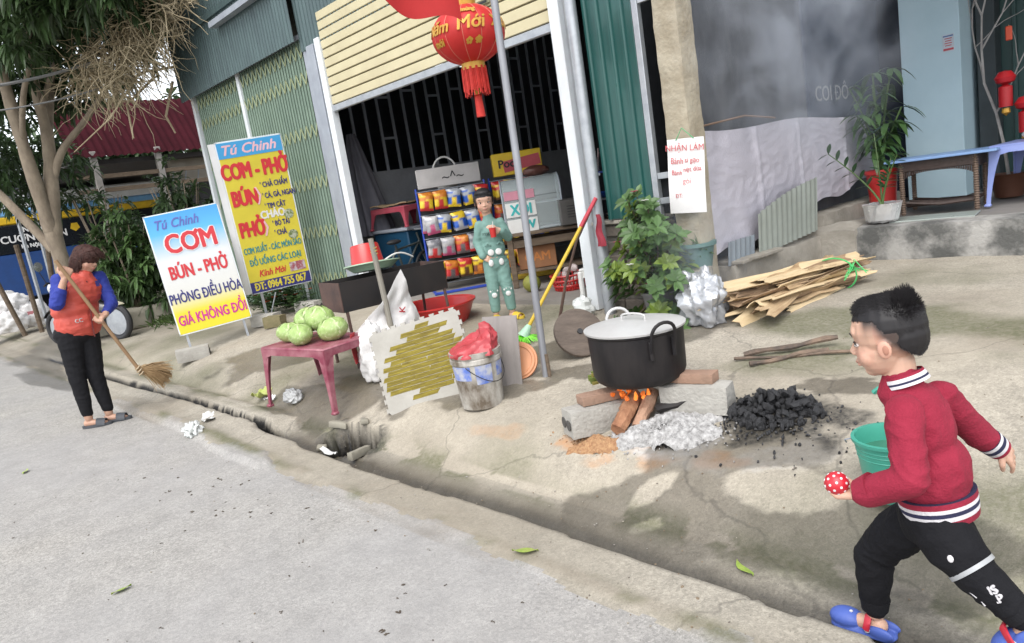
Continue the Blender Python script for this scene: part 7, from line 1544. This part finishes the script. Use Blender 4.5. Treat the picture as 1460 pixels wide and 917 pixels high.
for an in (an_r, an_l):
    rot = frame_rot(FT, Vector((0, 0, 1)).cross(FT)).to_matrix(); sl3 = MB(); P = []
    for a in np.linspace(0, 2*math.pi, 25)[:-1]: P.append((.135*math.cos(a)*(1 if math.cos(a) > 0 else .95), (.048+.006*math.cos(a))*math.sin(a)))
    M4 = Matrix.Translation(an+FT*.055+Vector((0, 0, -.086))) @ rot.to_4x4(); so_ = MB().prism(P, -.002, .022, M=M4).build('slide_sandal', mat('dark grey slide', (.06, .065, .075), .7), wom)
    MB().plate(lambda u, v: M4 @ Vector((.01+.075*v, .052*math.cos(math.pi*u), .016+.052*math.sin(math.pi*u)-.012*v)), 12, 4, .006).build('strap', mat('dark grey slide', (.06, .065, .075), .7), so_)
mb = MB(); bx(mb, hc, F, L, U, (-.06*H, 0, .12*H), (.50*H, .43*H, .44*H)); bx(mb, hc, F, L, U, (-.20*H, 0, -.12*H), (.40*H, .44*H, .42*H)); [bx(mb, hc, F, L, U, (-.20*H, s*.33*H, -.10*H), (.24*H, .12*H, .34*H)) for s in (-1, 1)]; bx(mb, hc, F, L, U, (.20*H, 0, .36*H), (.26*H, .34*H, .16*H))
hr = union(mb, 'hair', M_HAIRB, .006, 4, wom, fold=.008, fsc=30, seed=3); pd = []
for v in hr.data.vertices:
    q = v.co-hc; u = q.dot(U)/H
    f = q.dot(F)/H
    if random.random() < .45 and not (f > .05 and u < .3): out = q.normalized(); top = max(0, u); pd.append((v.co-out*.004, out*.28-Vector((0, 0, 1))*(.9-.5*top)+F*.25*top, random.uniform(.03, .08)))
strands('hair_strands', wom, pd, M_HAIRB, .0016)
# straw broom
br = thing('straw_broom', 'long handled straw broom held by the sweeping person', 'broom', WO); 
MB().tube([BT-bd*.02, BB+bd*.02], .016, 10).build('handle', mat('bamboo handle', (.30, .19, .10), .6, col2=(.22, .13, .07), nscale=8, stretch=(1, 1, .3)), br)
for t in (0, .03, .06): MB().tube([BB+bd*(t-.02)+Vector((.026*math.cos(a), .02*math.sin(a), .015*math.sin(a))) for a in np.linspace(0, 6.28, 13)[:-1]], .008, 5, closed=True).build('binding', mat('straw binding', (.42, .33, .22), .8), br)
mb = MB(); sweep = Vector((-.05, .85, -.55)).normalized()
for k in range(700):
    a = rng.normal(0, .10); b = rng.normal(0, .28); d = (sweep+Vector((a, .3*b, b*.75))).normalized(); p = BB+rvec()*.018; l = random.uniform(.20, .30) if random.random() < .85 else .12
    e = p+d*l; e.z = max(e.z, .012); mb.tube([p, p.lerp(e, .5)+Vector((0, .01, .015)), e], [.004, .0035, .002], 3)
mb.build('bristles', mat('golden straw', (.40, .28, .15), .85, col2=(.28, .18, .09), nscale=20, nmix=.7), br)
# ------------------------------------------------ girl at the shop door
GO = Vector((-4.78, 4.15, float(gz(-4.78, 4.15))+.004)); GF = Vector((.80, -.60, 0)).normalized(); GL = Vector((0, 0, 1)).cross(GF)
def Gp(f, l, u): return GF*f+GL*l+Vector((0, 0, u))
F, L, U = basis(GF+Vector((.08, -.12, -.10)), (0, 0, 1)); H = .205
hc = Gp(.02, -.02, 1.04)
pel, che, nek = Gp(0, 0, .55), Gp(.0, 0, .80), Gp(.0, -.005, .925)
sh_r, el_r, wr_r = Gp(0, -.090, .845), Gp(-.01, -.130, .70), Gp(.06, -.105, .575); sh_l, el_l, wr_l = Gp(0, .090, .845), Gp(.02, .138, .71), Gp(.115, .065, .785)
hip_r, kn_r, an_r = Gp(0, -.048, .50), Gp(.01, -.058, .29), Gp(0, -.065, .07); hip_l, kn_l, an_l = Gp(0, .048, .50), Gp(.02, .062, .29), Gp(.01, .075, .07)
mb = MB(); head_prims(mb, hc, F, L, U, H); cap_prim(mb, nek-Vector((0, 0, .03)), .038, hc-U*.06-F*.01, .038); chain(mb, [pel, Gp(0, 0, .68), che], [.07, .065, .07])
chain(mb, [che+GL*-.05, sh_r, el_r, wr_r], [.04, .036, .028, .02]); chain(mb, [che+GL*.05, sh_l, el_l, wr_l], [.04, .036, .028, .02]); chain(mb, [pel, hip_r, kn_r, an_r], [.06, .055, .038, .026]); chain(mb, [pel, hip_l, kn_l, an_l], [.06, .055, .038, .026])
tF = [(-.12, GF), (.25, GF)]
FTg = [(GF*.95-GL*.15).normalized(), (GF*.8+GL*.6).normalized()]
for an, ft in ((an_r, FTg[0]), (an_l, FTg[1])): cap_prim(mb, an-ft*.012+Vector((0, 0, -.035)), .024, an+ft*.085+Vector((0, 0, -.045)), .020)
hand_prims(mb, wr_l, Gp(.35, -.75, .15), Gp(-.6, -.2, 0), .10, (.7, .7, .6), thumb=1, spread=.15); hand_prims(mb, wr_r, Gp(.2, .7, -.35), Gp(-.8, 0, -.2), .095, (.3, .3, .3), thumb=1)
gir = union(mb, 'person', M_SKIN, .0034, 3); gir.location = GO; paint_skin(gir, hc, F, L, U, H, (.56, .345, .25)); tag(gir, 'small child in sage green tracksuit with white paw patches holding red cup', 'person'); face_parts(gir, hc, F, L, U, H, M_SKIN)
M_SAGE = mat('sage green jersey', (.165, .285, .25), .85, col2=(.135, .24, .21), nscale=10, nmix=.5, bump=.25, bscale=110)
mb = MB(); X = (GL, GF, Vector((0, 0, 1))); bx(mb, Gp(0, 0, .63), *X, (0, 0, 0), (.102, .085, .12)); bx(mb, Gp(0, 0, .74), *X, (0, 0, 0), (.096, .078, .13)); bx(mb, Gp(0, 0, .835), *X, (0, 0, 0), (.095, .058, .055)); cap_prim(mb, nek-Vector((0, 0, .06)), .055, nek-Vector((0, 0, .018)), .043)
chain(mb, [che+GL*-.05, sh_r, el_r, wr_r+Vector((0, 0, .012))], [.045, .040, .040, .034]); chain(mb, [che+GL*.05, sh_l, el_l, wr_l+Gp(-.01, .02, -.012)], [.045, .040, .040, .033])
union(mb, 'sweatshirt', M_SAGE, .006, 6, gir, fold=.004, fsc=13, seed=5); band('waist_rib', gir, Gp(0, 0, .515), (0, 0, 1), GL, .099, .082, [(.04, M_SAGE)], .05)
mb = MB(); bx(mb, Gp(0, 0, .51), *X, (0, 0, 0), (.100, .082, .09)); chain(mb, [hip_r, kn_r, an_r+Vector((0, 0, .04))], [.068, .054, .042]); chain(mb, [hip_l, kn_l, an_l+Vector((0, 0, .04))], [.068, .054, .042]); union(mb, 'trackpants', M_SAGE, .006, 6, gir, fold=.0045, fsc=12, seed=8)
for an, kn in ((an_r, kn_r), (an_l, kn_l)): band('ankle_rib', gir, an+Vector((0, 0, .02)), (kn-an), GL, .040, .040, [(.035, M_SAGE)], .1)
M_PATCH = mat('white fleece patch', (.66, .66, .64), .9, bump=.4, bscale=60)
def patch(c, r, nm='paw_patch'): MB().ell(c, r, 14, 8, rot=Matrix((GF, GL, Vector((0, 0, 1)))).transposed()).build(nm, M_PATCH, gir)
for l, u in ((-.033, .605), (.033, .605)): patch(Gp(.083, l, u), (.008, .028, .028))
for l, u in ((-.045, .515), (.045, .515)): patch(Gp(.080, l, u), (.010, .022, .030))
for kn in (kn_r, kn_l):
    patch(kn+Gp(.047, 0, -.055), (.008, .024, .024)); [patch(kn+Gp(.049-.2*abs(l), l, u), (.006, .008, .009)) for l, u in ((-.03, -.02), (-.011, -.008), (.011, -.008), (.03, -.02))]
for k in (-1, 1): MB().tube([Gp(.080, k*.075, .665), Gp(.086, k*.05, .685), Gp(.086, k*.03, .666)], .008, 6).build('ear_applique', M_SAGE, gir)
text('PYAW', .035, mat('dark print', (.05, .09, .08), .8), gir, Gp(.080, -.03, .765), frame_rot(GL, (0, 0, 1)), ext=.006)
M_YSL = mat('yellow foam slide', (.60, .42, .04), .55)
for an, ft in ((an_r, FTg[0]), (an_l, FTg[1])):
    rot = frame_rot(ft, Vector((0, 0, 1)).cross(ft)).to_matrix(); M4 = Matrix.Translation(an+ft*.035+Vector((0, 0, -.064))) @ rot.to_4x4(); P = [(.10*math.cos(a), (.038+.006*math.cos(a))*math.sin(a)) for a in np.linspace(0, 2*math.pi, 25)[:-1]]
    so_ = MB().prism(P, -.004, .018, M=M4).build('slide_sandal', M_YSL, gir); MB().plate(lambda u, v: M4 @ Vector((.0+.07*v, .042*math.cos(math.pi*u), .012+.042*math.sin(math.pi*u)-.012*v)), 12, 4, .006).build('strap', M_YSL, so_)
mb = MB(); bx(mb, hc, F, L, U, (-.07*H, 0, .13*H), (.47*H, .42*H, .42*H)); bx(mb, hc, F, L, U, (-.16*H, 0, -.05*H), (.37*H, .39*H, .38*H)); bx(mb, hc, F, L, U, (.12*H, 0, .36*H), (.27*H, .33*H, .14*H)); [bx(mb, hc, F, L, U, (.06*H, s*.33*H, .02*H), (.15*H, .07*H, .30*H)) for s in (-1, 1)]; bx(mb, hc, F, L, U, (-.45*H, 0, .25*H), (.16*H, .16*H, .16*H))
hr = union(mb, 'hair', M_HAIR, .004, 3, gir); trim(hr, hc, lambda f, l: .20-.10*abs(l) if (f > .0 and abs(l) < .34) else -.9); pd = []
for v in hr.data.vertices:
    q = v.co-hc; f, l, u = q.dot(F)/H, q.dot(L)/H, q.dot(U)/H
    if random.random() < .5 and u > -.25 and not (f > -.05 and u < .33): out = q.normalized(); pd.append((v.co-out*.003, out*.15-U*(.9)+L*l*.3, random.uniform(.012, .03)*(.45 if f > .15 and u < .34 else 1)))
strands('hair_strands', gir, pd, M_HAIR, .0012)
cu2 = thing('red_cup', 'small red plastic cup held at the chest by child in green', 'cup', GO+wr_l+Gp(.045, -.06, -.02)); MB().lathe([(.022, -.03), (.030, .045), (.032, .045), (.032, .05), (.027, .05), (.02, -.025), (0, -.025)], 18).build('cup_body', M_REDP, cu2)
MB().tube([(0, 0, -.02), (.006, .01, .10)], .003, 6).build('straw', M_WHITEP, cu2)
# ---------------------------------------------------------------- smoke from the fire, drifting to the side wall
def smoke(name, c, r, dens, scale, rot=(0, 0, 0), lo=.42, hi=.75, label=None):
    m = bpy.data.materials.new(name); m.use_nodes = True; n = m.node_tree.nodes; L_ = m.node_tree.links; n.clear()
    out = n.new('ShaderNodeOutputMaterial'); pv = n.new('ShaderNodeVolumePrincipled'); pv.inputs['Color'].default_value = (.62, .67, .76, 1); pv.inputs['Anisotropy'].default_value = .1
    tc = n.new('ShaderNodeTexCoord'); ln_ = n.new('ShaderNodeVectorMath'); ln_.operation = 'LENGTH'; L_.new(tc.outputs['Object'], ln_.inputs[0])
    fo2 = n.new('ShaderNodeMapRange'); fo2.inputs['From Min'].default_value = .15; fo2.inputs['From Max'].default_value = .98; fo2.inputs['To Min'].default_value = 1; fo2.inputs['To Max'].default_value = 0; L_.new(ln_.outputs['Value'], fo2.inputs['Value'])
    nz = n.new('ShaderNodeTexNoise'); nz.inputs['Scale'].default_value = scale; nz.inputs['Detail'].default_value = 4.5; nz.inputs['Distortion'].default_value = .6; L_.new(tc.outputs['Object'], nz.inputs['Vector'])
    nr = n.new('ShaderNodeMapRange'); nr.inputs['From Min'].default_value = lo; nr.inputs['From Max'].default_value = hi; nr.inputs['To Max'].default_value = dens; L_.new(nz.outputs['Fac'], nr.inputs['Value'])
    mu = n.new('ShaderNodeMath'); mu.operation = 'MULTIPLY'; L_.new(nr.outputs[0], mu.inputs[0]); L_.new(fo2.outputs[0], mu.inputs[1]); L_.new(mu.outputs[0], pv.inputs['Density']); L_.new(pv.outputs[0], out.inputs['Volume'])
    o = MB().ell((0, 0, 0), (1, 1, 1), 24, 14).build('smoke', m, None, c, rot); o.scale = r; tag(o, kind='stuff'); return o
smoke('smoke by wall', (-2.45, 5.25, 2.3), (.70, 1.35, 1.1), 1.8, 2.6, lo=.44, hi=.70)
smoke('smoke at bush', (-2.85, 4.25, .95), (.45, .5, .55), 1.4, 2.0)
smoke('smoke over pot', (-2.35, 3.35, .98), (.30, .35, .30), .25, 3.0)
